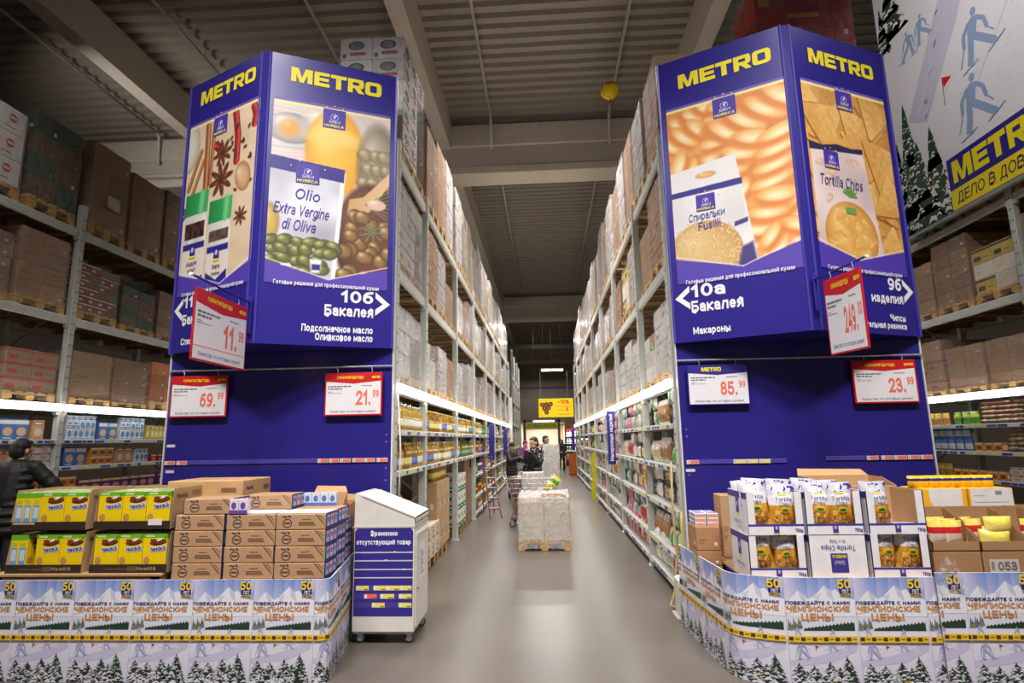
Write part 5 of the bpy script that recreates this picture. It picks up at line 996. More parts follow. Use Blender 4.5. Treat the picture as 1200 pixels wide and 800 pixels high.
# ---------------------------------------------------------------- printed card barriers round the two displays
class Path:
    def __init__(s, pts, fil):
        P = [V(p) for p in pts]; o = [P[0]]
        for i in range(1, len(P) - 1):
            r = fil[i - 1]; a = (P[i - 1] - P[i]).normalized(); b = (P[i + 1] - P[i]).normalized(); p0 = P[i] + a * r; p1 = P[i] + b * r
            for k in range(9): t = k / 8; o.append(p0 * (1 - t) ** 2 + P[i] * 2 * t * (1 - t) + p1 * t * t)
        o.append(P[-1]); s.p = o; s.l = [0]
        for a, b in zip(o, o[1:]): s.l.append(s.l[-1] + (b - a).length)
        s.L = s.l[-1]
    def at(s, x):
        x = min(max(x, 0), s.L - 1e-6); i = max(k for k in range(len(s.l) - 1) if s.l[k] <= x); d = (s.p[i + 1] - s.p[i]).normalized(); return s.p[i] + d * (x - s.l[i]), V((d.y, -d.x))
def unit_art(A, x0, x1, w, H, tape, r, cut=1e9):
    """one poster of the strip, from x0 (poster width w), upper sheet from the tape to H and the snowfield below"""
    k = w / 390; X = lambda v: x0 + v * k; Yz = lambda v: H - v * k * (H - tape) / (360 * k); N = 6
    def cl(pts): return [(min(max(x, x0), x1), y) for x, y in pts]
    for i in range(N):
        a, b = x0 + (x1 - x0) * i / N, x0 + (x1 - x0) * (i + 1) / N
        A.poly([(a, tape), (b, tape), (b, Yz(200)), (a, Yz(200))], (226, 226, 242)); A.poly([(a, Yz(200)), (b, Yz(200)), (b, H), (a, H)], None, 0, [(206, 210, 240), (186, 200, 240), (112, 146, 220), (160, 170, 224)] if i > 0 else [(226, 222, 242), (214, 216, 242), (170, 176, 226), (216, 212, 238)])
        A.poly([(a, 0.0), (b, 0.0), (b, tape), (a, tape)], None, 0, [(214, 212, 232), (214, 212, 232), (232, 230, 244), (232, 230, 244)])
    q = lambda *p, c, l: A.poly([(X(a), Yz(b)) for a, b in p], c, l)
    q((0, 230), (2, 160), (75, 75), (118, 112), (150, 190), (150, 230), c=(238, 238, 248), l=1); q((130, 230), (120, 130), (160, 112), (225, 45), (262, 80), (285, 68), (330, 120), (388, 130), (388, 230), c=(240, 240, 250), l=1.3)
    q((75, 75), (118, 112), (105, 150), (85, 120), c=(206, 208, 232), l=1.6); q((225, 45), (262, 80), (275, 140), (240, 110), c=(204, 208, 234), l=1.7); q((160, 112), (200, 90), (180, 150), c=(214, 216, 238), l=1.7)
    q((365, 0), (388, 0), (388, 60), (350, 130), c=(196, 202, 238), l=1.0)
    q((302, 18), (366, 14), (372, 112), (308, 116), c=(42, 38, 120), l=3); A.text('50', X(334), Yz(66), 52 * k, (250, 216, 30), 4, 74 * k, 'c', .03); A.text('ЛЕТ', X(340), Yz(92), 20 * k, (226, 222, 240), 4, 40 * k, 'c', .01); q((309, 98), (371, 95), (372, 112), (310, 115), c=(246, 214, 30), l=3.6); A.wordmark(X(313), Yz(111), 54 * k, 11 * k, (60, 50, 110), 4.4)
    A.text('ПОБЕЖДАЙТЕ С НАМИ!', X(2), Yz(159), 18 * k, (48, 42, 112), 4, 356 * k, 'l', .03); A.text('ЧЕМПИОНСКИЕ', X(2), Yz(201), 31 * k, (206, 142, 78), 4, 352 * k, 'l', .035); A.text('ЦЕНЫ', X(80), Yz(252), 38 * k, (206, 142, 78), 4, 180 * k, 'l', .035)
    for j in range(4): q((-4 + j * 17 + 4, 216 - j * 4), (8 + j * 17, 214 - j * 4), (10 + j * 17, 204 - j * 4), (1 + j * 17, 208 - j * 4), c=(240, 214, 110), l=4.6)
    pts = [(85, 312), (372, 312), (372, 262)]
    for j in range(14): pts += [(365 - j * 20, 270 + j * 2.4), (358 - j * 20, 258 + j * 2.8)]
    q(*pts, c=(38, 66, 50), l=2)
    for j in range(8): A.conifer(X(10 + j * 9), Yz(312 - j * 2), 26 * k, (64 - (j % 3) * 16) * k, 2, r, (76, 88, 62), (196, 200, 190))
    q((0, 318), (388, 318), (388, 345), (0, 345), c=(234, 232, 246), l=1); A.skier(X(50), Yz(340), 46 * k, (170, 178, 216), 3); A.skier(X(250), Yz(340), 36 * k, (170, 178, 216), 3, -1)
    T = tape; k2 = T / 330; Y2 = lambda v: T - v * k2
    A.poly([(X(0), Y2(150)), (X(150), Y2(120)), (X(300), Y2(60)), (X(330), Y2(10)), (X(385), Y2(10)), (X(372), Y2(80)), (X(240), Y2(160)), (X(60), Y2(185)), (X(0), Y2(185))], (204, 200, 228), 1)
    for j in range(9): A.poly([(X(20 + j * 34), Y2(24 + (j % 3) * 22)), (X(42 + j * 34), Y2(22 + (j % 3) * 22)), (X(46 + j * 34), Y2(30 + (j % 3) * 22)), (X(22 + j * 34), Y2(34 + (j % 3) * 22))], (222, 220, 238), 1.2)
    A.skier(X(62), Y2(140), 96 * k, (172, 174, 214), 3); A.skier(X(232), Y2(84), 64 * k, (180, 184, 220), 3); A.line(X(145), Y2(80), X(143), Y2(44), 2.5 * k, (120, 80, 100), 3); A.poly([(X(143), Y2(44)), (X(162), Y2(54)), (X(144), Y2(64))], (206, 40, 50), 3)
    for j, (cx, hh, ww) in enumerate(((60, 120, 160), (45, 165, 180), (125, 150, 190), (160, 90, 160), (215, 175, 200), (310, 215, 150), (330, 170, 110), (85, 110, 160), (265, 140, 190), (190, 80, 170))): A.conifer(X(cx), .003, ww * k, hh * k2, 4 + j * .9, r)
    A.poly([(X(180), Y2(296)), (X(270), Y2(296)), (X(270), Y2(278)), (X(180), Y2(278))], (236, 190, 30), 11)
def tape_art(A, x0, x1, tape):
    x = x0
    while x < x1 - .02:
        e = min(x + .0375, x1); A.poly([(x, tape - .02), (e, tape - .02), (e, tape + .02), (x, tape + .02)], (244, 200, 30), 12)
        i = int(round((x - x0) / .0375))
        if i % 2 == 0: A.poly([(x + .004, tape - .012), (min(x + .033, e), tape - .012), (min(x + .033, e), tape + .012), (x + .004, tape + .012)], (70, 56, 60), 12.6)
        else: A.poly([(x + .004, tape - .005), (min(x + .033, e), tape - .005), (min(x + .033, e), tape + .006), (x + .004, tape + .006)], (170, 120, 40), 12.6)
        x += .0375
def barrier(t, path, H, tape, w, s0, lift=0, out=0, r=None):
    mb = MB(); n = max(24, int(path.L / .05)); th = .008
    ps = [path.at(path.L * i / n) for i in range(n + 1)]
    for (p, a), (q, b) in zip(ps, ps[1:]):
        for sg in (1, -1):
            d0, d1 = (a * (out if sg > 0 else out - th), b * (out if sg > 0 else out - th)); v = [(p.x + d0.x, p.y + d0.y, lift), (q.x + d1.x, q.y + d1.y, lift), (q.x + d1.x, q.y + d1.y, lift + H), (p.x + d0.x, p.y + d0.y, lift + H)]
            mb.poly(v if sg > 0 else v[::-1], (226, 224, 240) if sg > 0 else (190, 160, 120))
        mb.poly([(p.x + a.x * out, p.y + a.y * out, lift + H), (q.x + b.x * out, q.y + b.y * out, lift + H), (q.x + b.x * (out - th), q.y + b.y * (out - th), lift + H), (p.x + a.x * (out - th), p.y + a.y * (out - th), lift + H)], (226, 224, 232))
    mb.build('card_sheet', 'print', t)
    def f(x, y, z): p, nn = path.at(x); e = nn * (out + .003 + z * .6); return V((p.x + e.x, p.y + e.y, lift + y))
    s = s0
    while s < path.L - .02:
        a, b = max(s, 0), min(s + w - .003, path.L)
        if b - a > .05:
            # printed flat first, then cut into narrow strips and laid along the bent card
            g2 = MB(); A = Art(g2, lambda x, y, z: V((x, y, z)), .0012, .0); unit_art(A, s, s + w - .003, w, H, tape, r or RN); tape_art(A, a, b, tape)
            g = MB(); bent = (path.at(a)[1] - path.at(b - .001)[1]).length > .02; cuts = [a + (b - a) * k / 14 for k in range(15)] if bent else [a, b]
            for fc, cc in zip(g2.f, g2.c):
                pc = [(V(g2.v[k]), c) for k, c in zip(fc, cc)]; lo, hi = min(p.x for p, _ in pc), max(p.x for p, _ in pc)
                for x0, x1 in zip(cuts, cuts[1:]):
                    if hi <= x0 or lo >= x1: continue
                    q = pc
                    for lim, sg in ((x0, 1), (x1, -1)):
                        if (sg > 0 and lo >= lim) or (sg < 0 and hi <= lim): continue
                        o = []
                        for (p, c), (p2, c2) in zip(q, q[1:] + q[:1]):
                            d, d2 = (p.x - lim) * sg, (p2.x - lim) * sg
                            if d >= 0: o.append((p, c))
                            if d * d2 < 0: t_ = d / (d - d2); o.append((p.lerp(p2, t_), tuple(u + (v_ - u) * t_ for u, v_ in zip(c, c2))))
                        q = o
                    if len(q) > 2: n0 = len(g.v); g.v += [tuple(f(p.x, p.y, p.z)) for p, _ in q]; g.f.append(tuple(range(n0, n0 + len(q)))); g.c.append([c for _, c in q])
            g.build('poster', 'print', t)
        s += w
t = thing('promotion_barrier', 'printed winter price barrier around the cereal and tan carton display', 'display barrier', (0, 0, 0))
barrier(t, Path([(-4.89, 4.3), (-1.6, 4.3), (-1.80, 5.55)], [.07]), .70, .305, .455, 0, r=random.Random(31))
t = thing('promotion_barrier', 'printed winter price barrier curving round the tortilla chip display', 'display barrier', (0, 0, 0))
pr = Path([(1.19, 5.6), (1.29, 4.42), (1.62, 4.29), (2.74, 4.285)], [.12, .14]); barrier(t, pr, .70, .305, .465, pr.L - 1.12 - .465 * 4, r=random.Random(32))
t = thing('promotion_barrier', 'separate overlapping winter price sheet in front of the brown snack cases', 'display barrier', (0, 0, 0))
pr = Path([(2.62, 4.262), (3.3, 4.25), (4.2, 4.24)], [.2]); barrier(t, pr, .735, .33, .465, -.29, r=random.Random(33))
mb = MB(); r_ = random.Random(6)
for k in range(26): x, z = 2.62 + r_.uniform(0, .12), .56 + r_.uniform(0, .25); mb.poly([(x, 4.238 - r_.uniform(0, .015), z), (x + .05, 4.225, z + r_.uniform(-.03, .03)), (x + .03, 4.236, z + .06)], (230, 230, 236))
tag(mb.build('clear_tape', 'clear'), 'crumpled clear tape joining the two printed sheets before the snack cases', 'tape')
# ---------------------------------------------------------------- hidden stands that carry the goods
def plinth(lb, x0, x1, y0, y1, h, nm='display_stand'):
    t = thing(nm, lb, 'display stand', ((x0 + x1) / 2, (y0 + y1) / 2, 0)); a, b = (x1 - x0) / 2, (y1 - y0) / 2
    mb = MB(); mb.box((-a, -b, h - .02), (a, b, h), (184, 150, 108), .003); mb.build('deck', 'card', t)
    for sx in (-1, 1):
        for sy in (-1, 1): mb = MB(); mb.box((sx * (a - .05) - .04, sy * (b - .05) - .04, 0), (sx * (a - .05) + .04, sy * (b - .05) + .04, h - .02), (170, 134, 92)); mb.build('leg', 'wood', t)
    mb = MB(); mb.box((-a + .02, -b + .01, h - .1), (a - .02, -b + .02, h - .02), (176, 140, 98)); mb.build('front_board', 'card', t); return t
plinth('low brown stand under the cereal trays, behind the printed barrier', -4.3, -2.93, 4.38, 5.3, .725)
plinth('low brown stand under the tan cartons, behind the printed barrier', -2.9, -1.84, 4.38, 5.4, .672)
plinth('low brown stand under the tortilla chip boxes, behind the barrier', 1.44, 2.75, 4.4, 5.4, .65)
plinth('low brown stand under the brown snack cases, behind the sheets', 2.765, 4.1, 4.4, 5.4, .53)
plinth('low brown stand under the small snack boxes beside the rack', 1.27, 1.43, 4.98, 5.5, .5)
# ---------------------------------------------------------------- cereal boxes in dark fronted trays
def cereal_box():
    w, d, h = .19, .066, .275; mb = MB(); mb.box((-w / 2, -d / 2, 0), (w / 2, d / 2, h), (250, 214, 20), .002, (120, 190, 60)); o = mb.build('cereal_box', 'gloss')
    g = MB(); A = Art(g, plane((-w / 2, -d / 2, 0), (1, 0, 0), (0, 0, 1)), .0004, .0006); A.rect(0, h * .9, w, h, (110, 186, 50)); A.rect(w * .1, h * .92, w * .45, h * .97, (206, 226, 180), 1)
    A.ell(w * .64, h * .78, w * .36, h * .085, (86, 44, 28), 1, 16, .12); r = random.Random(1)
    for k in range(22): A.ell(w * (.64 + r.uniform(-.3, .3)), h * (.79 + r.uniform(-.045, .06)), w * .05, w * .045, (120 + r.randint(-20, 20), 66, 40), 2 + k * .02, 7)
    A.ell(w * .68, h * .85, w * .13, h * .035, (244, 240, 232), 2.8, 10, .3); A.poly([(w * .93, h * .82), (w * .98, h * .97), (w * .9, h * .9)], (40, 110, 50), 3)
    [A.text('Nesquik', w * .67 + a * w * .022, h * .55 + b * w * .022, h * .13, (244, 244, 250), 2.2 + k * .1, w * .64, 'c', .02, rot=.12) for k, (a, b) in enumerate(((1, 0), (-1, 0), (0, 1), (0, -1)))]; A.text('Nesquik', w * .67, h * .55, h * .13, (40, 50, 170), 5, w * .64, 'c', .02, rot=.12)
    A.ell(w * .2, h * .3, w * .14, h * .1, (206, 150, 80), 1, 10); A.poly([(0, 0), (w, 0), (w, h * .1), (w * .55, h * .05), (0, h * .06)], (226, 228, 238), 1); A.poly([(w * .4, h * .02), (w * .85, h * .02), (w * .85, h * .12), (w * .6, h * .15), (w * .42, h * .1)], (206, 40, 40), 2)
    g.build('front_print', 'gloss', o)
    g = MB()
    for f in (plane((w / 2, -d / 2, 0), (0, 1, 0), (0, 0, 1)), plane((-w / 2, d / 2, 0), (0, -1, 0), (0, 0, 1))):
        A = Art(g, f, .0004, .0006); A.rect(0, h * .86, d, h, (110, 186, 50)); A.rect(d * .1, h * .05, d * .9, h * .66, (120, 170, 220)); A.rect(d * .2, h * .3, d * .8, h * .6, (206, 222, 236), 1); A.rect(d * .2, h * .7, d * .8, h * .8, (200, 200, 60), 1)
    A = Art(g, plane((-w / 2, -d / 2, h), (1, 0, 0), (0, 1, 0)), .0004, .0006); A.rect(w * .1, d * .25, w * .9, d * .75, (236, 240, 214)); A.rect(w * .35, d * .35, w * .65, d * .65, (226, 206, 90), 1)
    g.build('side_print', 'gloss', o); return Proto(o)
CB = cereal_box()
def tray(lb, x, y, z, w=.615, d=.42, h=.3, txt=None):
    t = thing('display_tray', lb, 'tray', (x, y, z)); K = (190, 156, 116); th = .005
    mb = MB(); mb.box((-w / 2, -d / 2, 0), (w / 2, d / 2, th), K); mb.box((-w / 2, d / 2 - th, th), (w / 2, d / 2, h), K)
    for s in (-1, 1):
        xs = (s * w / 2 - th, s * w / 2) if s > 0 else (s * w / 2, s * w / 2 + th)
        pr = [(-d / 2, th), (d / 2, th), (d / 2, h), (-d / 2 + .03, h), (-d / 2, .06)]
        for x_ in xs: mb.poly([(x_, a, b) for a, b in (pr if x_ == xs[1] else pr[::-1])], K)
        for (a, b), (c, e) in zip(pr, pr[1:] + pr[:1]): mb.poly([(xs[0], a, b), (xs[1], a, b), (xs[1], c, e), (xs[0], c, e)], (170, 136, 98))
    mb.build('tray_body', 'card', t)
    mb = MB(); mb.box((-w / 2, -d / 2 - .002, 0), (w / 2, -d / 2 + .003, .062), (56, 42, 34), .001); A = Art(mb, plane((-w / 2, -d / 2 - .002, 0), (1, 0, 0), (0, 0, 1)))
    if txt: A.text(txt, w * .74, .018, .026, (170, 140, 110), 0, .16, 'c', .02); A.text('Готовые Завтраки', w * .35, .022, .014, (150, 120, 90), 0, .2, 'c'); A.rect(w * .5, .012, w * .6, .048, (110, 84, 62))
    else: A.rect(.02, .042, .2, .058, (190, 170, 150)) if x < -3.5 else A.rect(w * .72, .03, w * .9, .075, (236, 232, 226), 1)
    mb.build('dark_front', 'print', t)
    g = MB(); A = Art(g, plane((w / 2, -d / 2, 0), (0, 1, 0), (0, 0, 1))); A.text('Nestlé', d * .3, h * .74, .04, (110, 80, 60), 0, .14, 'c', .02); A.rect(d * .62, h * .76, d * .9, h * .9, (150, 116, 84)); A.ring(d * .7, h * .4, .05, .065, (120, 90, 66), 0, 14); g.build('lettering', 'print', t)
    return t
def cereal_row(lb, x0, y0, z, n, deep, rz=0):
    for j in range(deep):
        for i in range(n): CB.place((x0 + .195 * i, y0 + j * .072, z), rz, lb, lb)
for (x, z, lb, side) in ((-3.225, 1.046, 'upper tray beside the tan cartons', 0), (-3.225, .727, 'lower tray beside the tan cartons', 0), (-3.905, 1.046, 'upper tray at the outer end of display', 1), (-3.905, .727, 'lower tray at the outer end of display', 1)):
    up = z > 1; tray('kraft display tray with dark front, ' + lb, x, 4.62, z, txt=None if up else 'Nestlé')
    if not side: cereal_row('yellow cereal box with chocolate bowl, in ' + lb, x - .195, 4.455, z + .006, 3, 5 if up else 2)
    else:
        cereal_row('yellow cereal box facing out, in ' + lb, x + .01, 4.455, z + .006, 2, 5 if up else 2)
        for k in range(3 if up else 2): CB.place((x - .265 + k * .07, 4.52, z + .006), PI / 2, 'yellow cereal box turned edge-on, in ' + lb, 'yellow cereal box turned edge-on, in ' + lb)
        if up:
            for k in range(3): CB.place((x - .265 + k * .07, 4.72, z + .006), PI / 2, 'cereal box behind the edge-on boxes of ' + lb, 'cereal box behind the edge-on boxes of ' + lb)
stock('plain tan carton under the rear cereal boxes, outer side', (-3.9, 5.08, .727), (.62, .42, .315), TAN); stock('plain tan carton under the rear cereal boxes, beside the big carton', (-3.6, 5.55, .002), (.62, .42, .7), TAN)
cereal_row('yellow cereal box in the loose rear rows of the display', -4.13, 4.92, 1.043, 3, 5)
def art_nestle(A, L, H): A.text('Nestlé', L * .24, H * .74, .036, (100, 74, 56), 0, .12, 'c', .02); A.rect(L * .72, H * .7, L * .92, H * .82, (130, 98, 70)); A.poly([(L * .3, H * .3), (L * .76, H * .3), (L * .74, H * .5), (L * .6, H * .62), (L * .42, H * .6), (L * .32, H * .45)], (120, 96, 74))
stock('tan carton carrying the big printed cereal carton', (-2.98, 5.08, .674 + .052), (.6, .4, .32), TAN); stock('big tan cereal carton with printed bowl behind the trays', (-2.9, 5.06, 1.048), (.66, .5, .33), (206, 164, 118), art_nestle)
# ---------------------------------------------------------------- tan baby-food cartons, printed ends
def art_apple(A, L, H):
    if L < .3: A.rect(0, 0, L, H, (66, 58, 130)); [A.rect(L * (.08 + .3 * k), H * .12, L * (.32 + .3 * k), H * .9, (170, 190, 226) if k != 1 else (226, 190, 200), 1) for k in range(3)]; [A.ell(L * (.2 + .3 * k), H * .6, L * .09, H * .16, (226, 90, 100) if k % 2 else (90, 130, 210), 2, 8) for k in range(3)]; A.rect(0, 0, L, H * .2, (60, 52, 124), 3); return
    D = (74, 62, 70); A.ring(L * .23, H * .42, .03, .038, D, 0, 14, .9); A.rect(L * .17, H * .38, L * .29, H * .48, D); A.ell(L * .2, H * .8, .012, .007, D, 0, 7, .5); A.ell(L * .27, H * .84, .014, .008, D, 0, 7, -.6); A.ell(L * .15, H * .84, .012, .006, D, 0, 7, .2)
    A.rect(L * .52, H * .64, L * .7, H * .69, (130, 98, 76)); [A.rect(L * .46, H * (.28 + .09 * k), L * (.8 - .02 * k), H * (.33 + .09 * k), (116, 86, 68)) for k in range(3)]
    for k in range(2): A.line(L * (.8 + k * .05), H * .98, L * (.97), H * (.4 + k * .22), .004, (84, 70, 76), 0)
    A.line(L * .78, H, L * .99, H * .22, .002, (84, 70, 76), 0)
APPLE = carton_data(.39, .255, .117, (190, 150, 112), art_apple); APLOPEN = None
cols = (('beside the cereal trays', -2.685), ('in the middle of the stack', -2.28), ('at the aisle side', -1.885)); rows = ('bottom', 'second', 'third', 'top')
for cn, cx in cols:
    for k in range(4): tag(obj('tan_carton', APPLE, None, (cx + RN.uniform(-.004, .004), 4.545, .674 + .1185 * k), RN.uniform(-.012, .012)), 'tan carton with apple mark, %s of front column %s' % (rows[k], cn), 'carton', 'front tan cartons')
    for k in range(4 if cx < -1.9 else 3): tag(obj('tan_carton', APPLE, None, (cx - .03, 4.82, .674 + .1185 * k)), 'tan carton in the second row, %s layer, column %s' % (rows[k], cn), 'carton', 'second row tan cartons')
for lb, x, y, z, rz in (('tan carton with open printed end lying on the front stack beside the cereal', -2.63, 4.55, 1.15, .02), ('tan carton wrapped in film on the second row, middle of stack', -2.28, 4.82, 1.15, 0), ('tan carton on the aisle side of the second row, under loose packs', -1.9, 4.83, 1.032, 0), ('tan carton in the third row, lower of two behind the stack', -2.38, 5.1, .674, 0), ('tan carton in third row by the aisle, bottom one', -1.96, 5.1, .674, 0), ('tan carton in third row by the aisle, second one', -1.96, 5.1, .793, 0), ('tan carton in third row by the aisle, third one', -1.96, 5.1, .912, 0)): tag(obj('tan_carton', APPLE, None, (x, y, z), rz), lb, 'carton')
for k, (x, y) in enumerate(((-1.92, 5.42), (-1.92, 5.42))): tag(obj('tan_carton', APPLE, None, (x, y, .674 + .1185 * k), PI / 2), 'tan carton with printed end at the back of the aisle side, %s' % ('lower', 'upper')[k], 'carton')
g = MB(); g.box((-.19, -.12, 0), (.19, .12, .004), (226, 226, 236)); PACKW = g.data('pack_tops', 'print')
for i, (cx, z, y, lb) in enumerate(((-2.28, 1.149, 4.55, 'white pack tops showing in open tan carton, middle front column'), (-1.885, 1.149, 4.55, 'white pack tops showing in open tan carton, aisle side front column'), (-2.6, 1.149, 4.83, 'white pack tops showing behind the top front carton'))): tag(obj('pack_sheet', PACKW, None, (cx, y, z)), lb, 'packs')
def mini(lb, x, y, z, n, col, c2, grp, w=.07, d=.05, h=.075):
    mb = MB(); mb.box((-w / 2, -d / 2, 0), (w / 2, d / 2, h), col, .003); A = Art(mb, plane((-w / 2, -d / 2, 0), (1, 0, 0), (0, 0, 1))); A.ell(w / 2, h * .55, w * .3, h * .25, c2, 0, 8); A.rect(0, 0, w, h * .25, c2)
    P = Proto(mb.build('juice_pack', 'gloss'))
    for i in range(n): P.place((x + i * (w + .003), y, z), RN.uniform(-.02, .02), lb, grp)
mini('pale blue printed pack standing on second row of tan cartons', -2.2, 4.95, 1.15, 6, (206, 216, 236), (90, 120, 190), 'pale blue packs on tan cartons', h=.11)
mini('violet printed pack in open end of the top tan carton', -2.42, 4.44, 1.153, 2, (230, 220, 236), (110, 80, 170), 'violet packs in top carton', h=.108)
def open_box(lb, x, y, z, w, d, h, col, rz=0, cut=.45, flap=True):
    t = thing('open_carton', lb, 'carton', (x, y, z), rz); th = .005; mb = MB(); mb.box((-w / 2, -d / 2, 0), (w / 2, d / 2, th), col); mb.box((-w / 2, d / 2 - th, 0), (w / 2, d / 2, h), col); mb.box((-w / 2, -d / 2, 0), (w / 2, -d / 2 + th, h * cut), col)
    for s in (-1, 1):
        x0 = s * w / 2 - (th if s > 0 else 0)
        pr = [(-d / 2, 0), (d / 2, 0), (d / 2, h), (0, h * (cut + .5) if cut < .5 else h), (-d / 2, h * cut)]
        for xx in (x0, x0 + th): mb.poly([(xx, a, b) for a, b in pr], col)
        for (a, b), (c, e) in zip(pr[1:], pr[2:] + pr[:1]): mb.poly([(x0, a, b), (x0 + th, a, b), (x0 + th, c, e), (x0, c, e)], tuple(int(k * .9) for k in col))
    mb.build('carton_body', 'card', t)
    if flap: m = MB(); m.box((-w / 2, d / 2 - th, h), (w / 2, d / 2, h + .004), col); m.poly([(-w / 2, d / 2, h), (w / 2, d / 2, h), (w / 2 - .03, d / 2 + .06, h + .05), (-w / 2 + .02, d / 2 + .05, h + .06)], col); m.build('flap', 'card', t)
    return t
open_box('torn open orange and tan carton at the back of tan stack', -1.96, 5.14, 1.031, .3, .25, .2, (206, 164, 118), .15, .3)
open_box('open tan carton with orange packs next to the white cabinet', -1.93, 5.42, .911, .22, .3, .22, (190, 150, 108), -.1, .8)
mini('orange pack in the opened carton near the white cabinet', -1.96, 5.38, .92, 2, (236, 96, 40), (250, 190, 120), 'orange packs by the cabinet', h=.2)
mini('orange pack in the torn open carton at stack back', -2.05, 5.1, 1.037, 3, (240, 100, 40), (250, 200, 130), 'orange packs in torn carton', h=.16)
# ---------------------------------------------------------------- tortilla chip cases and bags
def chip_bag(seed):
    o = packet('chip_bag', .2, .36, .12, ((206, 204, 218), (228, 226, 234), (222, 162, 62)), spec=1, seed=seed); r = random.Random(seed)
    g = MB(); f = lambda x, y, z: V((x - .1, -.055 * math.sin(PI * min(1, max(0, (y / .34 - .06) / .88))) ** .55 * max(.01, 1 - abs(x / .1 - 1) ** 2.6) ** .6 - .012 - z, y)); A = Art(g, f, .0006, .001)
    A.text('Tortilla', .1, .235, .028, (84, 76, 120), 1, .12, 'c', .005); A.text('Chips', .1, .2, .028, (84, 76, 120), 1, .08, 'c', .005); A.ell(.1, .165, .032, .02, (236, 200, 40), 2, 12); A.ell(.1, .163, .026, .012, (50, 110, 60), 3, 12); A.rect(.07, .28, .13, .33, (70, 60, 150), 1); A.rect(.07, .28, .13, .29, YEL, 2)
    for k in range(7): q = r.uniform(.01, .17); A.poly([(q, .325 + r.uniform(-.02, .01)), (q + r.uniform(.02, .05), .33 + r.uniform(-.02, .02)), (q + .02, .352)], (74, 62, 156), 1 + k * .05)
    for k in range(34):
        x, y, a, R_ = r.uniform(.03, .17), r.uniform(.05, .14), r.uniform(0, 6), r.uniform(.012, .026); c = r.choice([(236, 186, 90), (206, 136, 46), (246, 206, 120), (176, 108, 40)]); A.poly([(x + R_ * math.cos(a + i * 2.1), y + R_ * math.sin(a + i * 2.1)) for i in range(3)], c, .5 + k * .01)
    g.build('print', 'foil', o); return Proto(o)
CHIP = [chip_bag(s) for s in (51, 52)]
def chip_case(lb, x, y, z, rz=0, closed=False):
    w, d, h, th = .405, .4, .305, .006; t = thing('chip_case', lb, 'carton', (x, y, z), rz); Wc = (236, 234, 240)
    mb = MB(); mb.box((-w / 2, -d / 2, 0), (w / 2, d / 2, th), Wc); mb.box((-w / 2, d / 2 - th, th), (w / 2, d / 2, h), Wc, 0, None, {'-y': (190, 152, 110)})
    for s in (-1, 1): x0 = s * w / 2 - (th if s > 0 else 0); mb.box((x0, -d / 2, th), (x0 + th, d / 2, h), Wc, 0, None, {('+x' if s < 0 else '-x'): (190, 152, 110)})
    if closed: mb.box((-w / 2, -d / 2, th), (w / 2, -d / 2 + th, h), Wc); mb.box((-w / 2, -d / 2, h - th), (w / 2, d / 2, h), Wc)
    else:
        mb.box((-w / 2, -d / 2, th), (w / 2, -d / 2 + th, .075), Wc)
        for s in (-1, 1): x0 = -w / 2 if s < 0 else w / 2 - .055; mb.box((x0, -d / 2, .075), (x0 + .055, -d / 2 + th, h), Wc)
    mb.build('case_body', 'card', t); g = MB(); A = Art(g, plane((-w / 2, -d / 2, 0), (1, 0, 0), (0, 0, 1)), .0008)
    V_ = (72, 58, 160)
    if not closed: A.rect(0, .062, w, .076, V_); A.rect(w / 2 - .02, .012, w / 2 + .02, .072, V_, 1); A.rect(w / 2 - .02, .006, w / 2 + .02, .014, YEL, 1); A.ell(w / 2, .05, .01, .013, (190, 186, 230), 2, 8); A.text('750g', w * .9, .02, .024, (84, 72, 150), 1, .055, 'c', .01)
    g.build('case_print', 'print', t)
    g = MB()
    for f in (plane((-w / 2, d / 2, 0), (0, -1, 0), (0, 0, 1)), plane((w / 2, -d / 2, 0), (0, 1, 0), (0, 0, 1))): A = Art(g, f, .0008); A.rect(0, h * .83, d, h * .98, V_); A.rect(d * .42, h * .4, d * .58, h * .83, V_); A.rect(d * .42, h * .4, d * .58, h * .46, YEL, 1); A.ell(d * .5, h * .68, .016, .024, (190, 186, 230), 1, 8); A.text('Tortilla Chips', d * .5, h * .2, .03, (130, 120, 170), 1, .19, 'c', .005); A.text('10 x 750g', d * .5, h * .1, .018, (130, 120, 170), 1, .08, 'c')
    g.build('side_print', 'print', t); return t
def bags(lb, x, y, z, xs, n=3, tip=.12, sc=1):
    for j in range(n):
        for i, dx in enumerate(xs): o = CHIP[(i + j) % 2].place((x + dx + RN.uniform(-.004, .004), y + j * .1, z + .012), RN.uniform(-.15, .15), lb, lb, (sc, 1, RN.uniform(.94, 1.07))); o.rotation_euler = (RN.uniform(-tip, tip * .3), RN.uniform(-.08, .08), RN.uniform(-.2, .2))
chip_case('white tortilla case, upper, at the rack side of the chip display', 1.665, 4.66, .957, .02); chip_case('white tortilla case, lower, at the rack side of the chip display', 1.66, 4.66, .652)
chip_case('white tortilla case, upper, over the upside-down printed case', 2.09, 4.66, .957); chip_case('white tortilla case, lower middle, closed with upside-down print', 2.09, 4.66, .652, 0, True)
chip_case('white tortilla case, upper, open with one leaning bag, before kraft board', 2.53, 4.66, .957); chip_case('white tortilla case, lower, beside the brown snack cases', 2.525, 4.66, .652)
bags('tortilla chip bag in upper white case at the rack side', 1.665, 4.54, .957, (-.09, .09), 3); bags('tortilla chip bag in lower white case at the rack side', 1.66, 4.545, .652, (-.09, .09), 1, .02, .95)
bags('tortilla chip bag in the upper middle white case', 2.09, 4.54, .957, (-.09, .09), 3); bags('tortilla chip bag in lower white case beside snack cases', 2.525, 4.545, .652, (-.09, .09), 1, .02, .95); bags('leaning tortilla chip bag in the upper case before kraft board', 2.53, 4.54, .957, (-.09, ), 2, -.05)
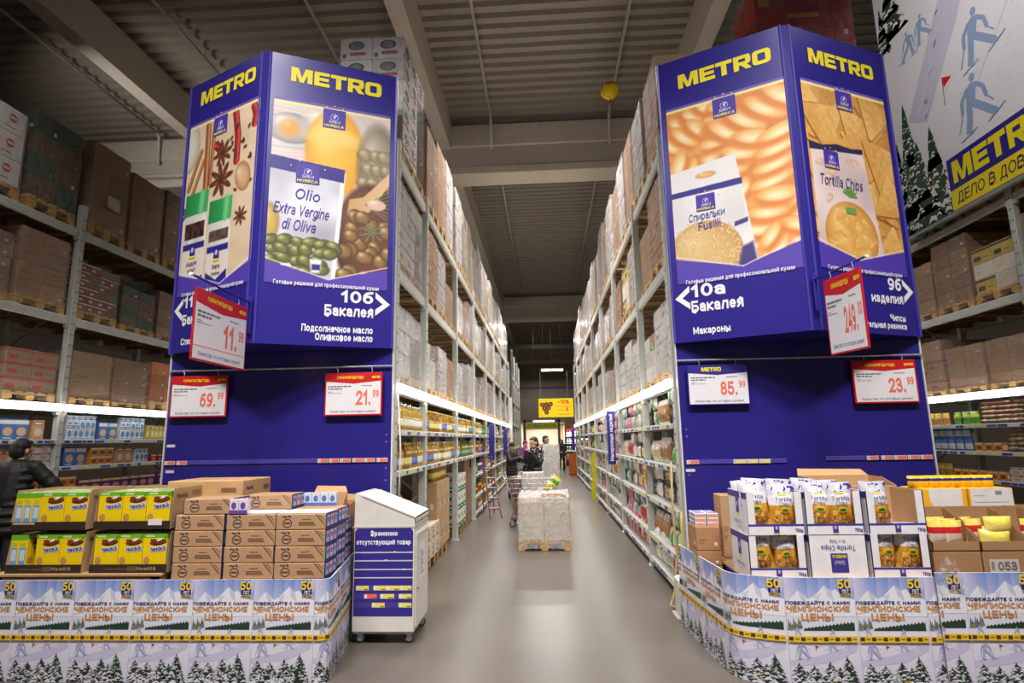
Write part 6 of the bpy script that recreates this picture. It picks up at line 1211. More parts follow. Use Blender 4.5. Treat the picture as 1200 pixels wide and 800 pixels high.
g = MB(); A = Art(g, plane((.2025, -.0003, .0), (-1, 0, 0), (0, 0, -1), (0, -1, 0)), .0008); A.text('Tortilla Chips', .2, .075, .034, (80, 68, 150), 1, .24, 'c', .008); A.text('10 x 750g', .2, .035, .022, (80, 68, 150), 1, .11, 'c', .005); A.rect(.14, .13, .26, .26, (66, 56, 150), 1); A.text('HORECA', .2, .14, .022, YEL, 2, .1, 'c', .02); A.text('Select', .2, .18, .03, (220, 216, 240), 2, .07, 'c')
tag(g.build('case_label', 'print', None, False, (2.09, 4.459, .957)), 'upside-down violet print on the closed middle tortilla case', 'label')
open_box('tall open white and kraft carton behind the upper chip cases', 2.5, 5.08, .96, .6, .4, .36, (206, 166, 122), 0, .85); stock('plain tan carton under the tall open kraft carton', (2.5, 5.08, .652), (.6, .4, .306), TAN)
# ---------------------------------------------------------------- brown snack cases and yellow packs
for i, x in enumerate((2.93, 3.27, 3.61)):
    w_ = ('rack side', 'middle', 'outer')[i]; open_box('brown open front snack case, %s of the three' % w_, x, 4.66, .832, .33, .36, .27, (172, 132, 92), 0, .24, False); stock('plain brown carton under the %s snack case' % w_, (x, 4.66, .532), (.33, .36, .299), (168, 128, 90), lambda A, L, H: None)
SNK = pk('snack_pack', .16, .2, .07, ((246, 222, 110), (206, 40, 44), (226, 206, 190)), seed=61); ROLL = pk('foil_pack', .2, .13, .09, ((246, 226, 110), (240, 216, 90), (250, 230, 130)), seed=62)
for j in range(3):
    for i in range(2): SNK.place((2.86 + i * .1, 4.55 + j * .09, .838), RN.uniform(-.2, .2), 'yellow and red snack pack in the rack side brown case', 'yellow and red snack packs')
for k, (x, y, z) in enumerate(((3.26, 4.56, .84), (3.3, 4.57, .93), (3.25, 4.7, .84))): ROLL.place((x, y, z), .2 * k - .2, 'crumpled yellow foil pack in the middle brown case', 'yellow foil packs')
for j in range(2): SNK.place((3.16, 4.62 + j * .1, .838), .3, 'yellow and red snack pack beside foil packs in middle case', 'yellow and red packs of middle case')
for j in range(3): SNK.place((3.56 + j * .06, 4.6 + .05 * j, .838), .2 * j, 'yellow and red snack pack in the outer brown case', 'yellow and red packs of outer case')
mb = MB(); mb.box((-.1, -.002, 0), (.1, 0, .09), (206, 200, 196)); A = Art(mb, plane((-.1, -.002, 0), (1, 0, 0), (0, 0, 1))); A.text('053', .12, .015, .06, (120, 116, 120), 0, .13, 'c', .02); A.rect(.01, .02, .03, .075, (140, 136, 140)); tag(mb.build('number_sticker', 'print', None, False, (3.24, 4.478, .685)), 'grey sticker numbered 053 on the lower brown carton', 'sticker')
for i, x in enumerate((3.22, 3.58)):
    w_ = ('rack side', 'outer')[i]; stock('brown carton carrying the %s yellow and white case' % w_, (x, 5.15, .532), (.35, .34, .53), (172, 132, 92))
    t = thing('yellow_case', 'yellow case with white front behind the brown cases, %s one' % w_, 'carton', (x, 5.12, 1.064)); mb = MB(); mb.box((-.17, -.15, 0), (.17, .15, .16), (250, 190, 40), .004); A = Art(mb, plane((-.17, -.15, 0), (1, 0, 0), (0, 0, 1))); A.poly([(.08, 0), (.3, 0), (.3, .16), (.04, .16), (.05, .06)] if i == 0 else [(.01, .0), (.33, 0), (.33, .16), (.01, .16)], (238, 234, 234)); 
    if i: A.rect(.2, .11, .25, .14, (150, 150, 156), 1); A.rect(.03, .1, .12, .105, (170, 170, 176), 1); A.rect(.03, .05, .3, .054, (170, 170, 176), 1)
    mb.build('case_body', 'card', t)
YB = pk('snack_pack', .1, .1, .06, ((250, 206, 40), (50, 46, 120), (246, 200, 40)), seed=63)
for i in range(8): YB.place((3.06 + i * .085, 5.1, 1.222), RN.uniform(-.1, .1), 'small yellow and blue pack standing on yellow cases', 'yellow and blue packs')
open_box('wide flat brown carton with raised edge behind brown cases', 3.9, 4.75, .532, .5, .5, .56, (176, 136, 96), 0, .9, False)
# ---------------------------------------------------------------- small snack boxes between chips and rack
for k, z in enumerate((.502, .62, .74)): stock('brown carton beside the chip cases, %s of three' % ('lowest', 'middle', 'top')[k], (1.33, 5.2, z), (.2, .3, .117 if k < 2 else .19), (176, 130, 88))
SB = MB(); SB.box((-.045, -.035, 0), (.045, .035, .035), (236, 234, 238), .002); A = Art(SB, plane((-.045, -.035, 0), (1, 0, 0), (0, 0, 1))); A.rect(.005, .006, .085, .028, (226, 150, 130)); A = Art(SB, plane((-.045, -.035, .035), (1, 0, 0), (0, 1, 0))); A.rect(.01, .01, .08, .06, (120, 150, 206)); A = Art(SB, plane((-.045, .035, 0), (0, -1, 0), (0, 0, 1))); A.rect(.01, .008, .03, .028, (90, 90, 110)); A.rect(.04, .008, .06, .028, (90, 90, 110)); SB = Proto(SB.build('small_box', 'gloss'))
for k in range(3):
    for i in range(2):
        for j in range(3): SB.place((1.28 + i * .1, 5.1 + j * .08, .931 + k * .036), RN.uniform(-.05, .05), 'small white printed box heaped on brown cartons beside chip cases', 'small white boxes')
stock('narrow brown carton standing behind the upper chip case', (1.56, 5.3, .652), (.14, .2, .52), (186, 146, 106))
# ---------------------------------------------------------------- white wheeled cabinet
t = thing('wheeled_cabinet', 'white wheeled cabinet with blue labelled front and sloping lid', 'cabinet', (-1.42, 5.34, 0)); CW = (222, 218, 210); a, d = .265, .27
mb = MB(); mb.box((-a, -d, .1), (a, d, .955), CW, .004); mb.build('cabinet_body', 'paint', t)
mb = MB()
P4 = [(-a, .955), (a + .0, .955), (a, 1.03), (-a + .02, 1.235), (-a, 1.235)]
for y, fl in ((-d, 0), (d, 1)): q = [(x, y, z) for x, z in P4]; mb.poly(q if not fl else q[::-1], CW)
for (x0, z0), (x1, z1) in zip(P4, P4[1:] + P4[:1]): mb.poly([(x0, -d, z0), (x0, d, z0), (x1, d, z1), (x1, -d, z1)], CW)
mb.box((-a - .004, -d - .004, .945), (a + .004, d + .004, .96), (206, 202, 194)); mb.build('hopper', 'paint', t)
mb = MB(); x0, z0, x1, z1 = -a + .06, 1.212, a + .012, 1.022
for k, (dx, dz) in enumerate(((0, .004), (.002, .016))):
    pass
v = [(x0, -d - .006, z0), (x1, -d - .006, z1), (x1, d + .006, z1), (x0, d + .006, z0)]; v2 = [(x, y, z + .014) for x, y, z in v]
mb.poly(v2, (232, 228, 222)); 
for i in range(4): j = (i + 1) % 4; mb.poly([v[i], v[j], v2[j], v2[i]], (226, 222, 214))
mb.poly([(x, y, z) for x, y, z in ((x1, -d - .006, z1 + .014), (x1, -d - .006, z1 - .03), (x1, d + .006, z1 - .03), (x1, d + .006, z1 + .014))], (226, 222, 214)); ld = mb.build('lid', 'paint', t)
g = MB(); u = V((x1 - x0, 0, z1 - z0)).normalized(); A = Art(g, plane((x0, -d, z0 + .015), u, (0, 1, 0))); A.rect(.1, .14, .32, .42, (240, 240, 240)); [A.rect(.13, .18 + k * .05, .29 - .03 * (k % 2), .2 + k * .05, (190, 188, 190), 1) for k in range(4)]; g.build('paper_notice', 'print', ld)
g = MB(); A = Art(g, plane((-a, -d, 0), (1, 0, 0), (0, 0, 1))); W = 2 * a; A.poly([(.008, .225), (W - .012, .225), (W - .012, .915), (W - .032, .94), (.028, .94), (.008, .915)], (52, 42, 138)); A.text('Временно', W * .5, .878, .042, WHT, 1, .235, 'c', .03); A.text('отсутствующий товар', W * .49, .806, .042, WHT, 1, .475, 'c', .03)
for z in (.741, .673, .602, .535): A.rect(.008, z - .005, W - .012, z + .005, (206, 200, 206), 1)
for x, z, wd in ((.35, .741, .02), (.27, .673, .03), (.43, .598, .03)): A.rect(x, z, x + wd, z + .009, (240, 240, 240), 2)
for z, its in ((.452, ((.03, .14, 0), (.18, .29, 0), (.29, .41, 0), (.41, .51, 0))), (.385, ((.1, .21, 1), (.24, .36, 0), (.4, .51, 0))), (.315, ((.17, .28, 0), (.4, .51, 0)))):
    A.rect(.008, z - .022, W - .012, z + .022, (70, 60, 150), 1)
    for p, q, c in its: A.rect(p, z - .019, q, z + .019, (240, 226, 120) if not c else (236, 110, 96), 2); A.rect(p + .004, z - .015, p + .028, z + .015, (240, 238, 226), 3); A.rect(p + .07, z - .014, q - .006, z - .006, (130, 110, 60), 3)
g.build('front_sign', 'print', t)
mb = MB(); mb.box((a, -d + .02, .13), (a + .012, d - .02, .9), (226, 222, 214), .004); mb.box((a + .01, -d + .03, .86), (a + .02, d - .03, .885), (206, 202, 194)); dr = mb.build('side_door', 'paint', t)
g = MB(); A = Art(g, plane((a + .012, -d, 0), (0, 1, 0), (0, 0, 1))); A.rect(.16, .48, .36, .8, (242, 240, 238)); [A.rect(.19, .52 + k * .024, .33 - .03 * (k % 3), .532 + k * .024, (150, 146, 150) if k != 4 else (220, 80, 80), 1) for k in range(9)]; g.build('paper_notice', 'print', dr)
mb = MB(); mb.ball((a + .02, -d + .06, .44), .012, (150, 146, 140)); mb.build('knob', 'zinc', dr, True)
mb = MB(); mb.ball((a + .004, 0, .985), .008, (120, 116, 110)); mb.build('lock', 'zinc', t, True)
mb = MB(); mb.box((-a + .01, -d + .01, .085), (a - .01, d - .01, .1), (196, 192, 184)); mb.build('base_frame', 'paint', t)
def caster(par, x, y, r=.04, top=.085, rz=.4):
    mb = MB(); mb.x = Matrix.Translation((x, y, 0)) @ Matrix.Rotation(rz, 4, 'Z')
    mb.box((-.03, -.025, top - .008), (.03, .025, top), (170, 170, 170)); 
    for s in (-1, 1): mb.box((-.012, s * .018 - .002, r * .7), (.03, s * .018 + .002, top - .006), (176, 176, 176))
    c = mb.build('caster', 'zinc', par)
    m = MB(); m.x = Matrix.Translation((x, y, 0)) @ Matrix.Rotation(rz, 4, 'Z') @ Matrix.Translation((.012, 0, r)) @ Matrix.Rotation(PI / 2, 4, 'X'); m.lathe([(r * .3, -.014), (r * .9, -.014), (r, -.008), (r, .008), (r * .9, .014), (r * .3, .014)], 16, (70, 68, 68)); m.build('wheel', 'rubber', c, True)
    m = MB(); m.x = Matrix.Translation((x, y, 0)) @ Matrix.Rotation(rz, 4, 'Z') @ Matrix.Translation((.012, 0, r)) @ Matrix.Rotation(PI / 2, 4, 'X'); m.lathe([(r * .6, -.016), (r * .6, .016)], 12, (170, 170, 168)); m.build('hub', 'zinc', c)
for x, y in ((-a + .05, -d + .05), (a - .06, -d + .05), (a - .05, d - .05), (-a + .05, d - .05)): caster(t, x, y)
# ---------------------------------------------------------------- wrapped pallet in the aisle
t = thing('wrapped_pallet', 'pallet wrapped in white film standing alone in the aisle', 'pallet load', (-.065, 9.72, 0)); obj('pallet', PAL, t); c = carton_data(.38, .38, .19, (214, 196, 182))
for k in range(3):
    for i in range(2):
        for j in range(3): obj('carton', c, t, (-.195 + .39 * i, -.385 + .385 * j, .146 + .193 * k))
obj('stretch_wrap', wrap_data(.79, 1.17, .78, 'haze', 70, .02, 12), t)
mb = MB(); mb.poly([(-.05, -.5, .8), (.36, -.52, .795), (.3, -.3, .815), (-.02, -.32, .82)], (140, 100, 70)); mb.poly([(-.02, -.32, .816), (.3, -.3, .811), (.36, -.52, .791), (-.05, -.5, .796)], (140, 100, 70)); mb.build('card_scrap', 'card', t)
g = MB(); r_ = random.Random(9); vs = []; 
for j in range(9):
    for i in range(13): vs.append((-.41 + .82 * i / 12, -.6 + 1.2 * j / 8, .77 + r_.uniform(0, .05)))
g.mesh(vs, [(j * 13 + i, j * 13 + i + 1, (j + 1) * 13 + i + 1, (j + 1) * 13 + i) for j in range(8) for i in range(12)], (230, 230, 230)); g.build('film_top', 'haze', t)
# ---------------------------------------------------------------- shopping cart with its goods
t = thing('shopping_cart', 'large wire shopping cart parked sideways behind the wrapped pallet', 'cart', (-.31, 11.75, 0)); WC = (190, 190, 194)
mb = MB(); L0, L1, w0, zb, zt = -.46, .44, .27, .52, .92
def rectloop(z, k): return [(L0 * k, -w0 * k, z), (L1 * k, -w0 * k, z), (L1 * k, w0 * k, z), (L0 * k, w0 * k, z), (L0 * k, -w0 * k, z)]
for z in (.55, .64, .73, .82, .92): k = .86 + .14 * (z - zb) / (zt - zb); mb.tube(rectloop(z, k), .006 if z < .9 else .009, WC, 5)
for i in range(15): f = i / 14; x = L0 + (L1 - L0) * f; [mb.tube([(x * .88, s * w0 * .88, .55), (x, s * w0, zt)], .004, WC, 4) for s in (-1, 1)]; mb.tube([(x * .88, -w0 * .88, .55), (x * .88, w0 * .88, .55)], .004, WC, 4)
for i in range(7): y = -w0 + 2 * w0 * i / 6; [mb.tube([(x * .88, y * .88, .55), (x, y, zt)], .004, WC, 4) for x in (L0, L1)]
mb.build('basket', 'chrome', t)
mb = MB(); 
for s in (-1, 1): mb.tube([(-.42, s * .25, .14), (-.36, s * .25, .3), (-.4, s * .25, .6), (-.56, s * .26, 1.0)], .013, WC, 6); mb.tube([(-.42, s * .25, .16), (.42, s * .22, .16), (.3, s * .2, .3), (-.2, s * .22, .54)], .013, WC, 6)
mb.build('frame', 'chrome', t, True)
mb = MB(); mb.tube([(-.56, -.27, 1.0), (-.56, .27, 1.0)], .018, (40, 50, 140), 8); mb.build('handle', 'plastic', t, True)
mb = MB(); mb.box((-.42, -.22, .17), (.42, .22, .19), (150, 150, 152)); mb.build('lower_tray', 'zinc', t)
for x, y in ((-.4, -.24), (-.4, .24), (.4, -.21), (.4, .21)): caster(t, x, y, .06, .14, 0)
def wrapped_box(lb, loc, dims, col, mat='haze', cat='parcel', nm='wrapped_box'):
    o = thing(nm, lb, cat, loc); obj('carton', carton_data(*dims, col, lambda A, L, H: A.rect(L * .1, H * .2, L * .5, H * .5, tuple(int(k * .9) for k in col))), o); obj('film', wrap_data(dims[0], dims[1], dims[2], mat, 80, .01, 5), o); return o
wrapped_box('white wrapped carton lying in the wire cart', (-.28, 11.8, .57), (.42, .34, .45), (230, 226, 216))
wrapped_box('dark red bottle crate at the handle end of wire cart', (-.62, 11.75, .57), (.2, .34, .33), (96, 40, 48), 'clear')
YG = pk('snack_bag', .2, .34, .08, ((236, 226, 80), (90, 170, 70), (236, 230, 110)), seed=71); o = YG.place((.0, 11.72, .66), .1, 'yellow and green packet leaning in the wire cart'); o.rotation_euler = (-.1, .7, .1)
mb = MB(); mb.box((-.09, -.06, 0), (.09, .06, .09), (206, 44, 50), .01); mb.box((-.085, -.062, .02), (.085, -.06, .05), (236, 226, 220)); tag(mb.build('red_carton', 'gloss', None, False, (-.1, 11.58, .57)), 'red carton in front of the wire cart basket', 'carton')
stock('brown carton under the wire cart, handle side', (-.52, 11.72, .192), (.3, .3, .3), (140, 102, 74)); stock('brown carton under the wire cart, far side', (-.12, 11.72, .192), (.3, .3, .28), (130, 92, 66)); stock('brown carton on the floor beside the wire cart', (.3, 12.3, .002), (.3, .3, .5), (166, 128, 92))
t = thing('wrapped_stack', 'tall narrow stack in white film behind the man in puffer jacket', 'pallet load', (.1, 14.2, 0)); 
mb = MB(); mb.box((-.24, -.3, 0), (.2, .3, .13), (180, 140, 92), .01); mb.build('pallet', 'wood', t)
for k in range(5): obj('carton', carton_data(.4, .5, .275, (222, 216, 208)), t, (-.01, 0, .132 + .28 * k))
obj('stretch_wrap', wrap_data(.42, .54, 1.55, 'haze', 81, .02, 6), t)
# ---------------------------------------------------------------- step ladder
t = thing('step_ladder', 'red and grey step ladder standing against the oil rack', 'ladder', (-1.26, 12.95, 0))
F0, TP, B0 = V((.14, -.25, 0)), V((-.1, .25, 1.25)), V((-.12, .8, 0))
for s in (0, .42):
    off = V((-.0, s * .0, 0)); e = V((-.14 * (s > 0), .0, 0)) + V((0, 0, 0)); sh = V((-.12, .38, 0)) * (1 if s else 0) * .0
for s in (-1, 1):
    e = V((.0, 0, 0)) + V((.11, .2, 0)) * 0; w_ = V((-.17, -.06, 0)) * s * .9
    mb = MB(); mb.tube([F0 + w_ * .8, TP + w_ * .5], .014, (150, 46, 54), 6); mb.build('front_rail', 'paint', t); mb = MB(); mb.tube([B0 + w_ * .8, TP + w_ * .5], .016, (150, 150, 154), 6); mb.build('rear_rail', 'zinc', t)
for k in range(1, 6):
    f = k / 6; p = F0.lerp(TP, f); wd = V((-.17, -.06, 0)) * .9 * (.8 - .3 * f); mb = MB(); mb.tube([p - wd, p + wd], .022, (130, 130, 134), 6); mb.build('step', 'zinc', t)
mb = MB(); mb.box((-.18, -.09, 1.29), (.04, .09, 1.315), (60, 56, 56), .005); mb.build('top_plate', 'plastic', t)
# ---------------------------------------------------------------- cords, tapes, rack signs
def strap(nm, lb, pts, r, col, cat='cord'): mb = MB(); mb.tube(pts, r, col, 6); tag(mb.build(nm, 'cloth', None, True), lb, cat)
strap('hanging_strap', 'beige cord hanging down the nearest pasta shelves to the floor', [(1.27, 6.05, 1.42), (1.26, 6.06, 1.0), (1.28, 6.1, .5), (1.25, 6.16, .15), (1.2, 6.15, .02), (1.26, 6.02, .012), (1.31, 5.99, .012)], .011, (196, 172, 110))
strap('hanging_strap', 'yellow-beige cord along the right rack corner beside blue panel', [(1.31, 5.9, .95), (1.3, 5.9, .8), (1.315, 5.9, .5), (1.31, 5.9, .37)], .012, (206, 180, 90))
strap('hanging_strap', 'white cord hanging beside the nearest post of oil rack', [(-1.52, 5.84, 2.2), (-1.49, 5.86, 1.6), (-1.5, 5.84, .9)], .008, (226, 224, 220))
mb = MB(); pts = [(1.29, 15.9, 1.3), (1.25, 15.95, 1.0), (1.29, 16.0, .6), (1.24, 16.0, .25), (1.27, 16.05, .012)]
for (a, b) in zip(pts, pts[1:]): mb.poly([(a[0] - .06, a[1], a[2]), (a[0] + .06, a[1] + .02, a[2]), (b[0] + .06, b[1] + .02, b[2]), (b[0] - .06, b[1], b[2])], (230, 220, 50)); mb.poly([(a[0] - .06, a[1] + .004, a[2]), (b[0] - .06, b[1] + .004, b[2]), (b[0] + .06, b[1] + .024, b[2]), (a[0] + .06, a[1] + .024, a[2])], (230, 220, 50))
tag(mb.build('barrier_tape', 'gloss'), 'bright yellow tape hanging to the floor along the pasta rack', 'tape')
def aisle_blade(lb, x, y, z0, z1, txt):
    t = thing('aisle_marker_sign', lb, 'sign', (x, y, z0)); mb = MB(); mb.box((-.07, -.012, 0), (.07, .012, z1 - z0), (50, 42, 150), .004); mb.build('board', 'paint', t); mb = MB(); mb.box((.1 if x > 0 else -.16, -.01, .3), (.16 if x > 0 else -.1, .01, .36), (160, 162, 160)); mb.build('bracket', 'zinc', t)
    if txt: g = MB(); A = Art(g, plane((.0, -.013, 0), (0, 0, 1), (-1, 0, 0), (0, -1, 0)), .001); A.text(txt, .06, -.035, .07, WHT, 1, z1 - z0 - .12, 'l', .02, 3); g.build('lettering', 'print', t)
aisle_blade('narrow blue aisle sign with white vertical lettering on pasta rack post', 1.2, 10.76, 1.2, 2.17, 'Макаронные изделия'); aisle_blade('narrow blue aisle sign far along the pasta rack', 1.22, 26.2, 1.15, 2.15, None)
aisle_blade('narrow blue aisle sign on the oil rack, nearer of two', -1.42, 15.05, 1.16, 2.08, None); aisle_blade('narrow blue aisle sign on the oil rack, farther of two', -1.42, 20.15, 1.16, 2.05, None)
for lb, y, z in (('yellow price card on the second pasta rack post', 8.02, 1.1), ('yellow price card on the third pasta rack post by blue sign', 10.745, 1.1)):
    t = thing('price_card', lb, 'price sign', (XR - .01, y, z)); mb = MB(); mb.box((-.012, -.07, 0), (.0, .07, .17), (236, 190, 30), .002); A = Art(mb, plane((-.012, .07, 0), (0, -1, 0), (0, 0, 1))); A.rect(.01, .09, .13, .1, (110, 80, 20)); A.rect(.02, .11, .12, .15, (110, 80, 20)); A.rect(.02, .02, .12, .07, (150, 110, 20)); mb.build('card', 'print', t)
# ---------------------------------------------------------------- balloon
t = thing('eye_balloon', 'yellow ball with red-ringed eyes hanging under the ceiling', 'balloon', (1.66, 12.0, 9.5)); mb = MB(); mb.ball((0, 0, 0), (.21, .21, .205), (240, 206, 20), 20, 14); mb.build('ball', 'gloss', t, True)
for k, (az, el) in enumerate(((-1.85, .35), (-1.15, .45), (-2.75, .05), (.3, .1))):
    n = V((math.cos(el) * math.cos(az), math.cos(el) * math.sin(az), math.sin(el))); u = n.cross(V((0, 0, 1))).normalized(); v = u.cross(n); g = MB()
    def sph(x, y, z, n=n, u=u, v=v): p = n * .21 + u * x + v * y; return p.normalized() * (.212 + z)
    A = Art(g, sph, .001, .0)
    for r0, r1, c in ((.042, .062, (206, 50, 30)), (.022, .042, (30, 26, 26)), (.001, .022, (226, 222, 210))): A.ring(0, 0, r0, r1, c, 0, 16, .8)
    g.build('eye', 'gloss', t)
mb = MB(); mb.tube([(0, 0, .2), (0, 0, 1.1)], .004, (120, 116, 110), 4); mb.build('string', 'cloth', t); mb = MB(); mb.tube([(0, 0, -.2), (.02, 0, -.26), (.0, -.01, -.3)], .012, (150, 40, 40), 5); mb.build('tassel', 'cloth', t)
# ---------------------------------------------------------------- things at the far end
t = thing('hanging_sign', 'yellow hanging discount sign with bottle ends, over the far aisle', 'sign', (.45, 24.2, 2.57)); mb = MB(); mb.box((-.73, -.015, 0), (.73, .015, .78), (246, 216, 30), .005); mb.build('board', 'plastic', t); g = MB(); A = Art(g, plane((-.73, -.015, 0), (1, 0, 0), (0, 0, 1)), .002)
for i, (x, z) in enumerate(((.15, .53), (.33, .54), (.51, .55), (.24, .37), (.42, .38), (.33, .21))): A.ell(x, z, .095, .095, (40, 34, 30), 1, 14); A.ell(x, z, .045, .045, (226, 90, 50), 2, 10)
A.text('-10%', .84, .55, .17, (226, 70, 30), 1, .44, 'l', .02); A.text('6', 1.14, .24, .17, (226, 60, 40), 1, .1, 'l', .03); A.rect(.68, .43, 1.38, .45, (236, 150, 40), 1); A.rect(.8, .29, 1.08, .31, (200, 160, 60), 1); A.rect(.84, .1, 1.36, .13, (236, 140, 40), 1); g.build('lettering', 'print', t)
for x in (-.64, .5): mb = MB(); mb.tube([(x, 0, .78), (x, 0, 1.96)], .008, (170, 168, 160), 4); mb.build('wire', 'zinc', t)
def far_lamp(lb, x, y, z, L, hang):
    t = thing('hanging_lamp', lb, 'light', (x, y, z)); mb = MB(); mb.box((-L / 2, -.06, 0), (L / 2, .06, .06), (206, 206, 200), .01); mb.build('housing', 'paint', t); mb = MB(); mb.box((-L / 2 + .02, -.05, -.03), (L / 2 - .02, .05, 0), (250, 250, 250), .01); mb.build('tube', 'lamp', t)
    for s in (-1, 1): mb = MB(); mb.tube([(s * L * .4, 0, .06), (s * L * .4, 0, hang)], .003, (90, 84, 78), 4); mb.build('wire', 'zinc', t)
far_lamp('bright tube lamp hung above the yellow discount sign', .33, 24.2, 4.56, .95, 6.0); far_lamp('bright tube lamp hung before the green shop sign at aisle end', -.1, 30.2, 2.6, 1.15, 8.0)
PY = 37.0                                             # lit side room behind a portal
t = thing('shop_portal', 'dark portal with olive lettered sign leading to the pale lit room', 'portal', (-.26, PY, 0)); 
for s in (-1, 1): mb = MB(); mb.box((s * 1.1 - .08, -.1, 0), (s * 1.1 + .08, .1, 2.9), (70, 62, 56), .01); mb.build('post', 'paint', t)
mb = MB(); mb.box((-1.18, -.1, 2.75), (1.18, .1, 2.9), (70, 62, 56), .01); mb.build('lintel', 'paint', t)
mb = MB(); mb.box((-1.03, -.12, 2.28), (1.03, -.06, 2.72), (150, 146, 40), .01); A = Art(mb, plane((-1.03, -.12, 2.28), (1, 0, 0), (0, 0, 1)), .004); A.text('ОПТОВЫЙ АЛКОГОЛЬ', 1.03, .13, .2, (70, 64, 30), 1, 1.85, 'c', .02); mb.build('sign_board', 'print', t)
mb = MB(); mb.poly([(-1.6, 40.5, 0), (1.2, 40.5, 0), (1.2, 40.5, 2.7), (-1.6, 40.5, 2.7)], (226, 214, 190)); mb.poly([(-1.6, 37.2, 2.7), (1.2, 37.2, 2.7), (1.2, 40.5, 2.7), (-1.6, 40.5, 2.7)][::-1], (220, 212, 196)); mb.poly([(-1.6, 37.2, 0), (-1.6, 40.5, 0), (-1.6, 40.5, 2.7), (-1.6, 37.2, 2.7)], (220, 206, 184)); mb.poly([(1.2, 40.5, 0), (1.2, 37.2, 0), (1.2, 37.2, 2.7), (1.2, 40.5, 2.7)], (220, 206, 184)); struct(mb.build('wall_side_room', 'paint'))
area('room_lamp', (-.2, 38.8, 2.6), (-.2, 38.8, 0), 1.6, 110)
for x0, x1, z0, z1, n in ((-9, -1.62, 0, 4.2, 'wall_partition'), (1.25, 9, 2.4, 4.2, 'wall_partition_upper')): mb = MB(); mb.box((x0, PY + .15, z0), (x1, PY + .25, z1), (96, 84, 74)); struct(mb.build(n, 'paint'))
mb = MB(); mb.box((-1.7, PY + .12, 2.9), (1.3, PY + .2, 4.2), (96, 84, 74)); struct(mb.build('wall_over_portal', 'paint'))
mb = MB(); [mb.box((x - .06, 40, 4.2), (x + .06, 40.2, 8.9), (80, 70, 62)) for x in (-3.2,)]; mb.tube([(-6, 40, 5.2), (6, 40, 5.2)], .08, (90, 80, 70), 6); struct(mb.build('trim_far', 'paint'))
t = thing('market_stand', 'orange wooden stand with pale panels beyond the oil rack', 'stand', (-1.9, 27.6, 0)); mb = MB(); mb.box((-.05, -.8, 0), (.05, .8, 2.2), (196, 96, 40), .01); mb.build('orange_wall', 'paint', t)
for k in range(4): mb = MB(); mb.box((.052, -.65 + k * .36, .5), (.07, -.45 + k * .36, 1.75), (232, 206, 180), .004); mb.build('pale_panel', 'paint', t)
for lb, x, y, w_, d_, h in (('orange wooden bin at the end of the pasta rack', 1.35, 27.6, .6, .7, .95), ('orange wooden bin farther along past the pasta rack', 1.75, 30.5, .7, .7, 1.0)):
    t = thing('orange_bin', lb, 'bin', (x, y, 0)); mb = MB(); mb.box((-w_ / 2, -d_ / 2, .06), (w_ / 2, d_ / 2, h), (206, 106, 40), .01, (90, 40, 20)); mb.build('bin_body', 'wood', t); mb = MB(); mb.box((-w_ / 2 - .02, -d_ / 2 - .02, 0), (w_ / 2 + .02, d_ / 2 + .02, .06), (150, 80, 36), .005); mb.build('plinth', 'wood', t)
t = thing('drinks_shelf', 'lit shop shelf with red and white rows at the far right', 'shelf', (1.9, 35.6, 0)); 
mb = MB(); mb.box((-.7, .3, 0), (.9, .34, 2.3), (90, 50, 36)); mb.box((-.7, -.1, 2.2), (.9, .34, 2.5), (150, 70, 36), .01); mb.build('back_board', 'wood', t)
for k in range(4): mb = MB(); mb.box((-.7, -.1, .45 + k * .45), (.9, .3, .49 + k * .45), (220, 210, 200), .004); mb.build('shelf_board', 'paint', t)
area('drinks_lamp', (1.9, 35.2, 2.15), (1.9, 35.7, .9), 1.2, 40, sy=.2)
BT = [canister('drink_bottle', (206, 40, 44), (236, 230, 226), .3, .06), canister('drink_bottle', (230, 226, 220), (70, 150, 80), .3, .06), canister('drink_bottle', (90, 110, 200), (236, 236, 240), .3, .06)]
for k in range(4):
    for i in range(10): BT[(k + i // 3) % 3].place((1.3 + i * .15, 35.6, .491 + k * .45), 0, 'small drink bottle on the lit shelf at the far right', 'drink bottles on far shelf')
t = thing('hanging_garland', 'leafy dark green garland hanging over the far right shop shelf', 'garland', (1.75, 34.5, 2.75)); mb = MB(); r_ = random.Random(12)
for k in range(90): p = V((r_.uniform(-.7, .7), r_.uniform(-.1, .1), r_.uniform(-.12, .3))); q = V((r_.uniform(-.12, .12), r_.uniform(-.05, .05), r_.uniform(-.12, .05))); mb.poly([p, p + q + V((.03, 0, 0)), p + q * 1.6, p + q - V((.03, 0, 0))], (60 + r_.randint(0, 50), 90, 44))
mb.build('leaves', 'cloth', t); mb = MB(); mb.tube([(0, 0, .2), (0, 0, 1.4)], .006, (90, 90, 80), 4); mb.build('wire', 'cloth', t)
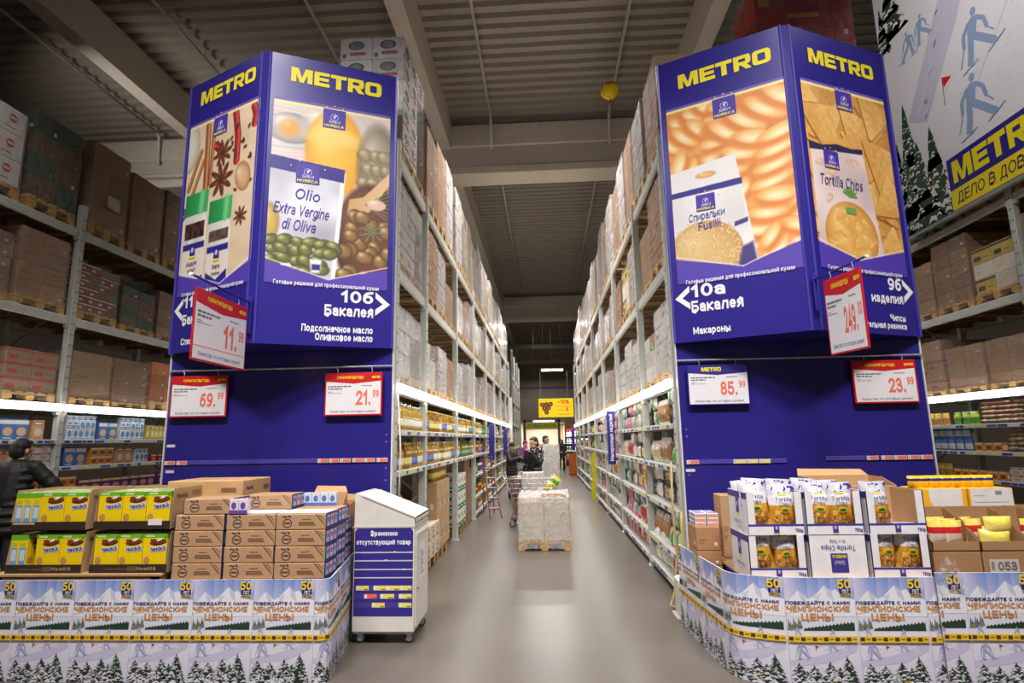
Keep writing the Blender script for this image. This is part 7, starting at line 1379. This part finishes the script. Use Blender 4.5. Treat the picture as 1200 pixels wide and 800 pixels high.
# ---------------------------------------------------------------- people
def blob(name, caps, mat, parent, col, vox=.012, smooth=2):
    mb = MB()
    for c in caps:
        if c[0] == 'e': mb.ball(c[1], c[2], col, 14, 10)
        else:
            p0, p1, r0, r1 = V(c[0]), V(c[1]), c[2], c[3]; pts = []; rr = []; d = (p1 - p0); L = max(d.length, 1e-4); d = d / L
            for k in range(5): a = PI / 2 * (1 - k / 4); pts.append(p0 - d * r0 * math.sin(a)); rr.append(max(.0015, r0 * math.cos(a)))
            for k in range(5): a = PI / 2 * k / 4; pts.append(p1 + d * r1 * math.sin(a)); rr.append(max(.0015, r1 * math.cos(a)))
            mb.tube(pts, rr, col, 12)
    o = obj('tmp', mb.data('tmp', mat)); m = o.modifiers.new('r', 'REMESH'); m.mode = 'VOXEL'; m.voxel_size = vox
    if smooth: s = o.modifiers.new('s', 'SMOOTH'); s.iterations = smooth; s.factor = .5
    dg = bpy.context.evaluated_depsgraph_get(); me = bpy.data.meshes.new_from_object(o.evaluated_get(dg)); bpy.data.objects.remove(o); me.name = name
    for a in list(me.color_attributes): me.color_attributes.remove(a)
    a = me.color_attributes.new('Col', 'FLOAT_COLOR', 'CORNER'); c = lin(col); a.data.foreach_set('color', np.tile(np.array(c, dtype=np.float32), len(me.loops)))
    me.polygons.foreach_set('use_smooth', [True] * len(me.polygons)); me.materials.clear(); me.materials.append(M[mat]); me.update()
    return obj(name, me, parent)
def hand_caps(wr, d, side, n, curl=.6):
    """palm, four unequal bent fingers, thumb off the side of the palm; d: pointing, n: palm normal, side: towards the thumb"""
    wr, d, n = V(wr), V(d).normalized(), V(n).normalized(); s = V(side); s = (s - d * s.dot(d)).normalized(); n = d.cross(s) if d.cross(s).dot(n) > 0 else s.cross(d); o = []
    for k in (-.022, 0, .022): o.append((wr + s * k * .7 + d * .01, wr + d * .085 + s * k, .014, .013))
    for i, (k, L) in enumerate(((.03, .07), (.01, .08), (-.011, .075), (-.031, .058))):
        p = wr + d * .088 + s * k; a = curl * .6; q = p + (d * math.cos(a) + n * math.sin(a)) * L * .5; b = curl * 1.6; e = q + (d * math.cos(b) + n * math.sin(b)) * L * .5; o += [(p, q, .0095, .0085), (q, e, .0085, .0072)]
    p = wr + d * .025 + s * .026; q = p + (d * .7 + s * .75 + n * .25).normalized() * .035; e = q + (d * .95 + s * .2 + n * .4).normalized() * .03; o += [(p, q, .012, .0105), (q, e, .0105, .0085)]
    return o
def person(label, loc, rz, Hh, arms, head_yaw=0, head_pitch=0, coat=(30, 28, 32), coat_mat='nylon', coat_low=.62, trousers=(44, 42, 50), boots=(30, 28, 28), hair=(40, 32, 28), hairstyle='short', lean=0, stance=.1, puffs=True, fur=None, skin=(206, 160, 136), vox=.012, stride=0):
    t = thing('person', label, 'person', loc, rz); k = Hh / 1.7; P = lambda x, y, z: V((x * k, y * k, z * k))
    ln = lambda z: -lean * max(0, z - .9)
    B = []; hd = P(0, ln(1.55) - .015, 1.57); R_ = Matrix.Rotation(head_yaw, 3, 'Z') @ Matrix.Rotation(head_pitch, 3, 'X'); h = lambda x, y, z: hd + R_ @ V((x * k, y * k, z * k))
    sh = {s: P(s * .175, ln(1.39), 1.39) for s in (-1, 1)}; hp = {s: P(s * .09, 0, .9) for s in (-1, 1)}
    # the body itself: head with brow, nose, jaw and ears, neck, trunk, limbs and hands in one surface
    B += [('e', h(0, .01, .03), (.077 * k, .094 * k, .1 * k)), ('e', h(0, -.035, -.045), (.055 * k, .056 * k, .062 * k)), (h(0, -.088, .012), h(0, -.107, -.028), .010 * k, .0145 * k), ('e', h(0, -.07, .035), (.055 * k, .026 * k, .014 * k)), ('e', h(0, -.075, -.066), (.024 * k, .016 * k, .012 * k)), ('e', h(0, -.068, -.1), (.024 * k, .02 * k, .018 * k))]
    for s in (-1, 1): B += [('e', h(s * .079, .015, -.005), (.011 * k, .02 * k, .032 * k))]
    B += [(P(0, ln(1.4) + .01, 1.38), h(0, .015, -.06), .058 * k, .05 * k), (P(0, ln(1.3), 1.28), P(0, 0, 1.0), .13 * k, .12 * k), (sh[-1], sh[1], .06 * k, .06 * k), (hp[-1], hp[1], .1 * k, .1 * k)]
    ank = {s: P(s * stance, (stride * s), .08) for s in (-1, 1)}; kn = {s: P(s * (stance * .5 + .045), stride * s * .5 - .015, .49) for s in (-1, 1)}
    for s in (-1, 1): B += [(hp[s], kn[s], .085 * k, .056 * k), (kn[s], ank[s], .055 * k, .038 * k), (ank[s] - P(0, 0, .04), ank[s] + P(s * .02, -.15, -.05), .036 * k, .028 * k)]
    C = []
    for s in (-1, 1):
        el, wr, hdir, nrm, curl = arms[s]; el, wr = P(*el), P(*wr); B += [(sh[s], el, .047 * k, .038 * k), (el, wr, .038 * k, .026 * k)]; B += [(a, b, c * k, d * k) for a, b, c, d in hand_caps(wr, hdir, V((-s, 0, .3)), nrm, curl)]
        e = (wr - el).normalized(); w2 = wr - e * .012; C.append((sh[s], el, .083 * k, .07 * k)); C.append((el, w2, .07 * k, .05 * k))
        if puffs:
            for q in range(3): C.append(('e', sh[s].lerp(el, .15 + q * .33), (.082 * k,) * 3)); C.append(('e', el.lerp(w2, .12 + q * .33), (.07 * k - q * .006,) * 3))
    blob('body', B, 'skin', t, skin, .0075 if vox < .014 else .011)
    for s in (-1, 1):
        m = MB(); m.ball(h(s * .03, -.089, .016), (.012 * k, .006 * k, .006 * k), (236, 230, 226), 8, 6); m.ball(h(s * .03, -.0945, .016), (.0055 * k, .003 * k, .0055 * k), (40, 30, 26), 8, 6); m.build('eye', 'plastic', t, True)
        m = MB(); m.tube([h(s * .014, -.098, .034), h(s * .032, -.098, .039), h(s * .05, -.086, .034)], .004 * k, hair, 5); m.build('eyebrow', 'hair', t)
    m = MB(); m.ball(h(0, -.0895, -.062), (.021 * k, .007 * k, .0065 * k), (166, 84, 78), 10, 6); m.build('lips', 'skin', t, True)
    # coat
    n = 7; zl = coat_low
    C += [(P(0, ln(1.33), 1.33), P(0, ln(1.1), 1.08), .165 * k, .165 * k), (sh[-1], sh[1], .085 * k, .085 * k)]
    z = 1.36; i = 0
    while z > zl + .02:
        w_ = .2 + .012 * math.sin(i * 1.3) + (.03 if z < .95 else 0); C.append(('e', P(0, ln(z), z), (w_ * k, (.15 + (.02 if z < 1.0 else 0)) * k, .068 * k))); z -= .085; i += 1
    C.append(('e', P(0, ln(1.43), 1.43), (.1 * k, .095 * k, .06 * k)))
    blob('coat', C, coat_mat, t, coat, vox)
    T = []
    for s in (-1, 1): T += [(hp[s], kn[s], .098 * k, .072 * k), (kn[s], ank[s], .07 * k, .055 * k)]
    T.append((hp[-1], hp[1], .11 * k, .11 * k)); blob('trousers', T, 'cloth', t, trousers, vox)
    for s in (-1, 1): m = blob('boot', [(ank[s] + P(0, 0, .08), ank[s] - P(0, 0, .03), .058 * k, .05 * k), (ank[s] - P(0, 0, .03), ank[s] + P(s * .02, -.17, -.042), .048 * k, .037 * k)], 'rubber', t, boots, .01)
    Hc = [('e', h(0, .03, .05), (.087 * k, .094 * k, .092 * k)), ('e', h(0, .06, -.01), (.08 * k, .058 * k, .09 * k)), ('e', h(0, -.02, .095), (.066 * k, .05 * k, .032 * k))]
    if hairstyle == 'bob': Hc += [('e', h(s * .07, .03, -.02), (.03 * k, .06 * k, .09 * k)) for s in (-1, 1)]
    if hairstyle == 'cap': Hc = [('e', h(0, .015, .06), (.092 * k, .105 * k, .09 * k)), ('e', h(0, .05, 0), (.085 * k, .07 * k, .06 * k))]
    blob('knit_cap' if hairstyle == 'cap' else 'hair', Hc, 'cloth' if hairstyle == 'cap' else 'hair', t, hair, .009)
    if fur:
        r = random.Random(4); F = []
        for q in range(26): a = 2 * PI * q / 26; F.append(('e', P(.12 * math.sin(a) + r.uniform(-.01, .01), ln(1.45) + .04 + .12 * math.cos(a), 1.46 + .05 * math.cos(a) + r.uniform(-.015, .015)), ((.036 + r.uniform(-.006, .012)) * k,) * 3))
        blob('fur_hood', F, 'cloth', t, fur, .009, 0)
    return t
person('person in long black quilted coat looking at a phone beside the oil rack', (-1.03, 17.0, 0), PI / 2 * .62, 1.58, {-1: ((-.24, -.12, 1.16), (-.06, -.36, 1.24), (.5, -.5, .5), (0, -1, 0), .9), 1: ((.25, -.1, 1.14), (.08, -.36, 1.2), (-.4, -.6, .4), (0, -1, .3), .9)}, 0.1, .25, coat_low=.5, hairstyle='cap', hair=(34, 30, 32), puffs=True, vox=.014)
mb = MB(); mb.box((-.035, -.005, -.07), (.035, .005, .07), (60, 70, 84), .004); tag(mb.build('phone', 'plastic', None, False, (-.69, 16.83, 1.2), .5), 'small dark phone held up by the person in long black coat', 'phone')
person('person in shiny black puffer jacket with fur hood, hand to face', (-.27, 12.75, 0), -.75, 1.72, {1: ((.26, -.1, 1.18), (.1, -.27, 1.40), (-.35, .3, .75), (0, 1, .2), .9), -1: ((-.27, -.02, 1.12), (-.2, -.2, .98), (.2, -.8, -.3), (1, 0, 0), .6)}, -.15, .22, coat_mat='shine', coat=(26, 26, 30), coat_low=.84, fur=(150, 126, 98), hair=(52, 40, 32), vox=.012)
person('person in dark jacket seen over the tall wrapped stack', (-.02, 18.6, 0), 1.2, 1.78, {-1: ((-.26, -.02, 1.12), (-.16, -.25, 1.1), (.4, -.8, 0), (0, 0, -1), .5), 1: ((.26, -.02, 1.12), (.2, -.24, 1.08), (-.3, -.8, 0), (0, 0, -1), .5)}, 0, .1, coat=(44, 46, 58), hair=(56, 42, 34), vox=.016)
person('person in dark clothes pushing a trolley by the orange bins, far off', (.85, 32.0, 0), -.5, 1.62, {-1: ((-.25, -.05, 1.12), (-.18, -.34, 1.02), (0, -1, 0), (0, 0, -1), .7), 1: ((.25, -.05, 1.12), (.18, -.34, 1.02), (0, -1, 0), (0, 0, -1), .7)}, 0, .1, coat=(28, 26, 30), coat_low=.78, trousers=(36, 34, 38), hairstyle='bob', vox=.018, stride=.1)
person('person in purple jacket standing between oil rack and fur hood person', (-.78, 21.5, 0), .9, 1.62, {-1: ((-.25, -.03, 1.12), (-.2, -.22, 1.02), (.2, -.9, 0), (1, 0, 0), .6), 1: ((.25, -.03, 1.12), (.2, -.2, 1.0), (-.2, -.9, 0), (-1, 0, 0), .6)}, 0, 0, coat=(130, 40, 130), hairstyle='cap', hair=(120, 36, 110), vox=.018)
person('person in black puffer jacket seen from behind, reaching over by the cereal display', (-5.95, 6.15, 0), PI + .15, 1.78, {-1: ((-.36, -.16, 1.18), (-.42, -.34, .98), (-.1, -.8, -.5), (.6, 0, -.4), .7), 1: ((.3, -.04, 1.12), (.28, -.22, .98), (-.2, -.8, -.2), (-1, 0, 0), .7)}, -.25, .18, coat=(17, 16, 19), coat_low=.7, hair=(26, 22, 22), lean=.18, vox=.011)
t = thing('far_trolley', 'small dark trolley pushed by the person far off near the bins', 'cart', (1.1, 31.4, 0)); mb = MB()
for z in (.5, .7, .9): mb.tube([(-.25, -.4, z), (.25, -.4, z), (.25, .4, z), (-.25, .4, z), (-.25, -.4, z)], .012, (120, 110, 106), 4)
for x in (-.25, 0, .25):
    for y in (-.4, -.13, .13, .4): mb.tube([(x, y, .5), (x, y, .9)], .008, (120, 110, 106), 4)
mb.build('basket', 'zinc', t); mb = MB(); [mb.tube([(x, y, .02), (x * .9, y * .9, .5)], .015, (90, 86, 84), 5) for x in (-.22, .22) for y in (-.36, .36)]; mb.build('frame', 'zinc', t)
for x in (-.22, .22):
    for y in (-.36, .36): mb = MB(); mb.ball((x, y, .045), (.02, .045, .045), (40, 38, 38), 10, 7); mb.build('wheel', 'rubber', t, True)
for p in Proto.every:                                 # sources that were never placed
    if not p.used:
        for o in list(p.o.children_recursive) + [p.o]: bpy.data.objects.remove(o)
